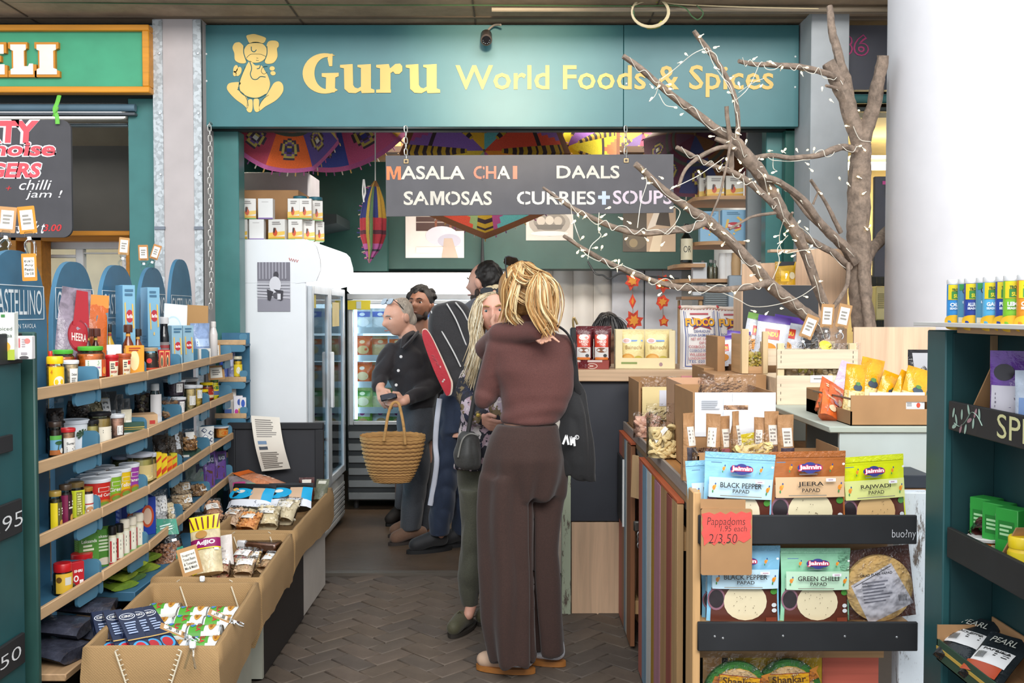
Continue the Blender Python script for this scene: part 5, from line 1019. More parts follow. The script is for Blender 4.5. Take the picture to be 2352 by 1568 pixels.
# striped gates made of painted planks
GX=.530
def gate(label,cols,ds,top,loc,extra=0):
 g=thing('striped_gate',label,'gate',loc)
 for(c,a,b)in zip(cols,ds[:-1],ds[1:]):
  part('plank',MB().box(GX-.012+R.uniform(-.001,.001),GX+.008,b+.001,a-.001,.012,top+R.uniform(-.003,.003),M(c,.6,'wood',v=.22),.0015),g,w=True)
 lo,hi=min(ds),max(ds)
 for z in(.18,top-.12):part('rail',MB().box(GX+.009,GX+.03,lo+.02,hi-.02,z-.03,z+.03,pine),g,w=True)
 part('cap',MB().box(GX-.013,GX+.009,lo,hi,top+.004,top+.012,M('#b4572f',.6,'woody')),g,'orange top edge',w=True)
 return g
gate('striped gate of eight painted planks beside the papad rack',['#b4685a','#7e9db2','#cfcdc8','#a87f24','#b07a88','#a88258','#8f4a3e','#b08c60'],[4.04,3.93,3.81,3.685,3.6,3.456,3.316,3.21,3.1],.875,(GX,3.57,0))
g1=gate('narrower striped gate nearest the counter with a black slate',['#b4685a','#9c6a50','#7f93a0','#c4beb2','#8f5c3a'],[4.80,4.66,4.58,4.52,4.46,4.32],.895,(GX,4.6,0))
part('slate',MB().box(GX-.022,GX-.0125,4.56,4.79,.50,.80,M('#262629',.6),.001).box(GX-.0225,GX-.0135,4.553,4.559,.49,.80,M('#d9d9d6',.5)),g1,'black slate with a white edge',w=True)
pl=thing('padlock','grey steel padlock between the two striped gates','padlock',P(1466,1215,4.1))
c=P(1466,1205,4.1);part('body',MB().box(c.x-.02,c.x+.02,c.y-.012,c.y+.012,c.z-.026,c.z+.016,M('#77736c',.3,metal=.9),.005),pl,w=True)
part('shackle',MB().tube(smooth([c+Vector((.008,0,.01)),c+Vector((.012,0,.05)),c+Vector((.022,0,.07)),c+Vector((.032,0,.055)),c+Vector((.022,0,.012))],5),.004,M('#c4c4c4',.2,metal=1),8),pl,w=True)
hp=MB();q=M('#b5b5b2',.3,metal=.9)
for k in range(3):hp.tube(lp0:=[c+Vector((.006+.009*cos(a),(.009*sin(a))if k%2 else 0,-.04-.022*k+(0.014*sin(a))))for a in[2*pi*i/10 for i in range(11)]],.0025,q,5)
part('hasp_chain',hp,pl,w=True)
single('plastic_crate',MB().box(.62,1.0,3.2,4.6,.02,.80,M('#1d2421',.6,'rough')),'dark green stacked crate behind the striped gates','crate')
ln=thing('wooden_tool','pale wooden paddle hanging in the gap between the gates','paddle',(GX-.004,4.2,.75))
part('blade',MB().prism([(-.03,-.06),(.03,-.06),(.04,.06),(.01,.12),(-.02,.12)],-.006,.006,M('#c9a57a',.6,'wood')),ln);ln.rotation_euler=(0,0,radians(-60))
# --- raised grey-green shelf and its goods
SZ=1.123
rs=thing('raised_shelf','pale grey-green raised shelf standing on the wooden table','shelf',(1.16,3.6,TZ))
gg=M('#a9b0a4',.55,v=.06);part('top',MB().box(.985,1.36,3.08,4.14,SZ-.02,SZ,gg,.003),rs,w=True)
part('front_panel',MB().box(1.02,1.36,3.09,3.105,TZ+.001,SZ-.021,M('#b4bdba',.5,v=.06),.001),rs,w=True);part('back_panel',MB().box(1.0,1.36,4.1,4.12,TZ+.001,SZ-.021,gg),rs,w=True)
part('divider',MB().box(1.04,1.36,3.5,3.515,TZ+.001,SZ-.021,M('#5a605c',.6)),rs,w=True)
ca=thing('cardboard_tray','open brown cardboard tray with handle slot holding yellow pasta bags','tray',(1.19,3.34,SZ))
k=MB();x0,x1,y0,y1=1.058,1.325,3.1,3.57;h0=.095
def slot(mb,xa,xb,za,zb,sa,sb,s0,s1,y,th,m):
 mb.box(xa,sa,y,y+th,za,zb,m);mb.box(sb,xb,y,y+th,za,zb,m);mb.box(sa,sb,y,y+th,za,s0,m);mb.box(sa,sb,y,y+th,s1,zb,m)
k=MB();slot(k,x0,x1,SZ,SZ+h0,x1-.095,x1-.012,SZ+.052,SZ+.075,y0,.004,card_)
k.box(x0,x0+.004,y0,y1,SZ,SZ+.045,card2).box(x0,x0+.004,y1-.13,y1,SZ,SZ+.082,card2).box(x1-.004,x1,y0,y1,SZ,SZ+.09,card2).box(x0,x1,y1-.004,y1,SZ,SZ+.085,card2).box(x0,x1,y0,y1,SZ,SZ+.003,card2)
part('carton',k,ca,w=True)
part('wire_rail',MB().tube([(x0+.002,y1-.08,SZ+.078),(x0+.002,y0+.01,SZ+.083)],.0035,M('#6d5f50',.4,metal=.5),6),ca,w=True)
part('flap',MB().box(x0+.06,x1-.035,y0+.006,y0+.009,SZ+.03,SZ+.104,M('#e0e0e0',.6)),ca,'white inner flap',w=True)
k=MB();draw(k,[('r',.06,.62,.52,.86,'#ecebea'),('L',.1,.3,.58,.8,3,'#6d6d6d'),('e',.5,.66,.07,.14,'#c9472c')],lambda u,v,o:(x1-.1+.09*u,y0+.005-o,SZ+.028+.055*v));part('sticker',k,ca,w=True)
yel=lambda:[('r',.0,1,.0,.45,M('#d2bd84',.3,'speck',s=1.5,v=.4)),('e',.5,.52,.22,.07,'#3c4a58'),('e',.5,.6,.12,.04,'#4f7a3c'),('r',.1,.35,.1,.4,'#dcd0a8')]
for i,(px,py,w,h,y_,rz,ry,lab)in enumerate(((1973,838,.072,.135,3.24,10,6,'tall yellow pasta bag, leftmost in the tray'),(2000,820,.085,.155,3.27,14,12,'tallest yellow pasta bag with folded corner'),(2045,850,.09,.11,3.24,10,20,'yellow pasta bag leaning, middle of the tray'),(2075,852,.09,.115,3.20,10,26,'yellow pasta bag with dark oval logo, second from right'),(2102,840,.085,.13,3.18,6,16,'yellow pasta bag at the right end of the tray'))):
 pouch(lab,(PX(px,y_)-.02,y_,SZ+.03-(.0 if i<2 else.0)),rz,w,h+.02,.05,M('#dc9c12',.18,'crinkle',v=.3),yel(),ry=ry,name='pasta_bag',cat='bag')
for i,(px,y_,rz,lab)in enumerate(((1896,3.44,20,'orange and purple snack bag at the back left of the tray'),(1918,3.38,25,'orange and purple snack bag, second in the tray'),(1905,3.24,30,'orange and purple snack bag lying at the front left of the tray'))):
 pouch(lab,(PX(px,y_)+.0,y_,SZ+.006),rz,.085,.125-.015*i,.045,M('#d9642a',.2,'crinkle',v=.35),[('p',[(.1,.1),(.8,.1),(.9,.4),(.2,.45)],'#b98a84'),('r',.5,1,.55,.7,'#7a4a74'),('e',.35,.3,.18,.12,'#e0c09c'),('L',.2,.7,.72,.85,2,'#f0cfa0')],rx=-18,ry=28)
pouch('lilac paper flap behind the orange snack bags',(PX(1930,3.5),3.5,SZ+.01),0,.10,.17,.012,'#c9b9cc',rx=-4,ry=20,name='paper_flap',cat='paper')
pouch('black gift bag with clear window leaning at the right end of the tray',(PX(2125,3.36),3.36,SZ+.008),-5,.11,.22,.05,M('#1d1c1f',.2,'crinkle',v=.3),[('p',[(.2,.45),(.75,.45),(.85,.95),(.12,.95)],'#a0a0a4'),('r',.45,.6,.6,.66,'#e0dfe2')],ry=0)
jar('small green pot of dried herbs beside the black gift bag',(PX(2128,3.22),3.22,SZ+.005),0,.032,.085,'#5a7a36','#6b8a3c',lab=None,lidh=.3,neck=.95,fk='speck')
# wooden fruit crate with slats
cr=thing('wooden_crate','pale slatted wooden crate with corner posts holding clear bags','crate',(1.165,3.95,SZ))
sl=M('#dcc8ac',.6,'woodx',v=.12);x0,x1,y0,y1=1.017,1.318,3.80,4.08
for x in(x0,x1-.026):
 for y in(y0+.007,y1-.02):part('post',MB().box(x,x+.026,y,y+.022,SZ,SZ+.235,M('#dcc49a',.6,'wood',v=.15),.002),cr,w=True)
for a,b in((0,.105),(.135,.205)):
 part('slat',MB().box(x0-.004,x1+.004,y0,y0+.006,SZ+(a if a==0 else.128),SZ+(.112 if a==0 else.205),sl,.001)if a==0 else MB().box(x0-.004,x1+.004,y0,y0+.006,SZ+.138,SZ+.212,sl,.001),cr,w=True)
 part('slat',MB().box(x0-.004,x1+.004,y1,y1+.006,SZ+a,SZ+b,sl,.001),cr,w=True)
part('end_board',MB().box(x0,x0+.005,y0+.03,y1-.02,SZ+.0,SZ+.1,sl),cr,w=True);part('end_board',MB().box(x1-.005,x1,y0+.03,y1-.02,SZ,SZ+.2,sl),cr,w=True)
part('bottom',MB().box(x0,x1,y0+.008,y1,SZ+.001,SZ+.008,sl),cr,w=True)
k=MB()
for x in(x0+.006,x1-.02):
 for z in(.16,.178,.196,.015,.04,.07):k.box(x+.004,x+.006,y0-.001,y0+.001,SZ+z,SZ+z+.010,M('#6b6257',.4,metal=.6),T=None)
part('staples',k,cr,w=True)
k=MB();draw(k,[('r',0,1,0,1,'#e8e6e4'),('L',.15,.6,.4,.65,1,'#77736e')],lambda u,v,o:(1.14+.085*u,y0-.001-o,SZ+.085+.028*v));part('label_slip',k,cr,w=True)
for px,y_,lab,cols,f in((1836,3.88,'clear bag of yellow-labelled crackers in the pale crate, left',['#c9b08a','#b8b04a'],.6),(1905,3.87,'clear bag of pale puffed snacks in the pale crate, middle',['#d8c49c','#c9b07c'],.75),(1880,3.98,'tall clear bag with yellow sticker poking out of the pale crate',['#d2bd94','#c9ad80'],.3),(1945,3.97,'clear bag crumpled at the right end of the pale crate',['#d8c8a8','#c4ac84'],.5)):
 clearbag(lab,(PX(px,y_),y_,SZ+.012),5,.12,.27 if 'tall' in lab else.22,.08,cols,fillh=f,n=50,s=.012,prints=[('e',.45,.78,.22,.07,'#e0c81f')]if 'sticker' in lab else(),ry=8 if 'tall' in lab else 0)
# brown cardboard box and second crate left of it
cbx=thing('cardboard_box','brown cardboard box under the second wooden crate','box',(.93,4.05,TZ))
k=MB();k.box(.80,1.006,3.93,4.2,TZ,TZ+.285,card_,.002);part('body',k,cbx,w=True)
c2=thing('wooden_crate','second wooden crate with grey corner post, left of the pale slatted crate','crate',(.95,4.1,1.232))
for x in(.915,1.0):part('post',MB().box(x-.001,x+.028-(.008 if x>.95 else 0),3.96,3.985,1.232,1.41 if x<.95 else 1.40,M('#d2b68a',.6,'wood',v=.15),.002),c2,w=True)
part('panel',MB().box(.942,1.0,4.15,4.156,1.232,1.38,M('#cba37c',.7),.001),c2,w=True);part('slat',MB().box(.915,1.02,3.975,3.98,1.232,1.26,M('#b98f64',.6,'woodx')),c2,w=True)
part('side',MB().box(.915,.921,3.99,4.15,1.232,1.39,M('#caa374',.6,'woody')),c2,w=True)
clearbag('clear bag of green-tipped pasta inside the second crate',(.972,4.06,1.236),10,.075,.15,.06,['#c9b04a','#a8a23c','#d2bd84'],fillh=.5,n=40,s=.009,ry=12)
single('cardboard_sheet',MB().box(PX(1643,4.2),PX(1660,4.2),4.15,4.4,1.2,PZ(772,4.2),card_,.001),'narrow cardboard upright between the rice sacks and the crisp bags','cardboard')
single('cardboard_box',MB().box(.815,.905,4.22,4.5,TZ,1.24,card_,.002),'low cardboard box behind the brown box, under white crisp bags','box')
crisp=lambda pc:[('r',0,1,.86,1,pc),('r',.25,.7,.5,.72,'#cf3a2c'),('t','INDU',.3,.65,.56,.66,'#f0d23c',.04),('e',.4,.3,.25,.12,'#e0953a')]
for px,y_,zb,w,h,pc,ry,lab in((1668,4.3,1.245,.09,.13,'#5a3a9c',-6,'white crisp bag with purple band low beside the rice sacks, left'),(1692,4.33,1.245,.10,.15,'#5a3a9c',4,'white crisp bag with purple band low beside the rice sacks, right'),(1730,4.36,1.28,.12,.19,'#7cb04a',12,'white crisp bag with green tip in the second crate, leftmost of three'),(1765,4.32,1.26,.14,.20,'#5a3a9c',8,'white crisp bag with purple tip, middle of three'),(1800,4.38,1.27,.14,.19,'#5a3a9c',10,'white crisp bag with purple tip, rightmost of three')):
 pouch(lab,(PX(px,y_),y_,zb),-6,w,h,.06,M('#d9dce4',.25,'crinkle',v=.15),crisp(pc),ry=ry)
single('cardboard_box',MB().box(.93,1.3,4.22,4.55,TZ,1.255,card2,.002),'brown cardboard box carrying the three white crisp bags','box')
for px,py,y_,ry,lab in((1848,776,3.95,22,'kraft price card tilted over the crisp bags, leftmost of three by the tree'),(1898,752,4.02,4,'kraft price card, middle of three at the foot of the tree'),(1932,752,4.0,12,'kraft price card, rightmost of three at the foot of the tree')):
 tag(lab,P(px,py,y_),0,.052,.095,ry=ry,card='#b08658')
# plywood board at the right
single('plywood_board',MB().box(PX(1962,4.2),PX(2150,4.2),4.2,4.215,TZ+.2,PZ(751,4.2),ply,.001),'plain plywood board behind the cardboard tray, right of the tree trunk','board')
# boxes and bags on the table
wb=thing('carton','cardboard carton with white end panel, handle slot and yellow sticker','box',(.73,3.4,TZ))
x0,x1,y0,y1=.592,.862,3.25,3.62;zt=PZ(901,3.25);k=MB();wpm=M('#e2e4e8',.6,'woodx',v=.05)
sx=(x0+.100,x0+.18);slot(k,x0+.006,x1,PZ(1002,3.25),zt,sx[0],sx[1],PZ(941,3.25),PZ(930,3.25),y0-.003,.003,wpm)
k.box(x0,x1,y0,y0+.004,TZ,PZ(1003,3.25),card_).box(x0,x0+.004,y0,y1,TZ,zt,card_).box(x1-.004,x1,y0,y1,TZ,zt,card_).box(x0,x1,y1-.004,y1,TZ,zt,card_).box(x0,x1,y0,y1,TZ,TZ+.003,card_)
part('carton',k,wb,w=True);fw=lambda u,v,o:(x0+(x1-x0)*u,y0-.0035-o,PZ(1040,3.25)+(zt-PZ(1040,3.25))*v)
k=MB();draw(k,[('p',[(.17,.22),(.25,.3),(.55,.3),(.8,.36),(.85,.22),(.85,.14),(.17,.14)],'#e6cf10'),('r',.17,.5,.08,.33,'#e6cf10'),('t','S',.19,.22,.27,.33,'#222',.02),('t','24',.42,.49,.27,.33,'#222',.02),('r',.40,.41,.17,.24,'#333'),('r',.425,.43,.17,.24,'#333'),('r',.45,.465,.17,.24,'#333'),('t','2.0',.40,.47,.08,.13,'#222',.02),('L',.1,.33,.72,.88,5,'#b4b8be'),('r',.36,.362,.55,.9,'#7f9cc0'),('r',.47,.472,.85,1,'#555')],fw);part('print',k,wb,w=True)
clearbag('clear bag bulging out of the white-ended carton',(.74,3.42,TZ+.10),0,.2,.22,.16,['#d2a884','#c99a70'],fillh=.6,n=40,s=.018)
tr2=thing('cardboard_tray','low brown tray of small kraft pouches in front of the white-ended carton','tray',(.77,3.12,TZ))
x0,x1,y0,y1=.566,.995,3.02,3.235;k=MB()
k.box(x0,x1,y0,y0+.004,TZ,PZ(1040,3.02),card_).box(x1-.004,x1,y0,y1,TZ,TZ+.12,card2).box(x0,x0+.004,y0,y1,TZ,TZ+.095,card2).box(x0,x1,y1-.004,y1,TZ,TZ+.09,card2).box(x0,x1,y0,y1,TZ,TZ+.003,card2)
part('carton',k,tr2,w=True);part('wire_rail',MB().tube([(x0,y1-.01,TZ+.12),(x0+.002,y0,TZ+.099)],.003,M('#6d5f50',.4,metal=.4),6),tr2,w=True)
kp=lambda c:[('r',.2,.8,.52,.8,'#d9d0c4'),('L',.28,.72,.56,.76,4,'#8a8078'),('r',.08,.92,.05,.5,M(c,.35,'speck',v=.5))]
for px,y_,w,top,c,rz,lab in((1583,3.12,.045,948,'#3c363c',30,'kraft pouch of black seeds at the left end of the low tray'),(1640,3.1,.047,950,'#6a4a44',-30,'kraft pouch with window, second in the low tray'),(1664,3.13,.045,955,'#9c5a60',25,'kraft pouch of pink salt in the low tray'),(1691,3.11,.032,944,'#a8643c',40,'slim clear-fronted pouch of spice in the low tray'),(1747,3.15,.036,958,'#8a5a3c',-25,'small kraft pouch behind the banana chips'),(1774,3.14,.048,944,'#5c4438',10,'kraft pouch with large white label in the low tray'),(1806,3.13,.056,952,'#403640',14,'kraft pouch of dark seeds, rightmost in the low tray')):
 pouch(lab,(PX(px,y_),y_,TZ+.005),rz,w,PZ(top,y_)-TZ-.005,.045,M('#a87c52',.6,'crinkle',v=.12),kp(c),name='kraft_pouch',r=.45)
clearbag('clear bag of banana chips with white flash in the low tray',(PX(1742,3.06),3.068,TZ+.005),0,.135,.16,.06,['#d9bd7c','#e3cc90','#c9a864'],fillh=.72,n=70,s=.014,flat=.35,prints=[('r',.05,.22,.3,.62,'#dcd4cc')],ry=-6)
clearbag('crumpled clear bag at the front left of the low tray',(PX(1632,3.06),3.068,TZ+.005),20,.12,.11,.05,['#b08468','#a5765a'],fillh=.6,n=30,s=.012)
fr_=clearbag('clear bag of cream ring snacks at the table edge',(PX(1522,3.62),3.62,TZ+.001),8,.12,.20,.09,['#dcc48c','#e6d2a0'],fillh=.55,n=0,s=.01,prints=[('p',[(.2,.3),(.6,.55),(.5,.6),(.15,.38)],'#ecebe6')])
k=MB()
for i in range(34):
 u,v=R.uniform(.08,.9),R.uniform(.05,.58);f=pouchfn(.12,.20,.08,1,3);p=f(u,v)
 q_=TR(p[0]*.95,p[1]*.95-.002,p[2],R.uniform(-60,60),R.uniform(-60,60),0);k.tube([q_@Vector((.012*cos(a),.012*sin(a),0))for a in[2*pi*j/9 for j in range(10)]],.0065,M('#e3cb92',.5,v=.15),6,cap=False)
rg=part('rings',k,fr_);rg['kind']='stuff'
ob=thing('cardboard_box','open cardboard box with a pale yellow paper front, far end of the table','box',(.63,4.55,TZ))
k=MB();x0,x1,y0,y1=.556,.76,4.36,4.74;zt=PZ(876,4.4)
k.box(x0,x0+.004,y0,y1,TZ,zt,card_).box(x1-.004,x1,y0,y1,TZ,zt,card_).box(x0,x1,y1-.004,y1,TZ,zt,card_).box(x0,x1,y0,y0+.004,TZ,TZ+.05,card_).box(x0,x1,y0,y1,TZ,TZ+.003,card_);part('carton',k,ob,w=True)
part('paper',MB().box(x0+.015,x1-.004,y0-.004,y0-.002,TZ+.06,zt-.02,M('#e0cc94',.7,v=.08)).box(x0+.09,x1-.006,y0-.006,y0-.0045,TZ+.12,zt-.035,M('#cfcfd8',.7)),ob,'pale yellow paper with a white slip',w=True)
clearbag('clear bag of brown snacks in the open cardboard box',(x0+.10,y0+.09,TZ+.006),0,.16,.24,.1,['#c99a5c','#b8844a'],fillh=.7,n=40,s=.015)
clearbag('clear pack of pink wafer blocks at the front of the yellow-papered box',(PX(1490,4.2),4.2,TZ+.001),5,.13,.11,.06,['#c99a84','#d2a890'],fillh=.8,n=30,s=.016)
ob2=thing('cardboard_box','open tan cardboard box behind the white-ended carton','box',(.68,4.0,TZ))
k=MB();x0,x1,y0,y1=.645,.79,3.70,4.15;zt=PZ(884,3.72);tan=M('#cfa583',.8,v=.08)
k.box(x0,x0+.004,y0,y1,TZ,zt,tan).box(x1-.004,x1,y0,y1,TZ,zt,tan).box(x0,x1,y1-.004,y1,TZ,zt,tan).box(x0,x1,y0,y0+.004,TZ,zt-.02,tan);part('carton',k,ob2,w=True)
# --- papad rack
RD=2.72
rk=thing('papad_rack','pine rack with two black front boards displaying papad pouches','rack',(.83,RD+.06,0))
X_=lambda p:PX(p,RD);Z_=lambda p:PZ(p,RD)
part('post',MB().box(PX(1594,2.73),PX(1612,2.73),RD+.005,RD+.115,0,Z_(1131),pine,.003),rk,w=True)
dk=M('#1e1f22',.62,v=.25)
for(a,b,c,e)in((1606,2110,1182,1248),(1606,2115,1427,1493)):
 part('front_board',MB().box(X_(a),X_(b),RD-.008,RD+.004,Z_(e),Z_(c),dk,.002),rk,'black front board',w=True)
 part('shelf',MB().box(X_(1614),X_(2108),RD+.005,RD+.10,Z_(1236 if e<1300 else 1440)-.008,Z_(1233 if e<1300 else 1437),pine),rk,w=True)
part('back_board',MB().box(X_(1614),X_(2078),RD+.104,RD+.114,Z_(1300),Z_(1240),M('#b8936a',.6,'woodx',v=.3)),rk,w=True)
part('back_board',MB().box(X_(1614),X_(2072),RD+.104,RD+.114,Z_(1540),Z_(1480),M('#b0895e',.6,'woodx',v=.3)),rk,w=True)
part('back_board',MB().box(X_(1700),X_(1925),RD+.112,RD+.122,0,Z_(1520),M('#d8b01c',.55,'woodx',v=.25)),rk,'yellow painted board',w=True)
part('back_board',MB().box(X_(1926),X_(2062),RD+.112,RD+.122,0,Z_(1520),M('#c0604e',.55,'woodx',v=.25)),rk,'salmon painted board',w=True)
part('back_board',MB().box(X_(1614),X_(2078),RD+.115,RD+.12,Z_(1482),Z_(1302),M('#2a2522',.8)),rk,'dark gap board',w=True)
part('bottom_shelf',MB().box(X_(1614),X_(2078),RD,RD+.10,Z_(1700),Z_(1690),pine),rk,w=True)
k=MB()
for x,y in((1645,1459),(1664,1463),(1803,1458),(1946,1459),(2066,1461)):k.lathe([(.0035,0),(.002,.002),(0,.002)],M('#cfcfcf',.25,metal=.8),8,T=TR(X_(x),RD-.008,Z_(y),rx=90))
part('screws',k,rk,w=True)
k=MB().text('buo?ny',X_(2052),X_(2107),Z_(1238),Z_(1214),RD-.0088,M('#cfcfd4',.9),bold=-.01);part('chalk_writing',k,rk,'faint upside-down chalk writing',w=True)
single('distressed_post',MB().box(PX(2072,2.85),PX(2146,2.85),2.85,2.90,0,PZ(1131,2.85),M('#cfd6dc',.6,'chip',v=.1),.003),'white distressed wooden post with chipped paint beside the papad rack','post')
single('shelf_board',MB().box(PX(2080,2.9),PX(2150,2.9),2.91,3.07,PZ(1116,2.95),PZ(1086,2.95),M('#242a34',.5),.002).box(PX(2080,2.9),PX(2150,2.9),2.905,3.07,PZ(1130,2.95),PZ(1117,2.95),M('#a87c54',.6,'woodx')),'dark tray on a wooden strip above the distressed post','shelf')
def papad(label,x,y,zb,w,h,col,band,disc,title,rz=0,ry=0,seed=0,flip=False):
 flower=lambda u,v,s=1:[('e',u,v,.022*s,.03*s,'#e08a2c'),('e',u+.02*s,v+.02*s,.014*s,.02*s,'#eda53c'),('e',u-.015,v-.045*s,.010*s,.018*s,'#4a8a4a'),('e',u+.022*s,v+.05*s,.009,.012,'#2f4a8c')]
 pr=[('r',.05,.97,0,.45,'#5a2f24'),('e',.12,.30,.12,.15,'#8c6070'),('e',.12,.30,.10,.12,'#2c2428'),('e',.52,.27,.30,.25,disc),('r',.05,.97,.452,.6,band),('e',.92,.40,.05,.04,'#4c8a3a'),('e',.92,.22,.035,.028,'#d6dadd'),('e',.92,.15,.035,.028,'#d6dadd'),('r',.80,.95,.0,.06,'#7c3c2c')]
 for i in range(16):pr.append(('e',.52+R.uniform(-.2,.2),R.uniform(.1,.42),.005,.006,'#6b5a44'))
 pr+=[('r',.05,.97,.45,.70,band)]
 pr+=flower(.12,.57)+flower(.9,.57)+flower(.25,.81,.8)+flower(.78,.81,.8)
 pr+=[('e',.5+dx_,.815+dy_,.085,.048,'#3a3f86')for dx_,dy_ in((-.08,0),(0,.02),(.08,0),(0,-.02))]+[('r',.36,.64,.79,.84,'#c92f58'),('t','Jaimin',.34,.66,.775,.86,'#c92f58',.09),('t','Jaimin',.355,.645,.785,.85,'#f3e6ea',.04)]
 a,b=title;pr+=[('t',a,.2 if len(a)>8 else(.27 if len(a)>5 else.33),.8 if len(a)>8 else(.73 if len(a)>5 else.67),.585,.65,'#2f2a26',.012),('t',b,.38,.62,.525,.57,'#2f2a26',.012),('L',.2,.82,.475,.495,1,'#8a8478'),('L',.35,.66,.735,.75,1,'#7a8088'),('r',.70,.83,.65,.69,'#ecebee'),('L',.73,.81,.66,.68,1,'#b08a9c'),('L',.06,.22,.88,.90,1,'#5a7a9c'),('e',.93,.86,.018,.014,'#e6e6e6')]
 th,f=pouch(label,(x,y,zb),rz,w,h,.018,M(col,.28,'crinkle',s=.4,v=.06),pr,name='papad_pouch',cat='pouch',ry=ry,seed=seed)
 k=MB();draw(k,[('r',0,1,.93,1,M(col,.35,'crinkle',s=3,v=.1)),('r',0,1,.90,.906,M('#ffffff',.15,'clear'))],lambda u,v,o:f(u,v,o+.002),nu=8,nv=8);part('seal',k,th)
zl=Z_(1232);PW=lambda a,b:(X_(b)-X_(a))*1.02
def pp(lab,a,b,top,y,zb,*r,**k):papad(lab,(PX(a,y)+PX(b,y))/2,y,zb,PX(b,y)-PX(a,y),PZ(top,y)-zb,*r,**k)
pp('pale blue papad pouch half hidden behind another at the left of the upper row',1584,1752,1054,2.805,zl,'#8fc6e2','#bfdcea','#e3d6b8',('BLACK PEPPER','PAPAD'),ry=-3,seed=1)
pp('pale blue black pepper papad pouch, front left of the upper row',1612,1774,1040,2.765,zl,'#8fc6e2','#bfdcea','#e3d6b8',('BLACK PEPPER','PAPAD'),ry=3,seed=2)
pp('orange-brown jeera papad pouch in the middle of the upper row',1772,1948,1036,2.770,zl,'#ab6532','#d8b48c','#e0d4b0',('JEERA','PAPAD'),ry=-1,seed=3)
pp('lime yellow papad pouch at the right of the upper row',1938,2090,1046,2.785,zl,'#d3dc16','#d8dc8c','#dcb680',('RAJWADI','PAPAD'),ry=-4,seed=4)
zl2=Z_(1436)
pp('pale blue papad pouch mostly hidden at the far left of the lower row',1616,1770,1275,2.80,zl2,'#7fbfe2','#bfdcea','#dfd2b0',('BLACK PEPPER','PAPAD'),ry=-2,seed=5)
pp('pale blue black pepper papad pouch in the lower row behind the price card',1626,1796,1252,2.765,zl2,'#86c2e2','#bfdcea','#dfd2b0',('BLACK PEPPER','PAPAD'),seed=6)
pp('mint green chilli papad pouch in the middle of the lower row',1797,1958,1258,2.765,zl2,'#93cdaa','#bfe0c4','#dfd2b0',('GREEN CHILLI','PAPAD'),seed=7)
def roundpack(label,x,y,z,r,base,disc,prints,ry=0,back=None,foil=True):
 t=thing('round_papad_pack',label,'packet',(x,y,z),0,None,0,ry)
 if back:part('backing',MB().prism([(-r*1.05,0),(r*1.05,0),(r*1.1,r*2.15),(-r*.9,r*2.2)],.010,.014,M(back,.3,'crinkle')),t)
 part('stack',MB().prism(ell(0,r,r,r,40),-.006,.008,M(base,.6,'speck',s=.4,v=.12)),t)
 k=MB();draw(k,prints,lambda u,v,o:((u-.5)*2*r,-.0066-o,v*2*r),rough=.45);part('label',k,t)
 f=pouchfn(2.2*r,2.25*r,.03,1,x*40)
 part('wrap',MB().grid(lambda u,v:(f(u,v)[0],f(u,v)[1]-.004,f(u,v)[2]),16,16,FILM),t,sharp=70)
roundpack('clear-wrapped round plain papad with tilted white label in the lower row',PX(2036,2.765),2.765,zl2,.093,'#dcb878',None,[('p',[(.08,.60),(.72,.86),(.98,.22),(.28,-.02)],'#dcdbe4'),('t','URAD PLAIN PAPAD',.24,.72,.70,.74,'#3a3a40',.02),('p',[(.12,.58),(.70,.82),(.7,.81),(.12,.57)],'#4a4a52')]+[('L',.24,.68,.3+.05*i,.33+.05*i,1,'#7f7f8c')for i in range(7)]+[('r',.76+.02*i,.768+.02*i,.28,.38,'#33333a')for i in range(6)],ry=-8,back='#5a3a34')
rib=[('p',[(.1,.62),(.22,.60),(.22,.76),(.14,.76)],'#b8742c'),('r',.2,.82,.62,.80,'#a03a2a'),('r',.21,.81,.63,.79,'#e0aa1c'),('p',[(.82,.66),(.96,.72),(.92,.82),(.96,.9),(.82,.84)],'#b8742c'),('t','Shankar',.26,.76,.66,.765,'#5a3a1c',.02)]
zl3=Z_(1690)+.001
for px,ry,lab in((1688,6,'green-rimmed round papad pack at the bottom of the rack, left of two'),(1824,-3,'green-rimmed round papad pack at the bottom of the rack, right of two')):
 roundpack(lab,PX(px,2.78),2.772 if ry>0 else 2.79,zl3,.095,'#2f6a2c',None,[('e',.5,.5,.47,.47,'#3c7a32'),('e',.5,.5,.41,.41,'#c9a23c'),('e',.5,.5,.40,.40,'#d9b98a')]+rib,ry=ry)
pc=thing('price_sign','kraft card with jagged red paper price note on the papad rack','price tag',(X_(1670),RD-.012,Z_(1320)))
part('card',MB().prism(rrect(PX(1613,2.7),PX(1731,2.7),PZ(1320,2.7),PZ(1168,2.7),.006,4),2.698,2.702,card_).prism([(PX(1612,2.7),PZ(1168,2.7)),(PX(1716,2.7),PZ(1168,2.7)),(PX(1716,2.7),PZ(1148,2.7)),(PX(1612,2.7),PZ(1146,2.7))],2.7025,2.705,card_),pc,w=True)
jag=[(1614,1180),(1617,1190),(1615,1200),(1618,1212),(1614,1224),(1619,1236),(1620,1253),(1632,1243),(1644,1252),(1655,1242),(1666,1251),(1678,1241),(1690,1250),(1700,1240),(1712,1246),(1722,1240),(1729,1234),(1726,1222),(1730,1210),(1727,1198),(1730,1186),(1728,1175),(1718,1178),(1706,1174),(1694,1180),(1682,1174),(1670,1181),(1658,1175),(1644,1181),(1632,1176)]
part('paper',MB().prism([(PX(a,2.697),PZ(b,2.697))for a,b in jag],2.6965,2.6975,M('#d9534c',.85,'crinkle',s=.4,v=.06)),pc,'red paper with pinked edges',w=True)
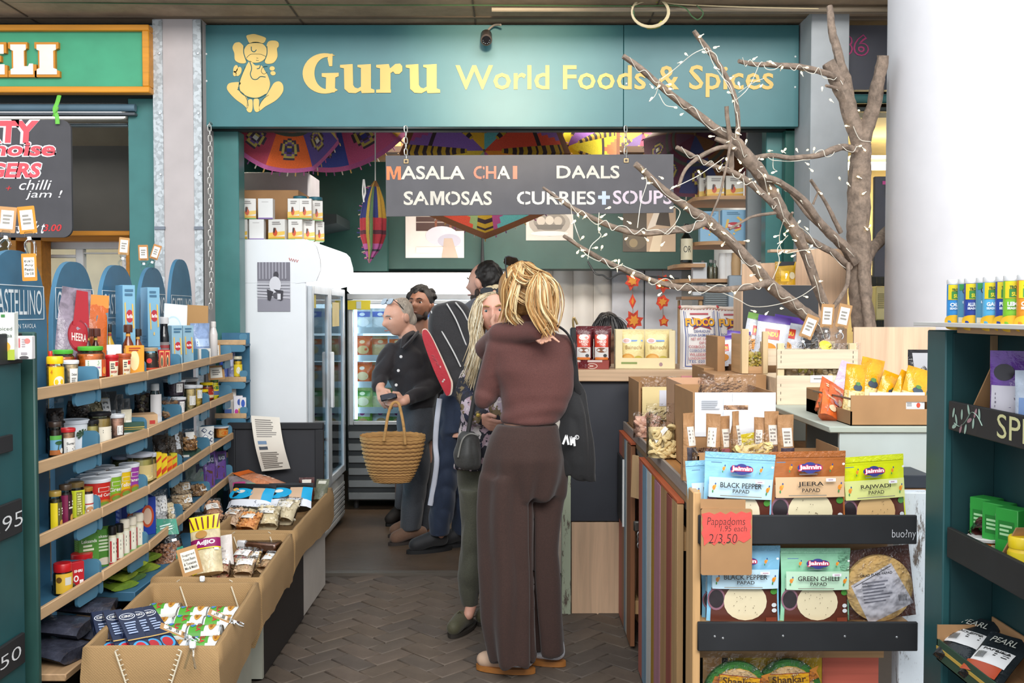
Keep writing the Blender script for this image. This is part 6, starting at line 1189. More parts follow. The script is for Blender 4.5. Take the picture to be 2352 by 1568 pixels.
k=MB();tx=M('#2c2422',.8);q=lambda s,a,b,c,e:k.text(s,PX(a,2.696),PX(b,2.696),PZ(e,2.696),PZ(c,2.696),2.6962,tx,bold=-.015,slant=.002)
q('Pappadoms',1627,1714,1188,1211);q('1.95 each',1658,1718,1207,1220);q('2/3.50',1631,1696,1226,1247);part('handwriting',k,pc,w=True)
# --- spice rack at the right edge
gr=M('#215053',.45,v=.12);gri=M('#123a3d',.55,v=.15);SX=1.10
sr=thing('spice_rack','dark green shallow shelf unit with black chalk-lettered lips at the right edge','shelf unit',(1.16,2.3,0))
part('end_post',MB().box(1.085,1.20,2.49,2.60,0,1.432,gr,.003),sr,w=True)
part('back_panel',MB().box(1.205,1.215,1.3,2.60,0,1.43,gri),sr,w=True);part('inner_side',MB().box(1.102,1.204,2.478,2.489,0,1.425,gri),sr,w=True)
part('batten',MB().box(1.19,1.204,2.466,2.477,1.20,1.42,M('#a08260',.6,'wood')),sr,w=True)
part('top_board',MB().box(1.06,1.23,1.3,2.63,1.442,1.452,M('#d2cfca',.6,v=.05),.001),sr,'whitish top board',w=True);part('top_strip',MB().box(1.10,1.21,1.3,2.46,1.427,1.441,M('#b08c66',.6,'woody')),sr,w=True)
for za,zb in((1.186,1.258),(.866,.942),(.60,.62)):
 if zb>.7:part('lip',MB().box(1.088,1.1,1.3,2.475,za,zb,dk,.002),sr,'black lip',w=True)
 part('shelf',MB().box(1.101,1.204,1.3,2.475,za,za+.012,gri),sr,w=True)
TS=Matrix(((0,0,0,1.0875),(-1,0,0,2.47),(0,0,1,0),(0,0,0,1)))
k=MB();wv=lambda u,v:(1.0872,2.46-u,1.186+v);chy=M('#d6d29a',.9);chg=M('#9fb8a8',.9);chp=M('#a07a80',.9)
def chl(pts,m,r=.0016):k.tube([wv(a,b)for a,b in pts],r,m,5,flat=.4)
chl([(p.x,p.y)for p in smooth([(.02,.02,0),(.05,.015,0),(.08,.03,0),(.11,.055,0),(.14,.05,0),(.165,.03,0)],5)],chg)
for a,b,r_,c in((.015,.045,70,chg),(.03,.03,110,chg),(.06,.045,85,chg),(.08,.012,250,chg),(.095,.06,110,chg),(.12,.03,260,chg),(.15,.055,100,chg),(.10,.035,200,chp),(.055,.01,240,chp),(.13,.055,60,chp),(.02,.012,200,chg)):
 n=14;vs=[wv(a+.013*cos(2*pi*i/n)*cos(radians(r_))-.005*sin(2*pi*i/n)*sin(radians(r_)),b+.013*cos(2*pi*i/n)*sin(radians(r_))+.005*sin(2*pi*i/n)*cos(radians(r_)))for i in range(n)];k.add(vs,[tuple(range(n))],c)
k.text('SPICES',.235,.55,.012,.066,0,chy,bold=.0,fn=lambda u,v:wv(u,v));part('chalk_writing',k,sr,'chalk leaves and yellow capitals',w=True)
# canisters on top
can_p=[('#2f8ed2','OLIVE'),('#4f8fae','DUNNS'),('#23409a','ALLROUND'),('#4f8fae','JERK'),('#56b0dc','GARLIC'),('#1f3f9c','PURPOSE'),('#7cc02c','LEMON'),('#d98a1c','CURRY')]
for i,(c,s)in enumerate(can_p):
 y=2.505-.048*i;x=1.118+.006*(i%2)
 pr=[('r',0,1,.84,1,'#3f9c4a' if i in(1,3)else '#e6cf1a')]
 if i in(1,3):pr+=[('e',.38,.82,.2,.09,'#1f2426'),('t','DUNNS',.24,.52,.79,.86,'#dce4e0',.04),('t','EVERYDAY' if i==1 else 'LAMB',.2,.75,.5,.56,'#dfeaf0',.04),('r',0,1,0,.14,'#d9cbb0'),('p',[(.5,.1),(.55,.1),(.7,.6),(.66,.6)],'#4a3a5a'),('e',.68,.64,.22,.08,'#2f5a4a')]
 else:pr+=[('r',0,1,.6,1,'#e6cf1a'),('r',.2,.72,.62,.82,'#3c8c3c'),('t','TROPICAL',.22,.8,.82,.9,'#2f5a2c',.04),('t','SUN',.3,.66,.65,.75,'#f0e020',.04),('t',s,.15,.85,.42,.52,'#e9eef4',.05),('t','SEASONING',.15,.85,.34,.40,'#e9eef4',.04),('e',.35,.0,.6,.2,'#e8b51c'),('e',.78,.17,.12,.07,'#cfe0c0')]
 t=thing('seasoning_canister',['blue and yellow seasoning canister at the far end of the rack top','beach-picture seasoning canister with green top, first of two','navy and yellow seasoning canister between the two beach-picture ones','beach-picture seasoning canister with green top, second of two','sky blue and yellow garlic seasoning canister on the rack top','deep blue and yellow all-purpose seasoning canister on the rack top','lime and yellow seasoning canister at the picture edge','orange and yellow seasoning canister beyond the picture edge'][i],'canister',(x,y,1.4525),-14)
 part('body',MB().lathe([(.0228,0),(.0232,.004),(.0232,.094),(.0228,.095)],M(c,.35,v=.04),22),t)
 part('lid',MB().lathe([(.0233,.095),(.0237,.097),(.0237,.105),(.0228,.107),(0,.107)],M('#dcdcdc',.3,v=.04),22),t)
 k=MB();draw(k,pr,cylfn(.0234,.094,2.2),nu=10,rough=.35);part('label',k,t)
# bags and boxes on its shelves
pouch('purple spice bag with white label on the top shelf of the green rack',(1.155,2.30,1.199),-35,.09,.19,.05,M('#6a3f9a',.2,'crinkle',v=.3),[('r',.05,.95,0,.26,'#a8643a'),('e',.35,.74,.25,.1,'#262028'),('r',.05,.95,.26,.58,'#d2cdd6'),('L',.15,.8,.3,.5,4,'#6a6070'),('p',[(.1,.3),(.9,.3),(.95,.38),(.5,.32)],'#6a3f9a')],name='spice_bag',cat='bag')
pouch('blue-white spice bag at the picture edge on the top shelf',(1.158,2.20,1.199),-30,.08,.15,.05,M('#c4cede',.2,'crinkle',v=.2),[('r',.1,.9,.3,.6,'#7f9ccc')],name='spice_bag',cat='bag')
single('cardboard_divider',MB().add([(1.11,2.44,1.199),(1.20,2.44,1.199),(1.20,2.36,1.38),(1.15,2.36,1.38),(1.11,2.435,1.199),(1.20,2.435,1.199),(1.20,2.355,1.38),(1.15,2.355,1.38)],[(0,1,2,3),(7,6,5,4),(0,4,5,1),(1,5,6,2),(2,6,7,3),(3,7,4,0)],card_),'slanted cardboard divider behind the purple spice bag','cardboard')
for i,y in enumerate((2.43,2.365,2.30)):
 carton(['bright green herb carton with leaf picture, leftmost on the middle shelf','bright green herb carton, second on the middle shelf','bright green herb carton at the picture edge, middle shelf'][i],(1.165,y,.879),-62,.058,.05,.145,'#2f9a3c',left=[('e',.5,.84,.2,.08,'#1c3a6a'),('t','KASOORI',.1,.9,.62,.7,'#dfeedd',.0),('t','METHI',.4,.8,.52,.6,'#dfeedd',.0),('e',.45,.2,.35,.16,'#5f7a3a'),('e',.6,.26,.2,.1,'#77924a'),('r',.68,.9,.8,.88,'#e6e6e6')],front=[('r',.15,.85,.5,.8,'#247a30'),('L',.22,.78,.55,.75,3,'#a8d8a0')],name='herb_carton')
tub('round tub of orange relish with white lid on the middle shelf',(1.145,2.385,.879),-40,.036,.041,.06,'#d9d6d2',None,clear='#b06a24',lab='#d8672c',prints=[('e',.3,.7,.14,.2,'#34508c'),('t','MASALA',.2,.7,.4,.55,'#f0dcc8',.03),('r',.7,1,0,1,'#d9cfae')],lz=(.1,.8))
clearbag('clear bag of dark dried dates lying on the relish tub',(1.15,2.37,.942),-50,.12,.10,.04,['#4a1f1a','#5a2a20','#3a1614'],fillh=.8,n=40,s=.013,rx=-60)
jar('yellow spice pot at the picture edge of the middle shelf',(1.14,2.21,.879),-40,.03,.10,'#e6c81c','#e0bd14',lab='#e8d030',prints=[('p',[(.2,.3),(.8,.5),(.8,.6),(.2,.4)],'#b8442c')],glass=False,lidh=.25)
single('cardboard_divider',MB().add([(1.105,2.28,.879),(1.20,2.28,.879),(1.20,2.2,1.0),(1.12,2.2,1.0),(1.105,2.275,.879),(1.20,2.275,.879),(1.20,2.195,1.0),(1.12,2.195,1.0)],[(0,1,2,3),(7,6,5,4),(0,4,5,1),(1,5,6,2),(2,6,7,3),(3,7,4,0)],card_),'slanted cardboard divider beside the yellow spice pot','cardboard')
bt=thing('cardboard_tray','green-edged cardboard tray of spice packets on the lowest shelf of the green rack','tray',(1.15,2.3,.613))
k=MB();gedge=M('#2c4a3a',.6)
k.box(1.06,1.064,2.0,2.46,.613,.665,gedge).box(1.06,1.2,2.456,2.46,.613,.70,card_).box(1.196,1.2,2.0,2.46,.613,.72,card_).box(1.06,1.2,2.0,2.46,.613,.616,card_).box(1.0585,1.0598,2.0,2.46,.64,.648,M('#c9a54c',.5));part('carton',k,bt,w=True)
for i,(y,rz,lab)in enumerate(((2.40,-55,'black spice packet with white barcode label, far end of the lowest tray'),(2.27,-60,'black spice packet of paprika with white label, nearer in the lowest tray'))):
 pouch(lab,(1.075,y,.63),rz,.11,.15,.03,M('#20262a',.25,'crinkle',v=.3),[('r',.1,.9,.28,.62,'#dcdcdc'),('L',.5,.85,.45,.58,3,'#444'),('t','BLACK PEPPER' if i==0 else 'PAPRIKA',.2,.85,.55,.6,'#333',.02)]+[('r',.16+.03*j,.175+.03*j,.34,.48,'#333')for j in range(8)]+[('t','PEARL',.2,.8,.74,.88,'#cfcfc4',.0)]+([('r',.1,.9,.02,.25,'#a8401c')]if i else[]),rx=-58,name='spice_packet',cat='packet')
# --- dark green unit at the left edge
lu=thing('shelf_unit','dark green shelf unit with black price lips at the left edge','shelf unit',(-1.42,2.5,0))
part('post',MB().box(-1.405,-1.352,2.815,2.835,0,PZ(762,2.82),M('#274a44',.45,v=.15),.004),lu,w=True)
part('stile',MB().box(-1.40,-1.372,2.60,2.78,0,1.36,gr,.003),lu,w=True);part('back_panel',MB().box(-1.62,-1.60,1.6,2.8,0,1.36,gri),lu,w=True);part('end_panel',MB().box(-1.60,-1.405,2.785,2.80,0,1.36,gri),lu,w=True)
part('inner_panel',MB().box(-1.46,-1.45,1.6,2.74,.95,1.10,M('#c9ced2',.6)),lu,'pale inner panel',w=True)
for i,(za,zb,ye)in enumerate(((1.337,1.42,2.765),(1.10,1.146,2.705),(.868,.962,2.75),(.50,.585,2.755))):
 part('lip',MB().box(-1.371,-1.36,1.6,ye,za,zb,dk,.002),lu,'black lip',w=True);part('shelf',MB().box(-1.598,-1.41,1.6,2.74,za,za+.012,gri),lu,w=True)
k=MB();w_=M('#d6d6d6',.9)
for s,y0_,za,zb in(('2.95',2.49,.89,.93),('3.50',2.47,.525,.56)):k.text(s,0,.20,za,zb,0,w_,bold=-.01,fn=lambda u,v:(-1.3592,y0_+.06+u,v))
part('chalk_writing',k,lu,w=True)
carton('white and green spiced tea carton on top of the left edge unit',(PX(14,2.70),2.70,1.349),12,.05,.04,.128,'#dfe0d4',front=[('r',0,1,0,.22,'#a8b83a'),('e',.45,.28,.35,.12,'#d9a63a'),('r',.35,.55,.9,.96,'#3a7a3c'),('t','Spiced',.1,.9,.60,.70,'#55605a',.0),('t','Tea',.4,.9,.48,.56,'#55605a',.0),('e',.1,.05,.2,.07,'#b8402c')],name='tea_carton')
carton('small white packet with pink rose print on top of the left edge unit',(PX(52,2.72),2.735,1.349),10,.04,.03,.064,'#e6e2e0',front=[('e',.7,.78,.2,.12,'#d97a74'),('r',.15,.25,.5,.9,'#c46a70'),('L',.35,.6,.5,.9,4,'#a89ca0'),('r',.3,.7,.2,.3,'#9a9498'),('e',.5,.08,.3,.07,'#4a4648')],name='rice_packet',cat='packet')
can('white tin with red band on the low shelf of the left edge unit',(-1.40,2.52,.513),70,.026,.11,'#dcdcd8',[('r',0,1,.5,.85,'#c0482c'),('r',0,1,.3,.36,'#e0b23c')])
single('utensil_bucket',MB().lathe([(.02,0),(.03,.06),(0,.06)],M('#c8848a',.5),12),'pink round-topped item on the pale inner shelf of the left edge unit','pot',(-1.42,2.55,.882))
# ------------------------------------------------------------------ chains and hanging menu board
def linkmesh(L=.036,w=.009,r=.0026,m=None):
 pts=[]
 for k in range(12):
  a=2*pi*k/12;pts.append((w*cos(a),0,(L/2-w)*(1 if sin(a)>1e-6 else(-1 if sin(a)<-1e-6 else 0))+w*sin(a)))
 return MB().tube(pts+pts[:1],r,m,5,cap=False).mesh('link')
LINK=linkmesh(m=M('#cfccc4',.3,metal=.7))
def chain(parent,top,n,pitch=.0285,sway=0,every=1):
 for i in range(n):
  o=bpy.data.objects.new('link',LINK);C.objects.link(o);o.parent=parent
  o.location=Vector(top)-Vector(parent.location)+Vector((sway*sin(i*.5),0,-pitch*(i+.5)));o.rotation_euler=(0,R.uniform(-.08,.08),(pi/2 if i%2 else 0)+.35)
d=5.45;top=P(481,288,d)
lc=thing('chain','long silver chain hanging from the fascia beside the left pillar','chain',top)
chain(lc,top+Vector((0,0,.0)),35,sway=.003)
part('hook',MB().tube(smooth([top+Vector((0,.05,.016)),top+Vector((0,.02,.02)),top+Vector((0,0,.012)),top+Vector((0,.004,-.006))],4),.004,M('#b5b5b0',.3,metal=.8),6),lc,w=True)
d=5.48;mb_=thing('menu_board','hanging grey menu board with stencilled white and orange capitals','sign',P(1216,495,d))
zA,zB=PZ(497,d),PZ(357,d);xA,xB=PX(887,d),PX(1546,d)
part('board',MB().prism([(xA+.002,PZ(497,d)),(xB,PZ(488,d)),(xB-.002,PZ(354,d)),(xA,PZ(357,d))],d,d+.014,M('#5c5a5d',.7,v=.1)),mb_,w=True)
k=MB();cw='#d9d2c4'
def st(s,a,b,y0,y1,c):
 part('lettering',MB().text(s,PX(a,d),PX(b,d),PZ(y1,d),PZ(y0,d),d-.0012,M(c,.8,v=.12),bold=.02),mb_,'stencilled orange letters' if c[1]=='e' or c=='#df8a72' else None,w=True)
def stM(a,b,y0,y1,c):
 w,h=b-a,y1-y0;m=[(0,1),(0,0),(.3,0),(.5,.55),(.7,0),(1,0),(1,1),(.78,1),(.78,.3),(.56,.95),(.44,.95),(.22,.3),(.22,1)]
 part('lettering',MB().prism([(PX(a+w*x,d),PZ(y0+h*y,d))for x,y in m],d-.0014,d-.0002,M(c,.8,v=.12)),mb_,w=True)
stM(889,922,382,413,'#e6875a');stM(989,1021,439,471,cw);st('ASALA',922,1068,381,412,cw);st('CH',1088,1140,381,411,'#df8a72');st('A',1142,1172,381,411,cw);st('I',1178,1188,381,411,'#df8a72')
st('DAALS',1278,1422,380,410,cw);st('SA',928,986,439,471,cw);st('OSAS',1023,1130,439,471,cw);st('CURRIES',1187,1367,439,470,'#dcd8d0');st('SOUPS',1407,1542,437,469,'#d8c8d2')
for a,b,c_,e in((1373,1400,449,457),(1382,1391,439,470)):k.box(PX(a,d),PX(b,d),d-.0013-.0004*(b-a>10),d,PZ(e,d),PZ(c_,d),M('#c3cfe0',.8))
part('plus_sign',k,mb_,'pale blue plus sign',w=True)
k=MB()
for x,y in((906,397),(1108,383),(1108,409),(1150,404),(1290,396),(1312,405),(1345,405),(1405,396),(945,455),(1036,441),(1036,469),(1110,455),(1205,441),(1205,468),(1345,455),(1445,440),(1445,467),(1530,453),(975,462),(1050,455)):k.box(PX(x,d)-.0035,PX(x,d)+.0035,d-.0022,d-.0014,PZ(y+4.5,d),PZ(y-4.5,d),M('#5c5a5d',.7,v=.1))
part('stencil_bridges',k,mb_,w=True)
for x,xt,ye in((934,932,368),(1437,1437,366)):
 t0=P(xt,290,d+.006);n=6;chain(mb_,t0,n,pitch=(t0.z-PZ(ye,d))/n)
 part('hanger_ring',MB().box(PX(x-6,d),PX(x+6,d),d-.005,d-.001,PZ(ye+8,d),PZ(ye-3,d),M('#a08a66',.4,metal=.6),.002).box(PX(x-3,d),PX(x+3,d),d-.007,d-.005,PZ(ye+5,d),PZ(ye,d),M('#3a3028',.5)),mb_,w=True)
# ------------------------------------------------------------------ white upright fridge at the left of the shop
wf=M('#e6e9ec',.35,v=.02);gl=M('#fbfdff',.5,'emit',e=1.0)
FX,FY0,FY1=-1.20,5.80,7.0
fr=thing('fridge','tall white display fridge with rounded light box, side on beside the pilaster','fridge',(-1.5,6.4,0))
zt=PZ(549,5.8)
part('cabinet',MB().box(PX(553,5.8)-.12,FX,FY0,FY1,.09,PZ(650,5.8),wf,.004).box(PX(553,5.8)-.12,FX,FY0,FY1,PZ(651,5.8),zt-.001,wf,.004),fr,w=True)
hd=[(FX-.06,PZ(651,5.8)),(PX(727,5.8),PZ(645,5.8)),(PX(737,5.8),PZ(620,5.8)),(PX(736,5.8),PZ(596,5.8)),(PX(728,5.8),PZ(566,5.8)),(PX(718,5.8),PZ(555,5.8)),(PX(700,5.8),zt),(FX-.06,zt)]
part('light_box',MB().prism(hd,FY0-.002,FY0+.018,wf).prism([(FX-.0,a[1])if a[0]<FX else a for a in hd],FY0+.019,FY1,gl),fr,'glowing rounded light box',w=True)
dz0,dz1=.36,PZ(655,5.8);fm=M('#c9ced2',.35,metal=.4)
for(ya,yb)in((FY0+.04,FY0+.60),(FY0+.61,FY1-.02)):
 dr=part('door',MB().box(FX+.001,FX+.03,ya,ya+.05,dz0,dz1,fm,.004).box(FX+.001,FX+.03,yb-.05,yb,dz0,dz1,fm,.004).box(FX+.001,FX+.03,ya+.051,yb-.051,dz1-.05,dz1,fm,.004).box(FX+.001,FX+.03,ya+.051,yb-.051,dz0,dz0+.05,fm,.004),fr,w=True)
 part('pane',MB().box(FX+.012,FX+.018,ya+.05,yb-.05,dz0+.05,dz1-.05,M('#e6f4fa',.05,'clear',v=0)),dr,w=True)
part('handle',MB().box(FX+.031,FX+.055,FY0+.585,FY0+.615,.86,1.22,M('#dfe3e6',.3),.006),fr,w=True)
part('interior',MB().box(FX+.0004,FX+.001,FY0+.06,FY1-.04,.4,dz1-.05,M('#d6e8f2',.4,'emit',e=1.7)),fr,'pale blue glowing sheet for the lit interior',w=True)  # emissive sheet on the cabinet front, standing for the lit inside
k=MB()
for z in(.65,.92,1.18,1.42):k.box(FX+.0012,FX+.010,FY0+.1,FY1-.08,z,z+.018,M('#e3edf2',.4))
for i in range(26):y=FY0+.12+R.random()*1.0;z=R.choice((.668,.938,1.198,1.438));k.box(FX+.0012,FX+.008,y,y+.07,z,z+R.uniform(.08,.17),M(R.choice(['#c9dbe4','#b4cddc','#dfe8ec','#a5c4d4']),.4))
part('shelves',k,fr,w=True)
part('door_sticker',MB().box(FX+.0185,FX+.0200,5.90,6.0,1.50,1.58,M('#e3cf56',.6)).box(FX+.0185,FX+.02,6.55,6.8,1.38,1.54,M('#dcc98c',.6)),fr,'yellow stickers',w=True)
gr_=part('grille',MB().box(FX-.02,FX+.012,FY0+.01,FY1,.04,.33,M('#b7b9b8',.45,metal=.2)),fr,w=True)
for i in range(7):part('grille_slat',MB().box(FX+.013,FX+.022,FY0+.03,FY1-.02,.06+.034*i,.083+.034*i,M('#c6c8c7',.4,metal=.3),.002),gr_,w=True)
part('base',MB().box(PX(553,5.8)-.1,FX-.04,FY0+.02,FY1,0,.089,M('#3c3c3c',.6)),fr,w=True)
ph=thing('photo_print','grey photograph of a crouching figure taped to the side of the white fridge','photo',P(629,715,5.796));d=5.797
f=lambda u,v,o:(PX(592+75*u,d),d-.001-o,PZ(715-113*v,d))
k=MB();draw(k,[('r',0,1,0,1,'#a5a4ac'),('r',0,1,.62,1,'#77757f'),('r',0,1,0,.25,'#8e8c96')]+[('r',.05+.1*i,.09+.1*i,.66,1,'#a2a0aa')for i in range(9)]+[('p',[(0,.3+.06*i),(1,.26+.07*i),(1,.28+.07*i),(0,.33+.06*i)],'#c6c5cc')for i in range(5)]+[('e',.58,.74,.08,.07,'#3f3d44'),('e',.55,.54,.18,.17,'#d3d2d8'),('p',[(.3,.45),(.5,.4),(.4,.22),(.32,.24)],'#35333a'),('p',[(.5,.45),(.8,.42),(.78,.24),(.7,.22),(.66,.34)],'#3b3940'),('e',.6,.33,.12,.06,'#55535a'),('r',.62,.72,.24,.36,'#d6d5da')],f,rough=.6);part('print',k,ph,w=True)
single('marker_scribble',MB().tube([P(664+2.6*i,592+(6 if i%2 else 0)+i*.6,5.7965)for i in range(9)],.0022,M('#c8584a',.7),5),'small red scribble on the white fridge above the photograph','writing')
# tea cartons and boxes on the fridge
tea=lambda g:[('r',0,1,0,.16,'#d9a53a'),('p',[(0,.1),(1,.25),(1,.42),(0,.34)],'#e6bf5a'),('e',.42,.34,.14,.16,'#c9522c'),('e',.42,.52,.07,.07,'#7c4a34'),('e',.36,.46,.05,.14,'#33262a'),('L',.25,.8,.72,.9,2,'#9a9490'),('r',0,1,0,.05,g)]
zf=zt+.001;ht=PZ(502,5.86)-PZ(549,5.86)
for px,py,tier,y_,fr_,rz,lab in((556,26,0,5.86,1,0,'tea carton at the far left of the lower row on the fridge'),(590,34,0,5.86,0,0,'plain-backed white tea carton in the lower row on the fridge'),(638,40,0,5.86,1,-10,'tea carton with woman picture, third in the lower row on the fridge'),(679,32,0,5.86,1,0,'tea carton, fourth in the lower row on the fridge'),(707,28,0,5.92,1,14,'tea carton, fifth in the lower row on the fridge'),(732,20,0,6.02,1,20,'tea carton, last in the lower row on the fridge'),(570,34,1,5.86,1,10,'tea carton at the left of the upper row on the fridge'),(611,34,1,5.86,0,0,'plain-backed white tea carton in the upper row on the fridge'),(676,28,1,5.86,1,0,'tea carton, third in the upper row on the fridge'),(702,28,1,5.86,1,4,'tea carton, fourth in the upper row on the fridge'),(727,24,1,5.98,1,18,'tea carton, last in the upper row on the fridge')):
 w=px and py*y_/F
 carton(lab,(PX(px,y_),y_+.03,zf+tier*(ht+.002)),rz,w,.055,ht,'#dfdcd6' if fr_ else '#e3e2e0',front=tea('#5a9a4a')if fr_ else[('r',.25,.7,.82,.84,'#a09a9a'),('r',0,1,0,.06,'#7a5aa0')],left=tea('#5a9a4a')if fr_ else(),name='tea_carton')
single('cardboard_box',MB().box(PX(555,6.1),PX(690,6.1),6.06,6.4,zf,PZ(438,6.1),card_,.003),'brown cardboard box behind the tea cartons on the fridge','box')
single('box',MB().box(PX(566,6.55),PX(712,6.55),6.5,6.9,zf,PZ(398,6.55),M('#c9c9cf',.6),.003),'large pale grey box at the back of the fridge top','box')
for px,lab in((690,'jar with blue-green lid behind the tea cartons, left'),(722,'jar with blue-green lid behind the tea cartons, right')):
 jar(lab,(PX(px,6.02),6.03+.05*(px>700),zf+ht+.003),0,.043,.15,'#2f6a7a','#d6c67a',lab=None)
k=thing('wall_shelf','dark green stepped wall shelf behind the hanging folded parasol','shelf',(-1.5,8,1.9))
part('shelf_board',MB().prism([(-1.95,PZ(500,7.6)),(PX(790,7.6),PZ(500,7.6)),(PX(790,7.6),PZ(520,7.6)),(-1.95,PZ(560,7.6))],7.3,7.9,M('#1c2a2c',.6)),k,w=True)
# ------------------------------------------------------------------ back of the shop
bk=struct('trim_16',MB().box(PX(797,8.0),PX(1640,8.0),8.0,8.4,PZ(617,8.0),2.86,M('#26453f',.5,v=.1)))
struct('trim_17',MB().box(PX(735,8.3),PX(890,7.9),7.9,7.99,PZ(622,7.9),2.7,grn2))
flm=M('#ebe7e2',.5,v=.03);k=MB()
xs=PX(1085,8.5);n=0
while xs<PX(1425,8.5):
 k.grid(lambda u,v:(xs+.17*u,8.5-.055*sin(pi*u)**.8,1.95*v),8,1,flm);xs+=.172
struct('wall_back',k)
struct('door_1',MB().box(PX(1405,8.45),PX(1478,8.45),8.42,8.46,0,1.93,M('#d3d6df',.45),.01).box(PX(1480,8.45),PX(1566,8.45),8.42,8.46,0,1.93,M('#d3d6df',.45),.01).box(PX(1566,8.4),PX(1640,8.4),8.42,8.46,0,1.93,M('#a8a9a8',.5)))
def poster(label,a,b,e,f_,pr,d=7.995):
 t=thing('poster',label,'poster',P((a+b)/2,f_,d));f=lambda u,v,o:(PX(a+(b-a)*u,d),d-.001-o,PZ(f_-(f_-e)*v,d))
 k=MB();draw(k,pr,f,rough=.5);part('print',k,t,w=True)
poster('tall white-bordered photograph poster left of the dark-haired shoppers',932,1066,480,592,[('r',0,1,0,1,'#d9d2cb'),('r',.18,1,.55,1,'#4a3530'),('r',.18,1,.84,.86,'#a89a90'),('r',.18,1,.72,.74,'#a89a90'),('r',.5,.54,.55,1,'#7c4a34'),('r',.75,.79,.55,1,'#7c4a34'),('e',.62,.45,.28,.2,'#c9c6ce'),('e',.75,.35,.2,.14,'#b0aebc'),('r',.18,1,.1,.22,'#e3d9d0'),('p',[(.62,0),(.9,.0),(.8,.4),(.66,.4)],'#b3a090')])
poster('sepia oval photograph poster behind the tree branch',1208,1316,480,552,[('r',0,1,0,1,'#b0aba4'),('e',.5,.55,.44,.42,'#8a837a'),('e',.5,.6,.34,.3,'#6b645c'),('e',.32,.62,.09,.14,'#a39a8e'),('e',.5,.64,.09,.14,'#a8a094'),('e',.68,.62,.09,.14,'#9c9488'),('p',[(.25,.35),(.75,.35),(.8,.5),(.2,.5)],'#4f4a44'),('e',.5,.22,.4,.08,'#c4bfb6')])
poster('brown-toned photograph poster at the right of the green bulkhead',1430,1551,478,578,[('r',0,1,0,1,'#4a4238'),('r',.45,1,0,1,'#b39c84'),('p',[(.45,.5),(.6,.95),(.8,1),(.62,.6)],'#d9cfc2'),('p',[(.5,.0),(.6,.5),(.75,.4),(.7,0)],'#d3c2a8'),('p',[(.62,.62),(.9,.58),(.85,1),(.72,1)],'#3f362e'),('e',.25,.25,.2,.2,'#5f5546'),('e',.2,.2,.08,.1,'#8a7a5c')])
single('cable',MB().tube([P(1106,480,7.97),P(1108,545,7.95),P(1108,600,7.95),P(1110,640,7.95)],[.008,.008,.016,.01],M('#171a1c',.6),8),'black cable with plug hanging down the green bulkhead','cable')
single('cable',MB().tube(smooth([P(1350,600,7.95),P(1368,628,7.9),P(1385,632,7.9),P(1400,640,7.9),P(1425,628,7.9),P(1460,632,7.9),P(1560,640,7.9)],5),.007,M('#25282c',.6),6),'dark loose wires below the green bulkhead','cable')
# red leaf garlands
rl=M('#c2381c',.6,'crinkle',v=.4);ol=M('#c9852a',.6)
def leaf(cx,cy,s,n,seed):
 rr=random.Random(seed);pts=[]
 for i in range(n*2):a=2*pi*i/(n*2)+.3;q=s*(1 if i%2==0 else.62)*rr.uniform(.8,1.1);pts.append((cx+q*cos(a),cy+q*sin(a)))
 return pts
for px,ys,lab in((1453,((645,22,6),(692,0,0),(736,24,7)),'left string of red and orange leaf decorations below the bulkhead'),(1522,((651,24,7),(693,19,6),(738,15,5)),'right string of red and orange leaf decorations below the bulkhead')):
 dd=8.06;g=thing('leaf_garland',lab,'decoration',P(px,617,dd));kk=dd/F
 part('string',MB().tube([P(px,613,dd),P(px,640,dd),P(px+1,745,dd)],.002,M('#8a6a4a',.7),4),g,w=True)
 for i,(y,s,n)in enumerate(ys):
  c=P(px+(3 if i==2 else 0),y,dd-.03)
  if n:part('leaf',MB().prism(leaf(c.x,c.z,s*kk,n,px+i),dd-.03,dd-.015,rl).prism(leaf(c.x,c.z,s*kk*.55,n,px+i+9),dd-.034,dd-.0305,ol),g,w=True,sharp=20)
  else:part('leaf',MB().prism([(c.x,c.z+17*kk),(c.x-8*kk,c.z),(c.x,c.z-17*kk),(c.x+8*kk,c.z)],dd-.03,dd-.015,rl).prism([(c.x,c.z+9*kk),(c.x-3*kk,c.z),(c.x,c.z-9*kk),(c.x+3*kk,c.z)],dd-.034,dd-.0305,ol),g,w=True)
# back chiller with glass doors
D2=7.42;x0,x1=PX(798,D2),PX(1235,D2);f2=thing('chiller','wide back chiller with glowing header and glass doors full of packets','fridge',((x0+x1)/2,7.7,0))
zh0,zh1=PZ(674,D2),PZ(626,D2)
part('header',MB().box(x0,x1,D2-.03,7.98,zh0,zh1,M('#ffffff',.5,'emit',e=1.15),.02),f2,'glowing white header',w=True)
part('header_trim',MB().box(x0,x1,D2-.02,D2+.05,PZ(688,D2),zh0-.001,M('#c2c8cc',.4,metal=.3),.004),f2,w=True)
part('cabinet',MB().box(x0,x0+.04,D2+.001,7.98,.08,zh0,fm).box(x1-.04,x1,D2+.001,7.98,.08,zh0,fm).box(x0+.04,x1-.04,7.9,7.98,.08,zh0,M('#dfe9ee',.5)).box(x0+.04,x1-.04,D2+.02,7.9,.08,.64,M('#4d5254',.5)),f2,w=True)
zd0,zd1=PZ(975,D2),PZ(689,D2);nd=3;wd=(x1-x0-.02)/nd
part('back_light',MB().box(x0+.05,x1-.05,7.85,7.89,zd0,zd1,M('#e3f2fb',.5,'emit',e=.75)),f2,'back wall that glows by itself',w=True)  # the wall itself emits, standing in for the chiller's inner lighting
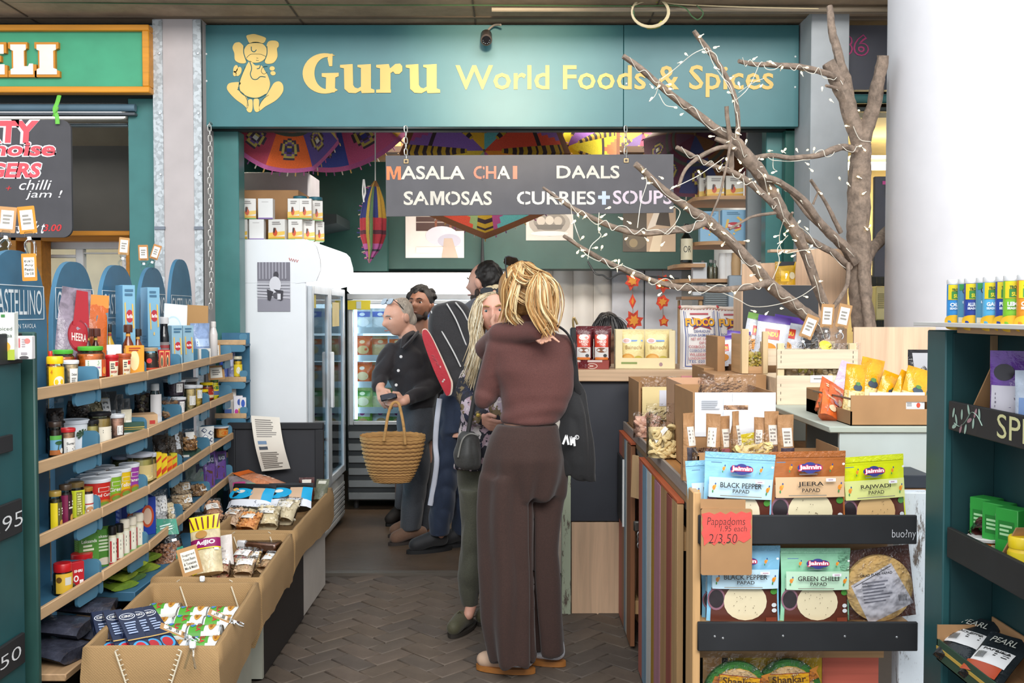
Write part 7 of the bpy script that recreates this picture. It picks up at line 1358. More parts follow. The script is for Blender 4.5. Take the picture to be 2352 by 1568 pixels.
for i in range(nd):
 a=x0+.01+wd*i;b=a+wd-.006;fw_=.035;dm=M('#d6dde1',.35,metal=.3)
 dr=part('door',MB().box(a,a+fw_,D2-.025,D2,zd0,zd1,dm,.004).box(b-fw_,b,D2-.025,D2,zd0,zd1,dm,.004).box(a+fw_,b-fw_,D2-.025,D2,zd0,zd0+.03,dm,.004).box(a+fw_,b-fw_,D2-.025,D2,zd1-.03,zd1,dm,.004),f2,w=True)
 part('pane',MB().box(a+fw_,b-fw_,D2-.015,D2-.010,zd0+.03,zd1-.03,M('#eef8fc',.04,'clear',v=0)),dr,w=True)
 part('lamp',MB().box(a+fw_+.003,a+fw_+.024,D2+.004,D2+.02,zd0+.04,zd1-.04,M('#eaf6ff',.5,'emit',e=2.4)),f2,'vertical light strip',w=True)
rows=[PZ(758,D2),PZ(822,D2),PZ(883,D2),PZ(942,D2),PZ(1010,D2)+.03]
for z in rows[:4]:part('shelf',MB().box(x0+.045,x1-.045,D2+.03,7.84,z-.02,z,M('#e6eef2',.4)).box(x0+.045,x1-.045,D2+.024,D2+.03,z-.025,z+.022,M('#cfdde6',.4)),f2,w=True)
part('notice',MB().box(PX(800,D2),PX(852,D2),D2-.032,D2-.028,PZ(711,D2),PZ(690,D2),M('#e3d43a',.6)).box(PX(820,D2),PX(831,D2),D2-.034,D2-.0325,PZ(709,D2),PZ(692,D2),M('#c9dbe0',.6)),f2,'yellow notice',w=True)
bg_=part('grille',MB().box(x0,x1,D2-.01,D2+.0,PZ(1148,D2),zd0-.005,M('#3b4043',.5)),f2,w=True)
for i in range(6):z=PZ(986+28*i,D2);part('grille_slat',MB().box(x0+.005,x1-.005,D2-.03,D2-.0105,z-.065,z-.012,M('#8d9396',.4,metal=.3),.005),bg_,w=True)
for x in(x0+.05,x1-.05):part('foot',MB().lathe([(.02,0),(.02,.08)],M('#333',.5),10,T=TR(x,D2+.06,0)),f2,w=True)
pk_=[['#d3dfe6','#dfe6ea','#c3d3df','#e8e6e2'],['#e0641f','#d9c08c','#b8c9d6','#e0641f'],['#e0641f','#d6b884','#c3ced6','#d9822f'],['#b9cf7a','#dfe3b0','#c9b890','#8fb84a'],['#8cc63a','#e6e6ea','#5a8a3a','#d9d9d6']]
nm=['top','second','third','fourth','bottom'];cn=['white','orange','orange-topped','green','lime']
for r,z in enumerate(rows):
 hgt=.145 if r<4 else.20
 for i in range(5):
  x=PX(832+40*i,D2+.1);
  if x>x1-.1:continue
  c=pk_[r][i%4]
  pouch(f'{cn[r]} frozen food packet on the {nm[r]} chiller shelf, number {["one","two","three","four","five"][i]} from the left',(x,D2+.11+.03*(i%2),z+.001),R.uniform(-12,12),.15,hgt*1.12,.05,M(c,.25,'crinkle',v=.25),[('r',.1,.9,.6,.85,['#5a6fc0','#e2702a','#e2702a','#4f9a3a','#e9eef2'][r]),('e',.55,.35,.3,.2,['#e9ecef','#d6b87c','#dcc79a','#e3e0c0','#cfa86a'][r]),('e',.5,.72,.14,.08,['#dfe6f0','#f0d0a0','#f0e0d0','#eaf0d0','#b8489a'][r])],name='frozen_packet',cat='packet')
# right hand shelves behind the pilaster
def rshelf(label,px0,px1,py,y0,y1,m=M('#b98f66',.55,'woodx',v=.2)):
 z=PZ(py,y0);a,b=PX(px0,y0),PX(px1,y0)
 pts=[(a,y1),(a,y0+.12),(a+.03,y0+.05),(a+.1,y0),(b,y0),(b,y1)];n=len(pts)
 vs=[(x,y,z)for x,y in pts]+[(x,y,z-.022)for x,y in pts]
 return single('wall_shelf',MB().add(vs,[tuple(range(n)),tuple(range(2*n-1,n-1,-1))]+[((i+1)%n,i,i+n,(i+1)%n+n)for i in range(n)],m),label,'shelf'),z
_,z1=rshelf('upper rounded wooden shelf behind the tree carrying tea cartons',1597,1757,449,6.0,6.5)
_,z2=rshelf('middle rounded wooden shelf behind the tree carrying blue cartons',1600,1757,553,6.0,6.5)
_,z3=rshelf('lower wooden shelf behind the tree holding cups and glass jars',1555,1757,640,6.02,6.5)
for px,y_,lab in((1612,6.3,'tea carton at the back left of the upper rounded shelf'),(1622,6.2,'tea carton, second in the angled row on the upper rounded shelf'),(1640,6.1,'tea carton with woman picture, front left on the upper rounded shelf'),(1683,6.1,'tea carton with woman picture, front right on the upper rounded shelf')):
 carton(lab,(PX(px,y_),y_,z1+.001),0,.105,.055,.128,'#dfdcd2',front=tea('#a8b83a'),left=tea('#a8b83a'),name='tea_carton')
can('tall red and black tin with white logo on the upper rounded shelf',(PX(1732,6.12),6.12,z1+.001),0,.062,.235,'#b01c22',[('r',0,1,.62,.8,'#1d1c1e'),('e',.5,.5,.3,.1,'#e3dcd6'),('e',.5,.5,.22,.06,'#b01c22'),('p',[(.2,.18),(.6,.18),(.8,.26),(.6,.34),(.2,.34)],'#e6e0da'),('L',.25,.6,.21,.3,2,'#5a3a3a')],lab='#a8222a')
for px,w,y_,lab in((1626,42,6.16,'pale blue pasta carton at the left of the middle rounded shelf'),(1682,54,6.08,'pale blue pasta carton in the middle of the middle rounded shelf'),(1736,50,6.08,'pale blue pasta carton at the right of the middle rounded shelf')):
 carton(lab,(PX(px,y_),y_,z2+.001),0,w*y_/F,.06,.19,'#86b2cf',front=[('e',.5,.5,.32,.11,'#b8323d'),('t','Barilla',.26,.74,.46,.54,'#f2eef0',.03),('p',[(.12,.42),(.22,.42),(.3,.7),(.2,.7)],'#e0b75a'),('p',[(.6,.75),(.8,.62),(.86,.68),(.66,.8)],'#e0b75a'),('p',[(.55,.3),(.8,.38),(.78,.44),(.5,.36)],'#e0b75a'),('L',.2,.85,.84,.94,2,'#5c8aa8'),('e',.5,.24,.05,.03,'#e3bb6b')],name='pasta_carton')
bottle('dark wine bottle with cream label left of the rounded shelves',(PX(1577,6.1),6.12,PZ(604,6.1)),0,.038,.24,'#1a1a1c','#161a16',lab='#d9cfb0',prints=[('L',.2,.8,.6,.8,1,'#777'),('t','OR',.25,.75,.35,.65,'#3a3a34',0)],lz=(.08,.62),span=2.4)
rshelf('short wooden shelf under the dark wine bottle',1555,1620,605,6.02,6.4)
carton('white paper cup carton on the lower wooden shelf',(PX(1605,6.1),6.1,z3-.10),0,.085,.06,.20,'#c9cccf',front=[('L',.2,.8,.3,.5,3,'#8a8f94')],name='cup_carton')
for px,lab,c in((1663,'tall stack of white paper cups behind the tree branch, left','#e6e6e4'),(1677,'tall stack of white paper cups behind the tree branch, right','#dcdcda'),(1690,'kraft paper cup stack behind the tree branch','#c9a578')):
 single('cup_stack',MB().lathe([(.026,0),(.03,.10),(.028,.11),(.024,.16),(0,.16)],M(c,.6),14),lab,'cups',(PX(px,6.1),6.1+.04*(px%2),z3+.001))
for i,px in enumerate((1632,1645,1622)):bottle(['small clear condiment jar on the lower wooden shelf, left','small clear condiment jar on the lower wooden shelf, middle','small clear condiment jar on the lower wooden shelf, far left'][i],(PX(px,6.14),6.14+.06*i,z3+.001),0,.022,.12,'#8a8a88','#6a5a4c',clear=True)
cm_=thing('coffee_machine','steel boxed coffee machine behind the rice sacks','machine',(PX(1675,6.0),6.2,ZT-.1))
part('body',MB().box(PX(1616,6.0),PX(1706,6.0),6.0,6.4,1.0,PZ(655,6.0),M('#8e9699',.4,metal=.5),.01),cm_,w=True);part('side_column',MB().box(PX(1672,5.97),PX(1706,5.97),5.95,6.0,1.0,PZ(632,5.97),M('#a3b0bb',.35,metal=.3),.006),cm_,w=True)
k=MB()
for i in range(9):k.box(PX(1620,5.99),PX(1670,5.99),5.993,5.999,PZ(662+5*i,5.99),PZ(660+5*i,5.99),M('#6d7678',.4))
part('vents',k,cm_,w=True)
ws=thing('wooden_stand','small wooden stand with a glass bowl beside the coffee machine','stand',(PX(1585,6.0),6.1,1.3))
part('top',MB().box(PX(1562,6.05),PX(1612,6.05),6.0,6.2,PZ(688,6.05),PZ(681,6.05),M('#8f6a48',.55,'woodx')),ws,w=True);part('leg',MB().box(PX(1604,6.05),PX(1611,6.05),6.02,6.06,1.0,PZ(689,6.05),M('#b08a5c',.55)),ws,w=True);part('leg',MB().box(PX(1564,6.05),PX(1568,6.05),6.14,6.18,1.0,PZ(689,6.05),M('#b08a5c',.55)),ws,w=True)
ck=thing('coffee_grinder','small black tap-like grinder with brass handle behind the coffee packs','appliance',(PX(1330,5.3),5.3,ZT))
c=P(1323,735,5.3);part('body',MB().box(c.x-.03,c.x+.03,5.27,5.35,ZT+.001,PZ(752,5.3),M('#26282a',.5),.008),ck,w=True);part('handle',MB().tube(smooth([P(1318,760,5.3),P(1316,735,5.3),P(1319,730,5.3),P(1326,745,5.3)],4),.006,M('#b39a6a',.3,metal=.7),8),ck,w=True)
for(a,b,e,f_)in((842,922,321,336),(957,1034,322,350)):
 t=thing('ceiling_light','warm glowing ceiling light inside the shop, '+('left' if a<900 else 'right')+' of the chain','light',P((a+b)/2,e,7.1))
 part('glow_panel',MB().box(PX(a,7.1),PX(b,7.1),7.08,7.1,PZ(f_,7.1),PZ(e,7.1),M('#d9a23c',.5,'emit',e=.9)),t,w=True);part('frame',MB().box(PX(a,7.1)-.02,PX(b,7.1)+.02,7.101,7.13,PZ(f_,7.1)-.01,PZ(e,7.1)+.03,M('#6a5232',.6)),t,w=True)  # glowing panels stand in for the warm-lit ceiling, light put in as emission
struct('trim_18',MB().box(-1.95,1.6,6.95,7.06,PZ(352,7.0),PZ(338,7.0),M('#4a3828',.7,'woodx')).box(-1.95,1.6,7.4,7.5,2.6,2.8,M('#6b5334',.7,'woodx')))
# ------------------------------------------------------------------ embroidered parasols under the ceiling
DARK='#3a2830'
def parasol(label,c,r,h,rot,cols,motif,trim='#c9659f',n=8,sag=.06):
 cols=[tuple(min(.9,x*1.9)for x in lin(q))for q in cols]
 t=thing('parasol',label,'parasol',c,0);t.rotation_euler=[radians(a)for a in rot]
 def col(u,v):
  p=int(u*n)%n;tt=(u*n-int(u*n))*2-1;b=cols[p%len(cols)]
  if motif=='star':
   if v>.92:return M('#7a4a2a',.8,'cloth')
   if abs(abs(tt)-.82)<.12 and v>.2:return M(DARK if int(v*22)%2 else '#c9a02a',.8,'cloth')
   if v>.62 and v<.68:return M(DARK,.8,'cloth')
   if v>.68:return M(cols[(p+3)%len(cols)]if abs(tt)<(v-.6)*1.8 else b,.8,'cloth')
   return M(b,.8,'cloth')
  rr=math.hypot(tt*.8*v,(v-.72)*2.2)
  if v>.95:return M(trim,.8,'cloth')
  if rr<.08:return M('#e3e0d6',.4)if p%2 else M('#3a3a8a',.8,'cloth')
  if rr<.30:return M(['#7a5a9a','#c9b45a','#4a3a4a'][int(rr*20)%3],.8,'cloth')
  if.38<v<.43 or.50<v<.54:return M('#4f5348',.8,'cloth')
  if.43<v<.45 or.36<v<.38:return M('#6a2a34',.8,'cloth')
  return M(b,.8,'cloth')
 def f(u,v):
  a=2*pi*u;tt=(u*n-int(u*n*.99999))*2-1;e=1-.075*(1-tt*tt)*v;rr=r*v*e
  return(rr*cos(a),rr*sin(a),h*(1-v**1.7)-sag*v*v*(1-tt*tt)*.5)
 part('canopy',MB().grid(f,n*14,40,col),t,sharp=180)
 rb_=MB()
 for i in range(n):a=2*pi*i/n;rb_.tube([(0,0,h*.93)]+[(r*v*cos(a)*.985,r*v*sin(a)*.985,h*(1-v**1.7)-.012)for v in(.3,.6,.85,1)],.004,M('#5a4632',.5,metal=.4),5)
 rb_.tube([(0,0,h+.03),(0,0,-r*.5)],.008,M('#6a5236',.5,'wood'),8);part('ribs',rb_,t)
 fm_=MB()
 for i in range(n*6):
  u=i/(n*6);p=Vector(f(u,1));fm_.tube([p,p+Vector((cos(2*pi*u)*.012,sin(2*pi*u)*.012,-.02))],.004,M(['#c9a05a','#b0568a','#7a4a7a','#c9c2b4'][i%4],.8),4)
 q_=part('fringe',fm_,t);q_['kind']='stuff'
parasol('yellow, violet and orange embroidered parasol at the upper left under the fascia',P(640,275,6.1),.39,.2,(62,18,20),['#b3a040','#5a3a6a','#c2501f','#7a3a5a','#b08a3a','#8a3040','#c2501f','#4a3a7a'],'eye')
parasol('red, blue and pink embroidered parasol second from the left under the fascia',P(800,275,6.8),.50,.24,(52,-14,-6),['#7a1c26','#26306a','#b0608f','#b5742a','#7a1c26','#2c3a80','#a0466a','#b5842a'],'eye')
parasol('star-patterned parasol with red, teal and gold triangles, tip showing below the menu board',P(1114,352,6.55),.56,.16,(93,0,0),['#b3402c','#4f8f8f','#b58a22','#6a4a8a','#c29a2a','#7a8a5a','#8a3c6a','#c2701f'],'star')
parasol('star-patterned parasol with bright yellow and violet triangles above the menu board',P(1300,346,6.8),.40,.14,(88,22,0),['#d0a81a','#6a4080','#d3ae1c','#a8502c','#8a3050','#c29a2a','#a5602c','#d0a81a'],'star')
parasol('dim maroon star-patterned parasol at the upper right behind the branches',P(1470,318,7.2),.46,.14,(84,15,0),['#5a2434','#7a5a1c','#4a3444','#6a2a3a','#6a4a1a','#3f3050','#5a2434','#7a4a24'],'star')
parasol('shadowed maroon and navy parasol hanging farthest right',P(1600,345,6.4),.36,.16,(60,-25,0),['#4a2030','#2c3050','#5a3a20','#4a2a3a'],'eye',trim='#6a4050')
fp_=thing('folded_parasol','folded blue, red and pink embroidered parasol hanging tip down','parasol',P(858,420,6.2));dd=6.2;kk=dd/F
prof=[(862,415,3),(860,430,12),(858,460,24),(857,500,31),(857,540,30),(856,570,20),(851,590,9),(848,604,1)]
def ff(u,v):
 i=min(len(prof)-2,int(v*(len(prof)-1)));q=v*(len(prof)-1)-i;a=[prof[i][j]*(1-q)+prof[i+1][j]*q for j in range(3)]
 w=a[2]*kk*(.82+.18*cos(2*pi*u*8));c=P(a[0],a[1],dd)
 return(c.x+w*sin(2*pi*u),dd-.8*w*cos(2*pi*u),c.z)
def fc(u,v):
 p=(u*8)%1
 if.25<(u%.33)<.28:return M('#b59a3a',.8,'cloth')
 if v<.12:return M('#8a5a2a',.8,'cloth')
 if.06<((u+.5)%1-.5)*1.0+.1<.12:return M('#5a7a4a',.8,'cloth')
 if v<.44:return M('#2c3470' if u<.1 or u>.75 else '#b58a2a',.8,'cloth')
 if v<.68:return M('#b03038' if int(v*30)%4 else '#5a2a34',.8,'cloth')
 return M('#b55a94' if int(v*40)%5 else '#4a3a4a',.8,'cloth')
part('canopy',MB().grid(ff,64,30,fc),fp_,w=True,sharp=180)
fm_=MB()
for i in range(26):
 p=Vector(ff(.72+.02*sin(i),.12+.8*i/26));fm_.tube([p,p+Vector((-.022,0,.006*sin(i*2)))],.0035,M(['#c9b49a','#b0568a','#3a3a7a'][i%3],.8),4)
q_=part('fringe',fm_,fp_,w=True);q_['kind']='stuff'
part('cord',MB().tube(smooth([V0:=Vector((PX(864,dd),dd,2.862)),P(862,380,dd),P(862,416,dd)],4),.004,M('#d9d6d0',.7),6).tube(smooth([P(835,412,dd-.1),P(833,440,dd-.11),P(836,464,dd-.11)],4),.005,M('#e3e0da',.7),6).tube(smooth([P(836,412,dd-.1),P(839,440,dd-.11),P(835,458,dd-.11)],4),.005,M('#e3e0da',.7),6),fp_,w=True)
# ------------------------------------------------------------------ bare tree with fairy lights
bark=M('#897768',.85,'rough',s=6,v=.6);tree=thing('bare_tree','bare cut tree with lopped branches wound with fairy lights','tree',P(1972,760,4.6))
BR=[([(1985,760),(1978,690),(1975,600),(1972,520),(1972,440),(1976,380),(1977,330)],[26,26,27,26,25,25,22],4.6,4.6),([(1996,755),(1990,700),(1984,650),(1978,600)],[11,11,12,10],4.52,4.56),([(1977,335),(1962,290),(1945,240),(1928,200),(1913,165),(1902,143)],[20,19,18,17,16,15],4.6,4.55),([(1968,300),(1952,240),(1945,190),(1932,150),(1922,110),(1912,70),(1906,14)],[12,14,12,11,10,9,7],4.63,4.75),([(1977,335),(1990,300),(2003,250),(2013,205),(2021,165),(2027,128)],[18,17,16,15,14,13],4.6,4.5),([(2010,250),(2020,215),(2026,182)],[10,9,8],4.62,4.66),([(1935,188),(1905,172),(1870,160),(1820,153),(1760,149),(1725,146),(1697,139)],[8,7,7,7,6,5,5],4.55,4.3),([(1985,595),(2010,565),(2030,540),(2058,508),(2085,480)],[16,14,13,12,11],4.6,5.25),([(1965,345),(1940,338),(1910,347),(1880,357),(1830,363),(1770,358),(1725,364)],[9,8,8,7,6,6,5],4.55,4.25),([(1905,742),(1895,705),(1873,645),(1850,580),(1828,534),(1800,492),(1775,448),(1742,395),(1715,362),(1690,330),(1675,316),(1640,293),(1590,255),(1530,210),(1485,168),(1430,127)],[11,11,11,12,13,14,15,16,17,17,13,10,9,8,7,6],4.4,3.95),([(1692,322),(1697,285),(1690,235),(1672,185),(1650,148),(1625,110),(1595,72)],[7,6,6,6,6,6,5],4.05,3.95),([(1678,395),(1679,330),(1675,290),(1668,243)],[7,6,5,5],4.1,4.05),([(1800,500),(1775,470),(1745,440),(1715,415),(1685,397),(1650,386),(1600,362),(1553,338)],[8,8,8,8,7,6,5,5],4.2,4.0),([(1690,342),(1665,338),(1640,343),(1605,362),(1575,390),(1558,428)],[6,5,5,5,4,4],4.05,3.95),([(1680,318),(1665,390),(1650,450),(1632,500)],[3.2,3,2.6,2],4.0,3.98),([(1893,772),(1875,745),(1840,715),(1800,680),(1765,650),(1735,615),(1700,577),(1665,542),(1625,507),(1590,485),(1550,455),(1500,415),(1458,378)],[16,16,15,15,14,13,12,13,14,10,9,8,7],4.3,3.9),([(1622,508),(1590,522),(1550,530),(1490,535),(1440,530),(1390,515),(1340,490),(1290,460),(1245,430)],[9,8,8,7,7,6,6,4,3],3.98,3.8),([(1765,650),(1740,656),(1690,663),(1620,663),(1560,658),(1500,645),(1440,622),(1390,600),(1340,572),(1295,542)],[9,8,7,7,7,6,6,6,5,4],4.12,3.8),([(1962,600),(1940,570),(1915,545),(1885,512),(1840,456),(1790,418),(1745,402)],[14,12,11,10,9,8,8],4.55,4.12),([(1950,615),(1910,578),(1860,550),(1825,520),(1790,495)],[9,8,8,7,7],4.55,4.25),([(1940,560),(1890,525),(1850,490),(1818,448)],[5,4,4,2],4.5,4.4),([(1932,535),(1910,490),(1890,455),(1862,412)],[6,5,4,4],4.5,4.4),([(1868,470),(1880,440)],[3,2],4.42,4.4),([(1908,712),(1930,685),(1945,650),(1948,605)],[5,5,5,5],4.4,4.5),([(1675,528),(1720,500),(1765,490),(1800,488)],[3,3,4,4],4.1,4.2),([(1812,510),(1820,488)],[5,3],4.25,4.2),([(1925,205),(1897,196)],[5,3],4.55,4.5),([(1645,318),(1672,330),(1690,345)],[5,6,6],4.05,4.06)]
BPX=[]
for i,(pts,rad,da,db)in enumerate(BR):
 L=[0]
 for a,b in zip(pts,pts[1:]):L.append(L[-1]+math.hypot(b[0]-a[0],b[1]-a[1]))
 P3=[P(x,y,da+(db-da)*l/L[-1])for(x,y),l in zip(pts,L)];BPX+=[(x,y,da+(db-da)*l/L[-1],r)for(x,y),l,r in zip(pts,L,rad)]
 q=smooth(P3,4);n=len(q);rr=[(rad[min(len(rad)-1,k//4)]+(rad[min(len(rad)-1,k//4+1)]-rad[min(len(rad)-1,k//4)])*(k%4)/4)*p.y/F for k,p in enumerate(q)]
 q=[p+Vector((noise.noise(p*9),0,noise.noise(p*9+Vector((5,0,0)))))*.006 for p in q]
 part('trunk' if i==0 else 'branch',MB().tube(q,rr,bark,10,jit=.10),tree,w=True)
def near(x,y):
 b=min(BPX,key=lambda t:(t[0]-x)**2+(t[1]-y)**2);return b[2]-(b[3]+4)*b[2]/F
BULB=MB().tube([(0,0,0),(0,0,.014)],[.0018,.0028],M('#e6e2d0',.4),6).lathe([(.0034,.013),(.0042,.018),(.0034,.024),(0,.026)],M('#ffe9a8',.4,'emit',e=2.6),8).mesh('bulb')
sl_=thing('string_lights','warm white fairy lights on clear wire wound along the bare branches','lights',P(1700,500,4.0));wm=M('#d9d3c4',.35)
SP=[[(1518,182),(1548,160),(1590,125),(1622,110)],[(1515,180),(1507,215),(1492,233)],[(1513,215),(1527,240),(1543,245)],[(1621,655),(1659,672),(1694,687),(1724,703),(1763,703),(1808,693),(1843,678),(1873,657)],[(1311,473),(1315,500),(1326,534),(1332,550)],[(1376,488),(1374,527),(1380,542),(1357,565),(1350,595)],[(1483,405),(1485,423),(1472,465),(1464,523)],[(1548,473),(1562,485),(1556,504),(1546,519),(1525,538)],[(1539,435),(1575,418),(1609,400),(1663,362)],[(1776,360),(1776,385),(1785,393)],[(1697,212),(1730,190),(1755,180)],[(1745,145),(1720,200),(1690,230)],[(1625,110),(1640,150),(1668,190),(1695,240)],[(1800,505),(1790,545),(1800,580),(1840,575),(1870,572)],[(1810,540),(1786,570),(1790,600),(1775,640)],[(1960,290),(1975,320),(2000,325)],[(1922,205),(1950,230),(1972,255)]]
for i in(6,8,9,10,12,15,16,17,18,19):
 pts=BR[i][0];w_=[]
 for a,b in zip(pts,pts[1:]):
  for k in range(3):w_.append((a[0]+(b[0]-a[0])*k/3+R.uniform(-4,4),a[1]+(b[1]-a[1])*k/3+R.choice((-9,9,6,-6))))
 SP.append(w_)
for s in SP:part('wire',MB().tube(smooth([P(x,y,near(x,y))for x,y in s],4),.0016,wm,5),sl_,w=True)
BL='1617 78 1653 106 1580 128 1556 145 1624 122 1653 160 1686 175 1492 193 1529 195 1547 205 1491 233 1542 245 1570 260 1505 205 1631 276 1740 130 1761 141 1783 150 1792 163 1845 155 1845 176 1700 202 1682 215 1752 193 1682 235 1888 210 1915 236 1975 255 1642 313 1703 310 1668 327 1712 332 1690 338 1775 346 1797 351 1805 352 1833 350 1852 346 1849 373 1858 386 1951 290 1968 337 1980 338 1740 365 1752 383 1785 393 1694 365 1660 376 1635 372 1610 402 1555 425 1669 372 1708 385 1728 410 1705 418 1760 408 1767 424 1735 425 1789 445 1764 452 1745 447 1842 463 1880 440 1868 350 1484 410 1500 420 1513 405 1484 387 1290 471 1330 500 1338 503 1390 480 1391 492 1420 498 1440 508 1312 515 1332 552 1375 535 1382 545 1480 545 1442 545 1473 530 1527 555 1547 475 1570 482 1550 525 1630 525 1655 530 1665 555 1330 574 1345 585 1360 570 1380 575 1345 575 1365 590 1405 600 1420 610 1430 605 1418 625 1450 634 1458 640 1490 650 1510 655 1520 672 1540 663 1548 640 1585 645 1588 668 1657 672 1686 680 1724 712 1765 715 1800 708 1845 680 1708 553 1720 600 1735 630 1755 650 1735 608 1770 655 1805 640 1785 560 1800 575 1820 550 1812 520 1803 535 1830 517 1847 520 1845 555 1850 575 1858 572 1790 540 1806 545 1828 585 1815 575 1890 645 1930 415 1953 428 1990 440 1985 520 1995 523 1980 410'.split()
rb_=random.Random(4)
for x,y in zip(BL[::2],BL[1::2]):
 x=int(x);y=int(y);o=bpy.data.objects.new('bulb',BULB);C.objects.link(o);o.parent=sl_;o.location=P(x,y,near(x,y))-sl_.location;o.rotation_euler=(rb_.uniform(-1,1),rb_.uniform(-2.6,2.6),0)
# ------------------------------------------------------------------ people
def rawcap(A,B,ra,rb,n=12):
 A=Vector(A);B=Vector(B);mb=MB();pts=[];rad=[];t=(B-A).normalized()if(B-A).length>1e-6 else Vector((0,0,1))
 for a in(85,60,30,0):pts.append(A-t*ra*sin(radians(a)));rad.append(ra*cos(radians(a)))
 for a in(0,30,60,85):pts.append(B+t*rb*sin(radians(a)));rad.append(rb*cos(radians(a)))
 return mb.tube(pts,rad,None,n)
def rawell(c,r,T=None):
 mb=MB().lathe([(sin(pi*i/10)if 0<i<10 else 0,-cos(pi*i/10))for i in range(11)],None,16)
 mb.v=[(Vector(c)+(T@Vector((x*r[0],y*r[1],z*r[2]))if T else Vector((x*r[0],y*r[1],z*r[2]))))for x,y,z in mb.v];return mb
def rawloft(rings,n=26,rz=0):
 """rings: (py, left px, right px, depth, half thickness in m)"""
 vs=[]
 for r in rings:
  c=P((r[1]+r[2])/2,r[0],r[3]);rx=(r[2]-r[1])/2*r[3]/F;ry=r[4]
  for i in range(n):a=2*pi*i/n;vs.append(c+Vector((rx*cos(a),ry*sin(a),0)))
 m=len(rings);fs=[(j*n+i,j*n+(i+1)%n,(j+1)*n+(i+1)%n,(j+1)*n+i)for j in range(m-1)for i in range(n)]+[tuple(range(n)),tuple(range((m-1)*n,m*n))]
 return MB().add(vs,fs,None)
def blob(name,raws,mat,vox=.009,sm=5,fold=None):
 mb=MB()
 for r in raws:mb.add(r.v,r.f,None)
 mb.mats=[];me=bpy.data.meshes.new('t');me.from_pydata(mb.v,[],mb.f);me.update()
 o=bpy.data.objects.new('t',me);C.objects.link(o)
 m=o.modifiers.new('r','REMESH');m.mode='VOXEL';m.voxel_size=vox
 m=o.modifiers.new('s','SMOOTH');m.factor=.5;m.iterations=sm
 bpy.context.view_layer.update();dg=bpy.context.evaluated_depsgraph_get()
 out=bpy.data.meshes.new_from_object(o.evaluated_get(dg));bpy.data.objects.remove(o);bpy.data.meshes.remove(me)
 out.name=name;out.materials.clear();out.materials.append(mat)
 if fold:
  nr=[v.normal.copy()for v in out.vertices]
  for v,q in zip(out.vertices,nr):v.co=v.co+q*fold(v.co)
 out.polygons.foreach_set('use_smooth',[True]*len(out.polygons));out.update();return out
def headraw():
 mb=MB();g=lambda x,z,a,cx,cz,sx,sz:a*math.exp(-((x-cx)/sx)**2-((z-cz)/sz)**2)
 def f(u,v):
  th=2*pi*u;ph=pi*(v-.5)*.999;x=.074*cos(ph)*sin(th);y=-.094*cos(ph)*cos(th);z=.114*sin(ph)
  if z<0:q=(-z/.114)**1.4;x*=1-.30*q;y=y*(1-.12*q)-.014*q
  if y<0:
   w=min(1,-y/.04);y-=w*(g(x,z,.032,0,-.020,.013,.020)+g(x,z,.014,0,.008,.010,.028)+g(x,z,.009,0,.034,.05,.011)-g(x,z,.013,.031,.012,.017,.012)-g(x,z,.013,-.031,.012,.017,.012)+g(x,z,.010,0,-.058,.024,.011)-g(x,z,.006,0,-.059,.026,.004)+g(x,z,.009,0,-.094,.022,.016)+g(x,z,.004,.045,-.02,.02,.025)+g(x,z,.004,-.045,-.02,.02,.025))
  return(x,y,z)
 mb.grid(f,36,28,None)
 for s in(-1,1):e=rawell((s*.084,.012,-.004),(.013,.020,.033),Euler((.2,s*.25,0)).to_matrix());mb.add(e.v,e.f,None)
 return mb
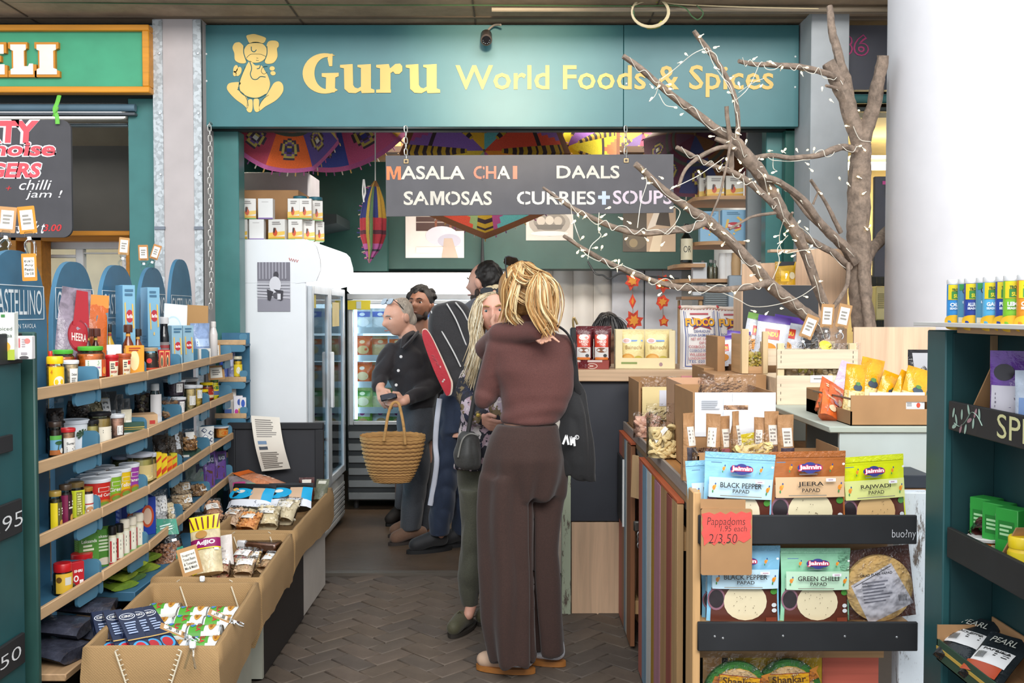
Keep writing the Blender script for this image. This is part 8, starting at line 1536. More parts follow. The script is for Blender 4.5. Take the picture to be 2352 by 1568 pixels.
class Fig:
 def __init__(s,label,loc,skin):s.t=thing('person',label,'person',loc);s.raw=[];s.skin=M(skin,.5,'rough',v=.12)
 def head(s,c,yaw,pitch=0,roll=0,k=1.0,hair=None,eyes=True,iris='#3a4a50',lip='#b0706a'):
  s.H=Matrix.Translation(c)@Euler((radians(pitch),radians(roll),radians(yaw)),'XYZ').to_matrix().to_4x4()@Matrix.Scale(k,4);h=headraw();s.raw.append(MB().add(h.v,h.f,None,s.H))
  if eyes:
   for q in(-1,1):
    e=MB().lathe([(0,-.012),(.009,-.008),(.012,0),(.009,.008),(0,.012)],M('#d9d2cc',.25),12,T=s.H@TR(q*.031,-.0665,.012))
    e.lathe([(.0062,0),(.004,.002),(0,.0025)],M(iris,.2),12,T=s.H@TR(q*.031,-.0782,.012,rx=90));e.lathe([(.003,.0022),(0,.003)],M('#0c0a0a',.1),8,T=s.H@TR(q*.031,-.0784,.012,rx=90));part('eye',e,s.t,w=True)
    e=MB().tube([s.H@Vector((q*x,y,z))for x,y,z in((.014,-.096,.031),(.030,-.092,.037),(.047,-.079,.032))],[.003,.004,.002],M(hair or '#5a4a3c',.8),6);part('eyebrow',e,s.t,w=True)
   part('lips',MB().tube([s.H@Vector((x,y,-.059))for x,y in((-.024,-.096),(-.01,-.107),(0,-.108),(.01,-.107),(.024,-.096))],[.002,.005,.0045,.005,.002],M(lip,.45),6),s.t,w=True)
 def cap(s,*a):s.raw.append(rawcap(*a))
 def hand(s,W,K,side,ln=.17,curl=25,thumb=1,sc=1):
  """wrist W, middle knuckle K; side points from index to little finger"""
  W=Vector(W);K=Vector(K);D=(K-W).normalized();S_=(Vector(side)-D*D.dot(Vector(side))).normalized();Nn=D.cross(S_);pl=(K-W).length
  for i,(o,l)in enumerate(((-1.5,.90),(-.5,1.0),(.5,.94),(1.5,.74))):
   b=W+D*pl*(1-.05*abs(o))+S_*o*.0185*sc;s.raw.append(rawcap(W+S_*o*.012*sc,b,.014*sc,.0115*sc,8));d=D.copy();p=b
   for j,(sl,r)in enumerate(((.042,.0095),(.027,.0085),(.021,.0075))):
    a=radians((curl[i]if isinstance(curl,tuple)else curl)*(1+.3*j));d=(d*cos(a)+Nn*sin(a)*thumb).normalized();q=p+d*sl*l*sc;s.raw.append(rawcap(p,q,r*sc,r*.92*sc,8));p=q
  b=W+D*pl*.25-S_*.022;q=b+(D*.6-S_*.7).normalized()*.042;s.raw.append(rawcap(b,q,.013,.0105,8));s.raw.append(rawcap(q,q+(D*.95-S_*.1+Nn*.2*thumb).normalized()*.034,.0105,.009,8))
 def body(s,vox=.0054):part('body',blob('body',s.raw,s.skin,vox,2),s.t,w=True)
 def wear(s,name,raws,mat,vox=.010,sm=5,fold=None,label=None):return part(name,blob(name,raws,mat,vox,sm,fold),s.t,label,w=True)
def strands(mb,guides,n,spread,r,mat,seed=1,wav=.004):
 rr=random.Random(seed)
 for i in range(n):
  g=rr.choice(guides);ox,oy,oz=(rr.gauss(0,spread)for _ in 'abc');m=len(g);ph=rr.uniform(0,6)
  pts=[Vector(p)+Vector((ox,oy,oz))*(.35+.65*k/(m-1))+Vector((sin(k*1.1+ph),cos(k*.9+ph),0))*wav for k,p in enumerate(g)]
  q=smooth(pts,3);w=r*rr.uniform(.6,1.3);mb.tube(q,[w*min(1,.5+3*k/len(q),4*(1-k/len(q))+.15)for k in range(len(q))],mat[i%len(mat)],5,flat=.6)
 return mb
def folds(a,f=9,st=3):return lambda c:a*(abs(noise.noise(Vector((c.x*f,c.y*f,c.z*st))))*2-.5)
V3=Vector
# --- woman in brown, seen from behind
d=4.03;w=Fig('woman in brown ribbed top and wide brown trousers seen from behind',P(1200,1555,d),'#d9a58c')
hc=P(1203,674,d-.01);w.head(hc,195,-6,0,.98,eyes=False);w.cap(P(1205,715,d),P(1210,770,d),.052,.06)
w.raw.append(rawloft([(765,1170,1275,d,.07),(800,1150,1300,d,.085),(880,1160,1295,d,.08),(965,1158,1270,d,.08),(1060,1140,1270,d,.08),(1100,1150,1260,d,.06)]))
for xs in((1165,1170,1180,d),(1255,1256,1262,d+.1)):
 w.cap(P(xs[0],1110,d+(xs[3]-d)*.8),P(xs[1],1290,xs[3]),.05,.042);w.cap(P(xs[1],1290,xs[3]),P(xs[2],1480,xs[3]),.042,.030)
el_=P(1116,908,d+.04);sh=P(1150,800,d);w.cap(sh,el_,.04,.035);w.cap(el_,P(1138,785,d+.18),.034,.025);w.hand(P(1142,775,d+.19),P(1164,738,d+.22),(1,.3,0),curl=20,sc=.9)
rw=P(1226,757,d-.15);w.cap(P(1112,790,d+.14),P(1150,762,d-.02),.03,.028);w.cap(P(1150,762,d-.02),rw,.028,.022)
w.hand(rw,P(1249,775,d-.165),(-.55,0,-.83),curl=(5,34,44,50),thumb=-1,sc=.82);w.body()
br=M('#5c3530',.85,'cloth',s=1,v=.12)
fb=lambda c:.004*sin(c.z*95+6*noise.noise(c*6))*max(0,min(1,(1.18-c.z)*6))*max(0,min(1,(c.z-.98)*12))+.003*noise.noise(c*14)
w.wear('jumper',[rawloft([(716,1180,1240,d-.01,.062),(735,1176,1246,d,.07),(757,1165,1264,d,.085),(775,1140,1296,d,.095),(800,1126,1314,d,.105),(850,1130,1320,d,.11),(890,1148,1318,d,.108),(930,1152,1306,d,.105),(958,1149,1290,d,.105),(971,1147,1283,d,.105)]),rawcap(sh,el_,.062,.05),rawcap(P(1112,913,d+.02),P(1112,913,d+.02),.046,.046),rawcap(el_,P(1140,776,d+.18),.046,.034),rawcap(P(1114,800,d+.13),P(1148,766,d-.02),.046,.043),rawcap(P(1148,766,d-.02),P(1234,761,d-.148),.047,.041),rawcap(P(1290,800,d),P(1280,870,d+.1),.06,.05)],br,.009,5,fb)
tr=M('#39251f',.9,'cloth',s=.8,v=.15);td=d
def ft(c):
 a=math.atan2(c.y-td,c.x-P(1200,1200,d).x);t=max(0,min(1,(.95-c.z)*5));return t*.011*sin(a*8+5*noise.noise(V3((0,0,c.z*2))))+.004*noise.noise(V3((c.x*13,c.y*13,c.z*4)))
w.wear('trousers',[rawloft([(973,1141,1283,d,.105),(1000,1126,1288,d,.12),(1050,1112,1299,d,.135),(1095,1103,1302,d+.02,.135),(1140,1102,1295,d+.03,.12)]),rawloft([(1090,1104,1215,d,.12),(1180,1100,1221,d,.12),(1300,1100,1221,d,.12),(1420,1108,1224,d,.125),(1513,1129,1228,d,.125)]),rawloft([(1090,1212,1301,d+.08,.11),(1180,1217,1290,d+.1,.115),(1260,1215,1284,d+.11,.115),(1380,1220,1290,d+.12,.12),(1486,1226,1300,d+.13,.125)])],tr,.010,4,ft)
hm=[M('#b98850',.5,'hair',v=.4),M('#d9b47a',.5,'hair',v=.3),M('#a87c48',.5,'hair',v=.3),M('#ecd3a2',.45,'hair',v=.25)]
hb=blob('hair',[rawell(hc+V3((-.004,-.01,.014)),(.098,.112,.118)),rawell(P(1182,690,d-.02),(.042,.07,.085)),rawell(P(1250,680,d-.13),(.052,.055,.10)),rawell(P(1253,722,d-.14),(.04,.045,.085)),rawell(P(1248,650,d-.12),(.04,.045,.05))],hm[0],.009,6,folds(.008,22,4));hair=part('hair',hb,w.t,w=True)
G=lambda pts:[P(x,y,z)for x,y,z in pts]
mb=strands(MB(),[G([(1195,608,3.98),(1172,630,3.92),(1164,665,3.93),(1168,700,3.94),(1162,735,3.96)]),G([(1200,606,3.95),(1190,640,3.90),(1178,680,3.90),(1175,720,3.92),(1195,742,3.93)]),G([(1205,606,3.93),(1225,622,3.89),(1240,632,3.87),(1245,636,3.86)]),G([(1180,612,3.94),(1195,640,3.89),(1222,650,3.87),(1240,640,3.86)]),G([(1165,640,3.93),(1190,680,3.895),(1220,690,3.89),(1235,650,3.87)])],230,.014,.0029,hm,2)
mb=strands(mb,[G([(1235,632,3.86),(1222,660,3.83),(1218,700,3.83),(1235,735,3.83),(1254,762,3.84)]),G([(1240,632,3.85),(1255,655,3.82),(1262,700,3.82),(1262,735,3.83),(1256,760,3.84)]),G([(1245,632,3.86),(1272,652,3.84),(1279,690,3.84),(1272,725,3.84),(1262,755,3.85)]),G([(1238,632,3.85),(1240,665,3.81),(1245,705,3.81),(1262,735,3.82),(1270,752,3.84)])],260,.013,.0030,hm,3)
part('strands',mb,hair,w=True)
def shades(owner,T,name='sunglasses',lens='#15161a'):
 s=thing(name,owner,'sunglasses',T.translation);k=MB()
 for q in(-1,1):
  k2=MB().prism(rrect(q*.036-.029,q*.036+.029,-.021,.021,.016,5),-.003,.003,M(lens,.08),T);part('lens',k2,s,w=True)
  k.tube([T@V3((q*.065,0,.012)),T@V3((q*.072,.05,.01)),T@V3((q*.07,.12,-.005))],.0028,M('#1b1a1c',.3),6)
 k.tube([T@V3((-.01,-.002,.005)),T@V3((0,-.005,.009)),T@V3((.01,-.002,.005))],.003,M('#1b1a1c',.3),6);part('frame',k,s,w=True)
shades('black sunglasses pushed up on the hair of the woman in brown',Matrix.Translation(P(1192,605,4.0))@Euler((radians(-40),radians(-14),radians(202))).to_matrix().to_4x4()@Matrix.Scale(1.0,4))
def shoe(owner,rings,mat,sole,solem,name='clog'):
 mb_=blob(name,[rawcap(*r)for r in rings],mat,.008,4);o=part(name,mb_,owner.t,w=True);part('sole',MB().prism(sole[0],sole[1],sole[2],solem,Matrix(((1,0,0,0),(0,0,-1,0),(0,1,0,0),(0,0,0,1)))),o,w=True);return o
cl=M('#c2a48c',.6,v=.08);solm=M('#a0662c',.6,'woodx');wsk=M('#dfe2ea',.8,'cloth')
def foot(x,y,toe,len_,z0,hw=.042):
 q=radians(toe);return[(x+(a*cos(q)-b*sin(q)),-(y+(a*sin(q)+b*cos(q))))for a,b in[(-len_*.5*cos(t)+0,hw*sin(t))for t in[2*pi*i/20 for i in range(20)]]]
for px,y_,toe,lab in((1161,4.06,168,'l'),(1236,4.16,158,'r')):
 c=V3((PX(px,y_),y_,0));q=radians(toe);D=V3((cos(q),sin(q),0));heel=c-D*.085;tip=c+D*.09
 part('sock',blob('sock',[rawcap(heel+V3((0,0,.056)),c+V3((0,0,.05)),.036,.034),rawcap(heel+V3((.0,0,.06)),heel+V3((.0,0,.085)),.035,.033)],wsk,.008,3),w.t,w=True)
 shoe(w,[(c+D*.015+V3((0,0,.052)),tip+V3((0,0,.042)),.042,.034)],cl,(foot(c.x,c.y,toe,.25,0),0,.022),solm)
bt=thing('tote_bag','black cloth tote bag with white letters over the shoulder of the woman in brown','bag',P(1330,1000,4.0));bm_=M('#1b1b1d',.85,'cloth',s=.8)
bd=4.02;part('bag',blob('bag',[rawloft([(868,1306,1326,bd+.05,.012),(900,1297,1342,bd+.04,.025),(950,1288,1354,bd+.02,.05),(1010,1282,1364,bd+.02,.06),(1060,1286,1370,bd+.02,.055),(1090,1296,1371,bd+.02,.04),(1108,1352,1372,bd+.02,.015)])],bm_,.008,4,folds(.012,16,4)),bt,w=True)
part('strap',MB().tube(smooth([P(1262,738,d-.06),P(1300,762,d-.06),P(1318,800,d-.05),P(1322,850,d+.0),P(1314,885,bd+.03)],5),.012,bm_,8,flat=.4).tube(smooth([P(1310,775,d-.02),P(1320,830,d-.02),P(1324,880,bd),P(1330,905,bd+.02)],5),.011,bm_,8,flat=.4),bt,w=True)
k=MB();wl_=M('#dcdcdc',.8);fz=3.945
for a,b in(((1293,1020),(1301,999)),((1301,999),(1306,1021)),((1312,1022),(1311,1002)),((1318,1004),(1320,1024)),((1311,1002),(1316,1018))):k.tube([P(*a,fz),P(*b,fz)],.0042,wl_,6,flat=.3)
k.tube([P(1325+4.5*cos(t),1004+4.5*sin(t),fz)for t in[2*pi*i/14 for i in range(15)]],.0015,wl_,5);k.text('R',PX(1323,fz),PX(1327,fz),PZ(1007,fz),PZ(1001,fz),fz-.001,wl_);part('lettering',k,bt,w=True)
# --- blonde woman facing the camera
d=4.6;b=Fig('blonde woman in floral kimono and olive trousers facing the camera',P(1085,1440,d),'#dba28c')
hc=P(1136,716,d);b.head(hc,-4,4,-4,.98,hair='#a08050',iris='#4a6a70',lip='#b8605a');b.cap(P(1145,750,d+.03),P(1148,800,d+.04),.05,.055)
b.raw.append(rawloft([(790,1100,1200,d+.03,.07),(830,1088,1215,d+.03,.08),(960,1075,1205,d+.03,.08),(1080,1090,1190,d+.03,.06)]))
for x0_,x1_,x2_,yy in((1085,1082,1082,d),(1150,1145,1140,d+.15)):b.cap(P(x0_,1100,d+.03),P(x1_,1230,yy),.045,.036);b.cap(P(x1_,1230,yy),P(x2_,1385,yy),.036,.028);b.cap(P(x2_,1390,yy),P(x2_-6,1412,yy-.04),.027,.024)
b.cap(P(1100,815,d+.02),P(1078,900,d),.04,.035);b.cap(P(1078,900,d),P(1108,960,d-.14),.034,.026);b.hand(P(1110,962,d-.15),P(1128,975,d-.18),(0,.6,-.8));b.body()
fl=M('#23242e',.75,'floral',s=1.7)
b.wear('kimono',[rawloft([(786,1112,1190,d+.03,.075),(810,1090,1215,d+.03,.10),(880,1072,1220,d+.02,.11),(960,1056,1215,d+.01,.115),(1020,1046,1210,d+.01,.12),(1076,1042,1205,d+.02,.12)]),rawcap(P(1102,818,d+.01),P(1076,905,d-.02),.058,.062),rawcap(P(1076,905,d-.02),P(1098,950,d-.12),.062,.06)],fl,.010,5,folds(.014,12,3))
ol_=M('#4f4f42',.9,'cloth',s=.8)
b.wear('trousers',[rawloft([(1060,1046,1180,d+.03,.11),(1110,1050,1185,d+.04,.11),(1160,1056,1180,d+.05,.10)]),rawloft([(1120,1051,1115,d,.09),(1200,1060,1112,d,.08),(1260,1058,1108,d,.075),(1320,1048,1108,d,.075),(1355,1054,1104,d+.01,.065),(1388,1064,1098,d+.02,.05)]),rawloft([(1120,1118,1185,d+.1,.09),(1230,1118,1175,d+.15,.08),(1380,1120,1165,d+.17,.06)])],ol_,.010,4,folds(.010,10,5))
sc_=M('#4d4a34',.7,'cloth',v=.2);dk_=M('#2c2620',.8)
for cx,cy,lab in((PX(1060,4.55),4.58,0),(PX(1125,4.75),4.75,1)):
 q=radians(-112);D=V3((cos(q)*.9,sin(q),0));c=V3((cx,cy,0));o=shoe(b,[(c+V3((0,0,.055)),c+D*.10+V3((0,0,.042)),.042,.036),(c-D*.07+V3((0,0,.03)),c+V3((0,0,.04)),.03,.036)],sc_,(foot(c.x,c.y,-112,.25,0,.046),0,.018),dk_)
 part('buckle_strap',MB().tube([c+D*.03+V3((-.04,0,.06)),c+D*.03+V3((0,0,.10)),c+D*.03+V3((.04,0,.06))],.006,M('#6a6448',.5),6,flat=.4),o,w=True)
hm2=[M('#c9b48e',.5,'hair',v=.3),M('#e0cfae',.5,'hair',v=.25),M('#b09a72',.5,'hair',v=.3),M('#efe4cb',.45,'hair',v=.2)]
hair=part('hair',blob('hair',[rawell(hc+V3((.0,.03,.028)),(.088,.092,.100)),rawell(P(1100,750,d+.04),(.035,.05,.11)),rawell(P(1096,800,d+.0),(.035,.04,.12))],hm2[0],.009,5,folds(.008,20,4)),b.t,w=True)
mb=strands(MB(),[G([(1136,674,4.55),(1104,688,4.55),(1099,725,4.54),(1093,770,4.52),(1090,820,4.48),(1076,868,4.48)]),G([(1134,673,4.56),(1102,692,4.58),(1088,740,4.56),(1093,790,4.50),(1078,845,4.49)]),G([(1138,673,4.55),(1106,684,4.55),(1096,720,4.55),(1105,775,4.52),(1096,830,4.48),(1086,884,4.48)]),G([(1150,673,4.54),(1180,690,4.53),(1190,740,4.54),(1195,800,4.5)])],280,.012,.0030,hm2,5,.010);part('strands',mb,hair,w=True)
shades('dark sunglasses pushed up on the blonde hair of the facing woman',Matrix.Translation(P(1136,668,d-.05))@Euler((radians(-45),0,radians(-8))).to_matrix().to_4x4())
cb_=thing('crossbody_bag','dark grey crossbody bag hanging on the kimono of the blonde woman','bag',P(1072,1035,4.42));gb=M('#3a3a38',.6,'cloth',s=.5)
part('bag',blob('bag',[rawloft([(990,1062,1088,4.42,.02),(1005,1050,1100,4.42,.045),(1040,1042,1106,4.42,.06),(1068,1046,1106,4.42,.055),(1078,1058,1100,4.42,.03)])],gb,.008,4,folds(.006,20,9)),cb_,w=True);part('zip',MB().tube(smooth([P(1052,1050,4.365),P(1062,1010,4.37),P(1080,996,4.385),P(1100,1000,4.38)],5),.004,M('#77756e',.4),6),cb_,w=True)
part('strap',MB().tube(smooth([P(1075,995,4.41),P(1092,900,4.44),P(1110,830,4.46),P(1118,800,4.49)],5),.010,M('#1e1d1d',.6),6,flat=.4).lathe([(.010,0),(.008,.004),(0,.005)],M('#b59a4a',.3,metal=.9),10,T=TR(*P(1098,953,4.40),rx=90)),cb_,w=True)
# --- older man with straw basket
d=6.35;m_=Fig('older man in black shirt with sunglasses on his head, looking down',P(945,1240,d),'#d9a48c')
hc=P(914,729,d);m_.head(hc,-52,14,0,1.0,hair='#b0a498',lip='#a8685a');m_.cap(P(932,755,d+.04),P(948,795,d+.05),.062,.07)
m_.raw.append(rawloft([(795,905,990,d+.04,.09),(850,890,1000,d+.03,.11),(930,915,995,d+.03,.11),(1010,918,998,d+.03,.11)]))
e1=P(874,862,d-.06);h1=P(873,893,d-.18);e2=P(998,882,d-.02);h2=P(927,921,d-.24)
m_.cap(P(902,805,d),e1,.045,.04);m_.cap(e1,h1,.038,.028);m_.cap(P(982,810,d+.05),e2,.048,.042);m_.cap(e2,h2,.04,.03)
m_.hand(h1,P(880,915,d-.22),(-.8,.2,-.5),curl=28,thumb=1);m_.hand(h2,P(908,922,d-.27),(0,.3,-1),curl=26,thumb=-1)
for a_,b_,c_,yy in((950,958,946,d),(972,978,975,d+.18)):m_.cap(P(a_,1000,d+.05),P(b_,1105,yy),.06,.045);m_.cap(P(b_,1105,yy),P(c_,1215,yy),.045,.036)
m_.body()
bk_=M('#241f22',.8,'cloth',s=.7,v=.2)
m_.wear('shirt',[rawloft([(768,928,968,d+.05,.07),(786,908,985,d+.05,.10),(810,893,1000,d+.04,.13),(860,888,1008,d+.03,.145),(910,905,1004,d+.03,.14),(935,915,1000,d+.03,.135)]),rawcap(P(900,808,d),e1,.065,.06),rawcap(e1,P(868,884,d-.14),.058,.046),rawcap(P(984,812,d+.05),e2,.07,.064),rawcap(e2,P(942,915,d-.2),.06,.045)],bk_,.010,5,folds(.012,10,6))
k=MB()
for x,y,z in((921,819,6.19),(915,851,6.18),(910,884,6.18)):k.lathe([(.010,0),(.008,.004),(0,.004)],M('#e6e2e0',.3),10,T=TR(*P(x,y,z),rx=90))
part('buttons',k,m_.t,w=True);part('collar',MB().tube(smooth([P(926,800,6.2),P(930,775,6.24),P(950,762,6.35)],5),.018,bk_,8,flat=.5).tube(smooth([P(926,800,6.19),P(944,782,6.2),P(958,764,6.3)],5),.02,bk_,8,flat=.5),m_.t,w=True)
gy=M('#3f4248',.85,'cloth',s=.7)
m_.wear('trousers',[rawloft([(925,915,1000,d+.03,.13),(970,914,1003,d+.03,.14),(1010,916,1003,d+.04,.135)]),rawloft([(990,917,988,d,.11),(1100,926,985,d,.10),(1160,924,975,d,.095),(1216,921,967,d,.09)]),rawloft([(990,945,1003,d+.14,.11),(1100,955,998,d+.18,.10),(1212,955,995,d+.18,.09)])],gy,.011,4,folds(.012,9,5))
su=M('#6f5240',.8,'cloth',v=.2)
for cx,cy in((PX(938,d),d-.02),(PX(935,d+.2),d+.2)):
 c=V3((cx,cy,0));q=radians(-148);D=V3((cos(q),sin(q),0));shoe(m_,[(c+V3((0,0,.07)),c+D*.09+V3((0,0,.045)),.048,.042),(c+V3((0,0,.07)),c-D*.09+V3((0,0,.06)),.045,.04)],su,(foot(c.x,c.y,-148,.29,0,.048),0,.018),M('#2c2420',.7),'shoe')
part('hair',blob('hair',[rawell(m_.H@V3((0,.034,.030)),(.078,.082,.093)),rawell(m_.H@V3((0,.06,-.03)),(.068,.052,.06))],M('#a89c8e',.7,'hair',v=.3),.009,5,folds(.004,26,20)),m_.t,'short thinning grey hair',w=True)
shades('sunglasses with mirrored lenses pushed up on the head of the older man',m_.H@TR(0,-.052,.118,rx=-48),lens='#7f98ad')
ph_=thing('phone','black phone held in both hands of the older man','phone',P(893,912,d-.30));part('body',MB().box(-.05,.05,-.006,.006,-.022,.03,M('#222226',.2),.004,TR(rx=-50,ry=-12,rz=10)),ph_);part('screen',MB().box(-.044,.044,-.0075,-.0061,-.018,.026,M('#4a4c54',.1),0,TR(rx=-50,ry=-12,rz=10)),ph_)
bs_=thing('straw_basket','woven straw shopping basket with two handles carried by the older man','basket',P(900,1108,6.0));bd=6.0;stw=M('#bd8f55',.8,'woodx',v=.3)
rim=[(999,826,978),(1008,827,977),(1040,832,972),(1070,840,962),(1092,848,952),(1106,858,942),(1109,875,925)]
def bsk(u,v):
 i=min(len(rim)-2,int(v*(len(rim)-1)));q=v*(len(rim)-1)-i;a=[rim[i][j]*(1-q)+rim[i+1][j]*q for j in range(3)];c=P((a[1]+a[2])/2,a[0]-5*sin(pi*u*2)*(1-v)**3,bd);rx=(a[2]-a[1])/2*bd/F;rp=.0035*(1 if int(v*40)%2 else-1)*(1 if v>.12 else 0);return(c.x+(rx+rp)*cos(2*pi*u),bd+(rx*.42+rp)*sin(2*pi*u),c.z+.002*sin(u*160))
part('weave',MB().grid(bsk,90,60,lambda u,v:stw if v<.12 or int(v*60)%3 else M('#7d5730',.9,v=.2)),bs_,w=True,sharp=180);part('bottom',MB().add([bsk(i/30,1)for i in range(30)],[tuple(range(30))],stw),bs_,w=True)
for yo,nm in((-.11,0),(.11,1)):part('handle',MB().tube(smooth([P(882,1012,bd+yo),P(886,985,bd+yo),P(892,950,bd+yo*.4),P(902,926,bd+yo*.15),P(915,926,bd+yo*.15),P(922,950,bd+yo*.4),P(928,985,bd+yo),P(931,1020,bd+yo)],5),.009,stw,8),bs_,w=True)
# --- man with striped backpack and skateboard
d=6.1;n_=Fig('dark-haired man in grey hoodie and navy track trousers wearing a backpack',P(1020,1265,d),'#d3a08a')
hc=P(1112,650,d);n_.head(hc,-122,4,0,1.08,hair='#1c1917');n_.cap(P(1115,680,d),P(1100,720,d),.06,.065)
n_.raw.append(rawloft([(715,1060,1130,d,.09),(800,1050,1130,d,.11),(930,1030,1110,d,.11),(1000,1015,1090,d,.11)]));n_.cap(P(1130,740,d),P(1140,850,d),.045,.04);n_.cap(P(1140,850,d),P(1120,930,d-.1),.038,.03);n_.hand(P(1120,932,d-.1),P(1116,960,d-.12),(0,-1,0));n_.cap(P(1062,740,d+.1),P(1040,850,d+.12),.045,.04);n_.cap(P(1040,850,d+.12),P(1030,930,d+.05),.038,.03);n_.hand(P(1030,930,d+.05),P(1028,955,d+.03),(0,1,0))
for a_,b_,c_,yy in((1035,1020,1008,d),(1070,1065,1060,d+.15)):n_.cap(P(a_,990,d+.03),P(b_,1120,yy),.06,.045);n_.cap(P(b_,1120,yy),P(c_,1225,yy),.045,.038)
n_.body();hd_=M('#5c5e66',.9,'cloth',s=.6)
n_.wear('hoodie',[rawloft([(684,1088,1132,d+.01,.085),(700,1066,1140,d,.10),(725,1046,1146,d,.12),(800,1036,1146,d,.13),(920,1016,1120,d,.13)]),rawcap(P(1132,740,d),P(1142,850,d),.065,.058),rawcap(P(1142,850,d),P(1122,925,d-.09),.055,.045),rawcap(P(1060,745,d+.1),P(1040,850,d+.12),.065,.055),rawcap(P(1040,850,d+.12),P(1031,925,d+.06),.055,.045)],hd_,.011,5,folds(.012,10,8))
nv_=M('#1c2940',.8,'cloth',s=.7)
n_.wear('trousers',[rawloft([(905,1008,1112,d,.13),(990,1000,1098,d,.13)]),rawloft([(960,1002,1062,d,.11),(1040,997,1056,d,.10),(1100,992,1052,d,.10),(1170,985,1045,d,.095),(1228,984,1030,d,.085)]),rawloft([(960,1045,1105,d+.1,.11),(1100,1040,1095,d+.15,.10),(1225,1040,1085,d+.15,.085)])],nv_,.011,4,folds(.012,9,8))
part('side_stripe',MB().tube(smooth([P(1010,915,d-.115),P(1003,970,d-.11),P(1000,1020,d-.09),P(1003,1060,d-.105),P(997,1110,d-.085),P(988,1160,d-.07)],5),.016,M('#c9ccd8',.8),8,flat=.5),n_.t,'white side stripe',w=True)
sh_=M('#1f1f22',.7,'cloth')
for cx,cy in((PX(985,d),d),(PX(1048,d+.15),d+.15)):
 c=V3((cx,cy,0));q=radians(-155);D=V3((cos(q),sin(q),0));o=shoe(n_,[(c+V3((.03,0,.085)),c+D*.09+V3((0,0,.05)),.05,.044),(c+V3((.03,0,.08)),c-D*.08+V3((0,0,.07)),.048,.044)],sh_,(foot(c.x,c.y,-155,.30,0,.05),0,.022),M('#131315',.7),'trainer')
part('hair',blob('hair',[rawell(n_.H@V3((0,.034,.030)),(.092,.094,.104)),rawell(n_.H@V3((0,.07,-.04)),(.074,.05,.065))],M('#1c1816',.6,'hair',v=.4),.009,4,folds(.010,30,22)),n_.t,'short dark brown hair',w=True);part('beard',blob('beard',[rawell(n_.H@V3((0,-.045,-.080)),(.052,.055,.036)),rawell(n_.H@V3((.05,-.015,-.06)),(.02,.04,.04)),rawell(n_.H@V3((-.05,-.015,-.06)),(.02,.04,.04))],M('#3a2a22',.8,'hair'),.008,4),n_.t,w=True)
bp_=thing('backpack','charcoal backpack with white piping lines on the man in the grey hoodie','backpack',P(1040,800,5.9));cm2=M('#302f31',.85,'cloth',s=.6);bd=5.93
def pad(pts,y0,y1,n=6):
 mb=MB();cx=sum(p[0]for p in pts)/len(pts);cy=sum(p[1]for p in pts)/len(pts);sp2=smooth([(a,b,0)for a,b in pts],6,True);m=len(sp2);vs=[]
 for j in range(2*n+1):
  t=-1+j/n;s=1-.28*abs(t)**3;y=(y0+y1)/2+(y1-y0)/2*sin(t*pi/2)
  vs+=[P(cx+(p.x-cx)*s,cy+(p.y-cy)*s,y)for p in sp2]
 fs=[(j*m+i,j*m+(i+1)%m,(j+1)*m+(i+1)%m,(j+1)*m+i)for j in range(2*n)for i in range(m)]+[tuple(range(m)),tuple(range(2*n*m,(2*n+1)*m))]
 return mb.add(vs,fs,None)
part('sack',blob('sack',[pad([(992,708),(1020,694),(1052,692),(1078,712),(1094,760),(1098,815),(1080,850),(1062,880),(1048,903),(1036,890),(1012,828),(984,762)],5.80,6.02)],cm2,.010,4,folds(.006,9,9)),bp_,w=True)
k=MB();wp_=M('#d2d0ce',.7)
for pts in([(990,714),(1010,752),(1040,805),(1058,842)],[(1026,697),(1048,735),(1068,785),(1078,805)],[(1046,694),(1066,720),(1082,755),(1090,780)]):k.tube(smooth([P(x,y,5.785+.00002*(x-1040)**2)for x,y in pts],5),.0045,wp_,6)
part('piping',k,bp_,w=True)
sk=thing('skateboard','red skateboard with pale rim strapped upright to the backpack','skateboard',P(1003,835,5.79))
ol2=[(970,762),(974,757),(981,759),(992,776),(1010,815),(1030,862),(1036,880),(1034,902),(1028,908),(1022,903),(1000,858),(982,812),(971,778)]
def deck(pts,y0,y1,m):
 q=smooth([(a,b,0)for a,b in pts],4,True);n=len(q);vs=[P(p.x,p.y,y0)for p in q]+[P(p.x,p.y,y1)for p in q];return MB().add(vs,[tuple(range(n)),tuple(range(2*n-1,n-1,-1))]+[(i,i+n,(i+1)%n+n,(i+1)%n)for i in range(n)],m)
part('deck',deck(ol2,5.78,5.788,M('#b3202f',.35,'rough',v=.15)),sk,w=True,sharp=30);part('rim',deck([(1003+(a-1003)*1.07+2,833+(b-833)*1.02-1)for a,b in ol2],5.789,5.80,M('#dcc9b8',.5)),sk,'pale wooden rim',w=True,sharp=30)
k=MB()
for i in range(9):k.tube([P(991+2.4*i+3*sin(i*2),815+3.6*i,5.778),P(998+2*i,817+3.8*i,5.778)],.004,M('#d9a0a4',.6),5,flat=.2)
for x,y in((1020,872),(1017,876)):k.lathe([(.006,0),(0,.003)],M('#c9c2bc',.3),8,T=TR(*P(x,y,5.78),rx=90))
part('worn_print',k,sk,w=True)
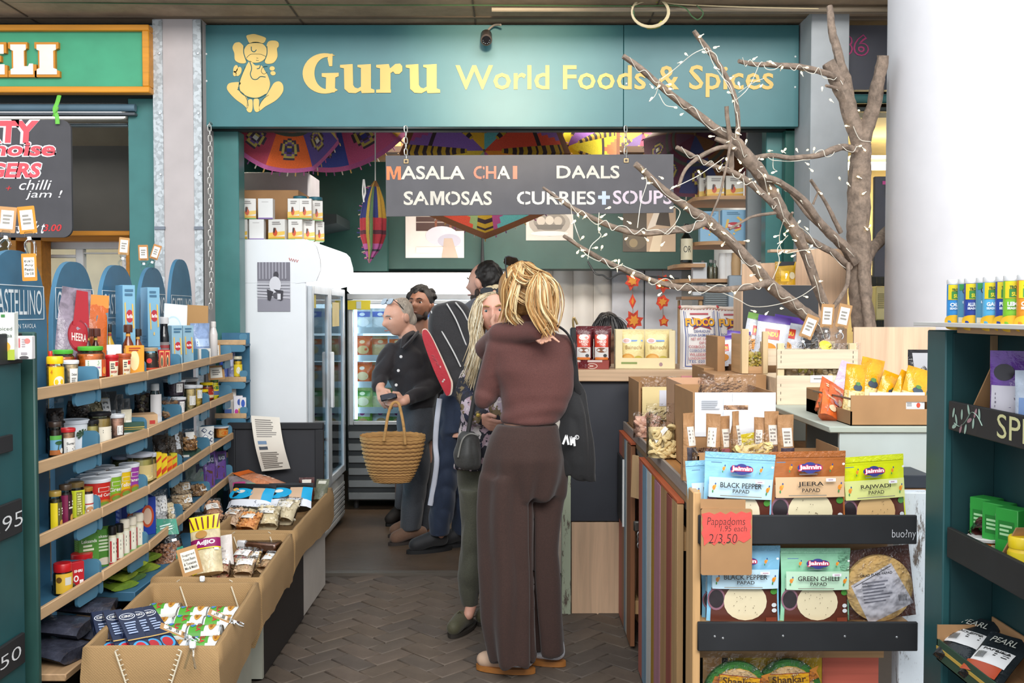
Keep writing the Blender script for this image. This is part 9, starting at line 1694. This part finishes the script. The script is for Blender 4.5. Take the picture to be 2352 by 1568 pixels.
# --- dark curly-haired man behind, person behind the counter
d=6.95;c_=Fig('curly-haired man in dark shirt looking up, behind the older man',P(950,1195,d),'#9a6a52')
hc=P(964,704,d);c_.head(hc,-16,-12,0,1.05,hair='#17120f',iris='#1c1412',lip='#7a4a40');c_.cap(P(965,735,d),P(968,790,d),.058,.065);c_.raw.append(rawloft([(785,930,1005,d,.09),(860,920,1010,d,.11),(1000,930,1005,d,.11)]))
c_.cap(P(935,800,d),P(925,900,d),.045,.038);c_.cap(P(925,900,d),P(930,985,d-.05),.036,.028);c_.hand(P(930,985,d-.05),P(931,1010,d-.06),(0,1,0));c_.cap(P(1005,800,d),P(1012,900,d),.045,.038);c_.cap(P(1012,900,d),P(1008,985,d-.05),.036,.028);c_.hand(P(1008,985,d-.05),P(1007,1010,d-.06),(0,1,0))
for a_ in(930,985):c_.cap(P(a_,1000,d),P(a_-8,1180,d),.07,.045)
c_.body();c_.wear('shirt',[rawloft([(768,945,990,d+.01,.07),(782,925,1008,d,.11),(860,916,1014,d,.13),(1005,924,1008,d,.13)]),rawcap(P(932,800,d),P(923,895,d),.06,.055),rawcap(P(1006,800,d),P(1014,895,d),.06,.055)],M('#34383f',.85,'cloth'),.012,5,folds(.01,10,6))
c_.wear('trousers',[rawloft([(985,922,1006,d,.12),(1040,920,1006,d,.12)]),rawloft([(1020,915,960,d,.10),(1166,906,940,d,.09)]),rawloft([(1020,960,1006,d,.10),(1166,962,1000,d,.09)])],M('#6d6f75',.85,'cloth'),.012,4)
for px in(915,975):
 c=V3((PX(px,d),d-.02,0));q=radians(-120);D=V3((cos(q),sin(q),0));shoe(c_,[(c+V3((0,0,.08)),c+D*.1+V3((0,0,.045)),.05,.04)],M('#2a2523',.7),(foot(c.x,c.y,-120,.28,0,.048),0,.02),M('#151515',.7),'shoe')
hk=M('#15110f',.6,'hair');mb=[rawell(c_.H@V3((0,.03,.045)),(.090,.09,.10))];rr=random.Random(9)
for i in range(46):a=rr.uniform(0,2*pi);e=rr.uniform(.15,1.5);q=V3((.093*cos(e)*cos(a),.03+.095*cos(e)*sin(a),.045+.10*sin(e)));mb+=[rawell(c_.H@q,(.018,.018,.018))]if q.y>-.075+(.06 if q.z<.08 else 0)else[]
part('hair',blob('hair',mb,hk,.008,2),c_.t,'curly black hair',w=True);part('beard',blob('beard',[rawell(c_.H@V3((0,-.06,-.085)),(.05,.04,.03)),rawell(c_.H@V3((.055,-.02,-.065)),(.016,.04,.035)),rawell(c_.H@V3((-.055,-.02,-.065)),(.016,.04,.035))],M('#2a1c16',.8,'hair'),.008,4),c_.t,w=True)
d=6.1;v_=Fig('person crouched behind the counter, only dark greying hair showing',P(1395,1000,d),'#8f6650');hc=P(1396,770,d)
v_.head(hc,0,30,0,1.05,eyes=False);v_.cap(hc+V3((0,.02,-.09)),hc+V3((0,.04,-.2)),.055,.06);v_.raw.append(rawell(hc+V3((0,.05,-.42)),(.19,.12,.25)))
for s in(-1,1):v_.cap(hc+V3((s*.2,.04,-.28)),hc+V3((s*.25,-.05,-.52)),.045,.035);v_.cap(hc+V3((s*.25,-.05,-.52)),hc+V3((s*.12,-.15,-.6)),.034,.026);v_.hand(hc+V3((s*.12,-.15,-.6)),hc+V3((s*.06,-.2,-.62)),(0,0,-1));v_.cap(hc+V3((s*.1,.05,-.6)),hc+V3((s*.14,-.25,-.75)),.08,.06);v_.cap(hc+V3((s*.14,-.25,-.75)),hc+V3((s*.13,-.08,-1.30)),.055,.045)
v_.body(.009);v_.wear('top',[rawell(hc+V3((0,.05,-.42)),(.22,.15,.27)),rawcap(hc+V3((-.2,.04,-.28)),hc+V3((-.25,-.05,-.5)),.065,.055),rawcap(hc+V3((.2,.04,-.28)),hc+V3((.25,-.05,-.5)),.065,.055)],M('#39323a',.85,'cloth'),.014)
hb=part('hair',blob('hair',[rawell(hc+V3((0,.01,.03)),(.095,.108,.116))],M('#2a2829',.55,'hair',v=.5),.009,4,folds(.005,30,6)),v_.t,w=True)
hz=hc+V3((0,-.02,.12));part('strands',strands(MB(),[[hz,hz+V3((s*.05,-.05,-.015)),hz+V3((s*.085,-.07,-.06)),hz+V3((s*.095,-.07,-.12))]for s in(-1,-.6,-.2,.2,.6,1)],170,.014,.0028,[M('#1f1d1e',.5,'hair'),M('#6d6a68',.5,'hair'),M('#2c2a2b',.5,'hair')],8),hb,'greying strands',w=True)
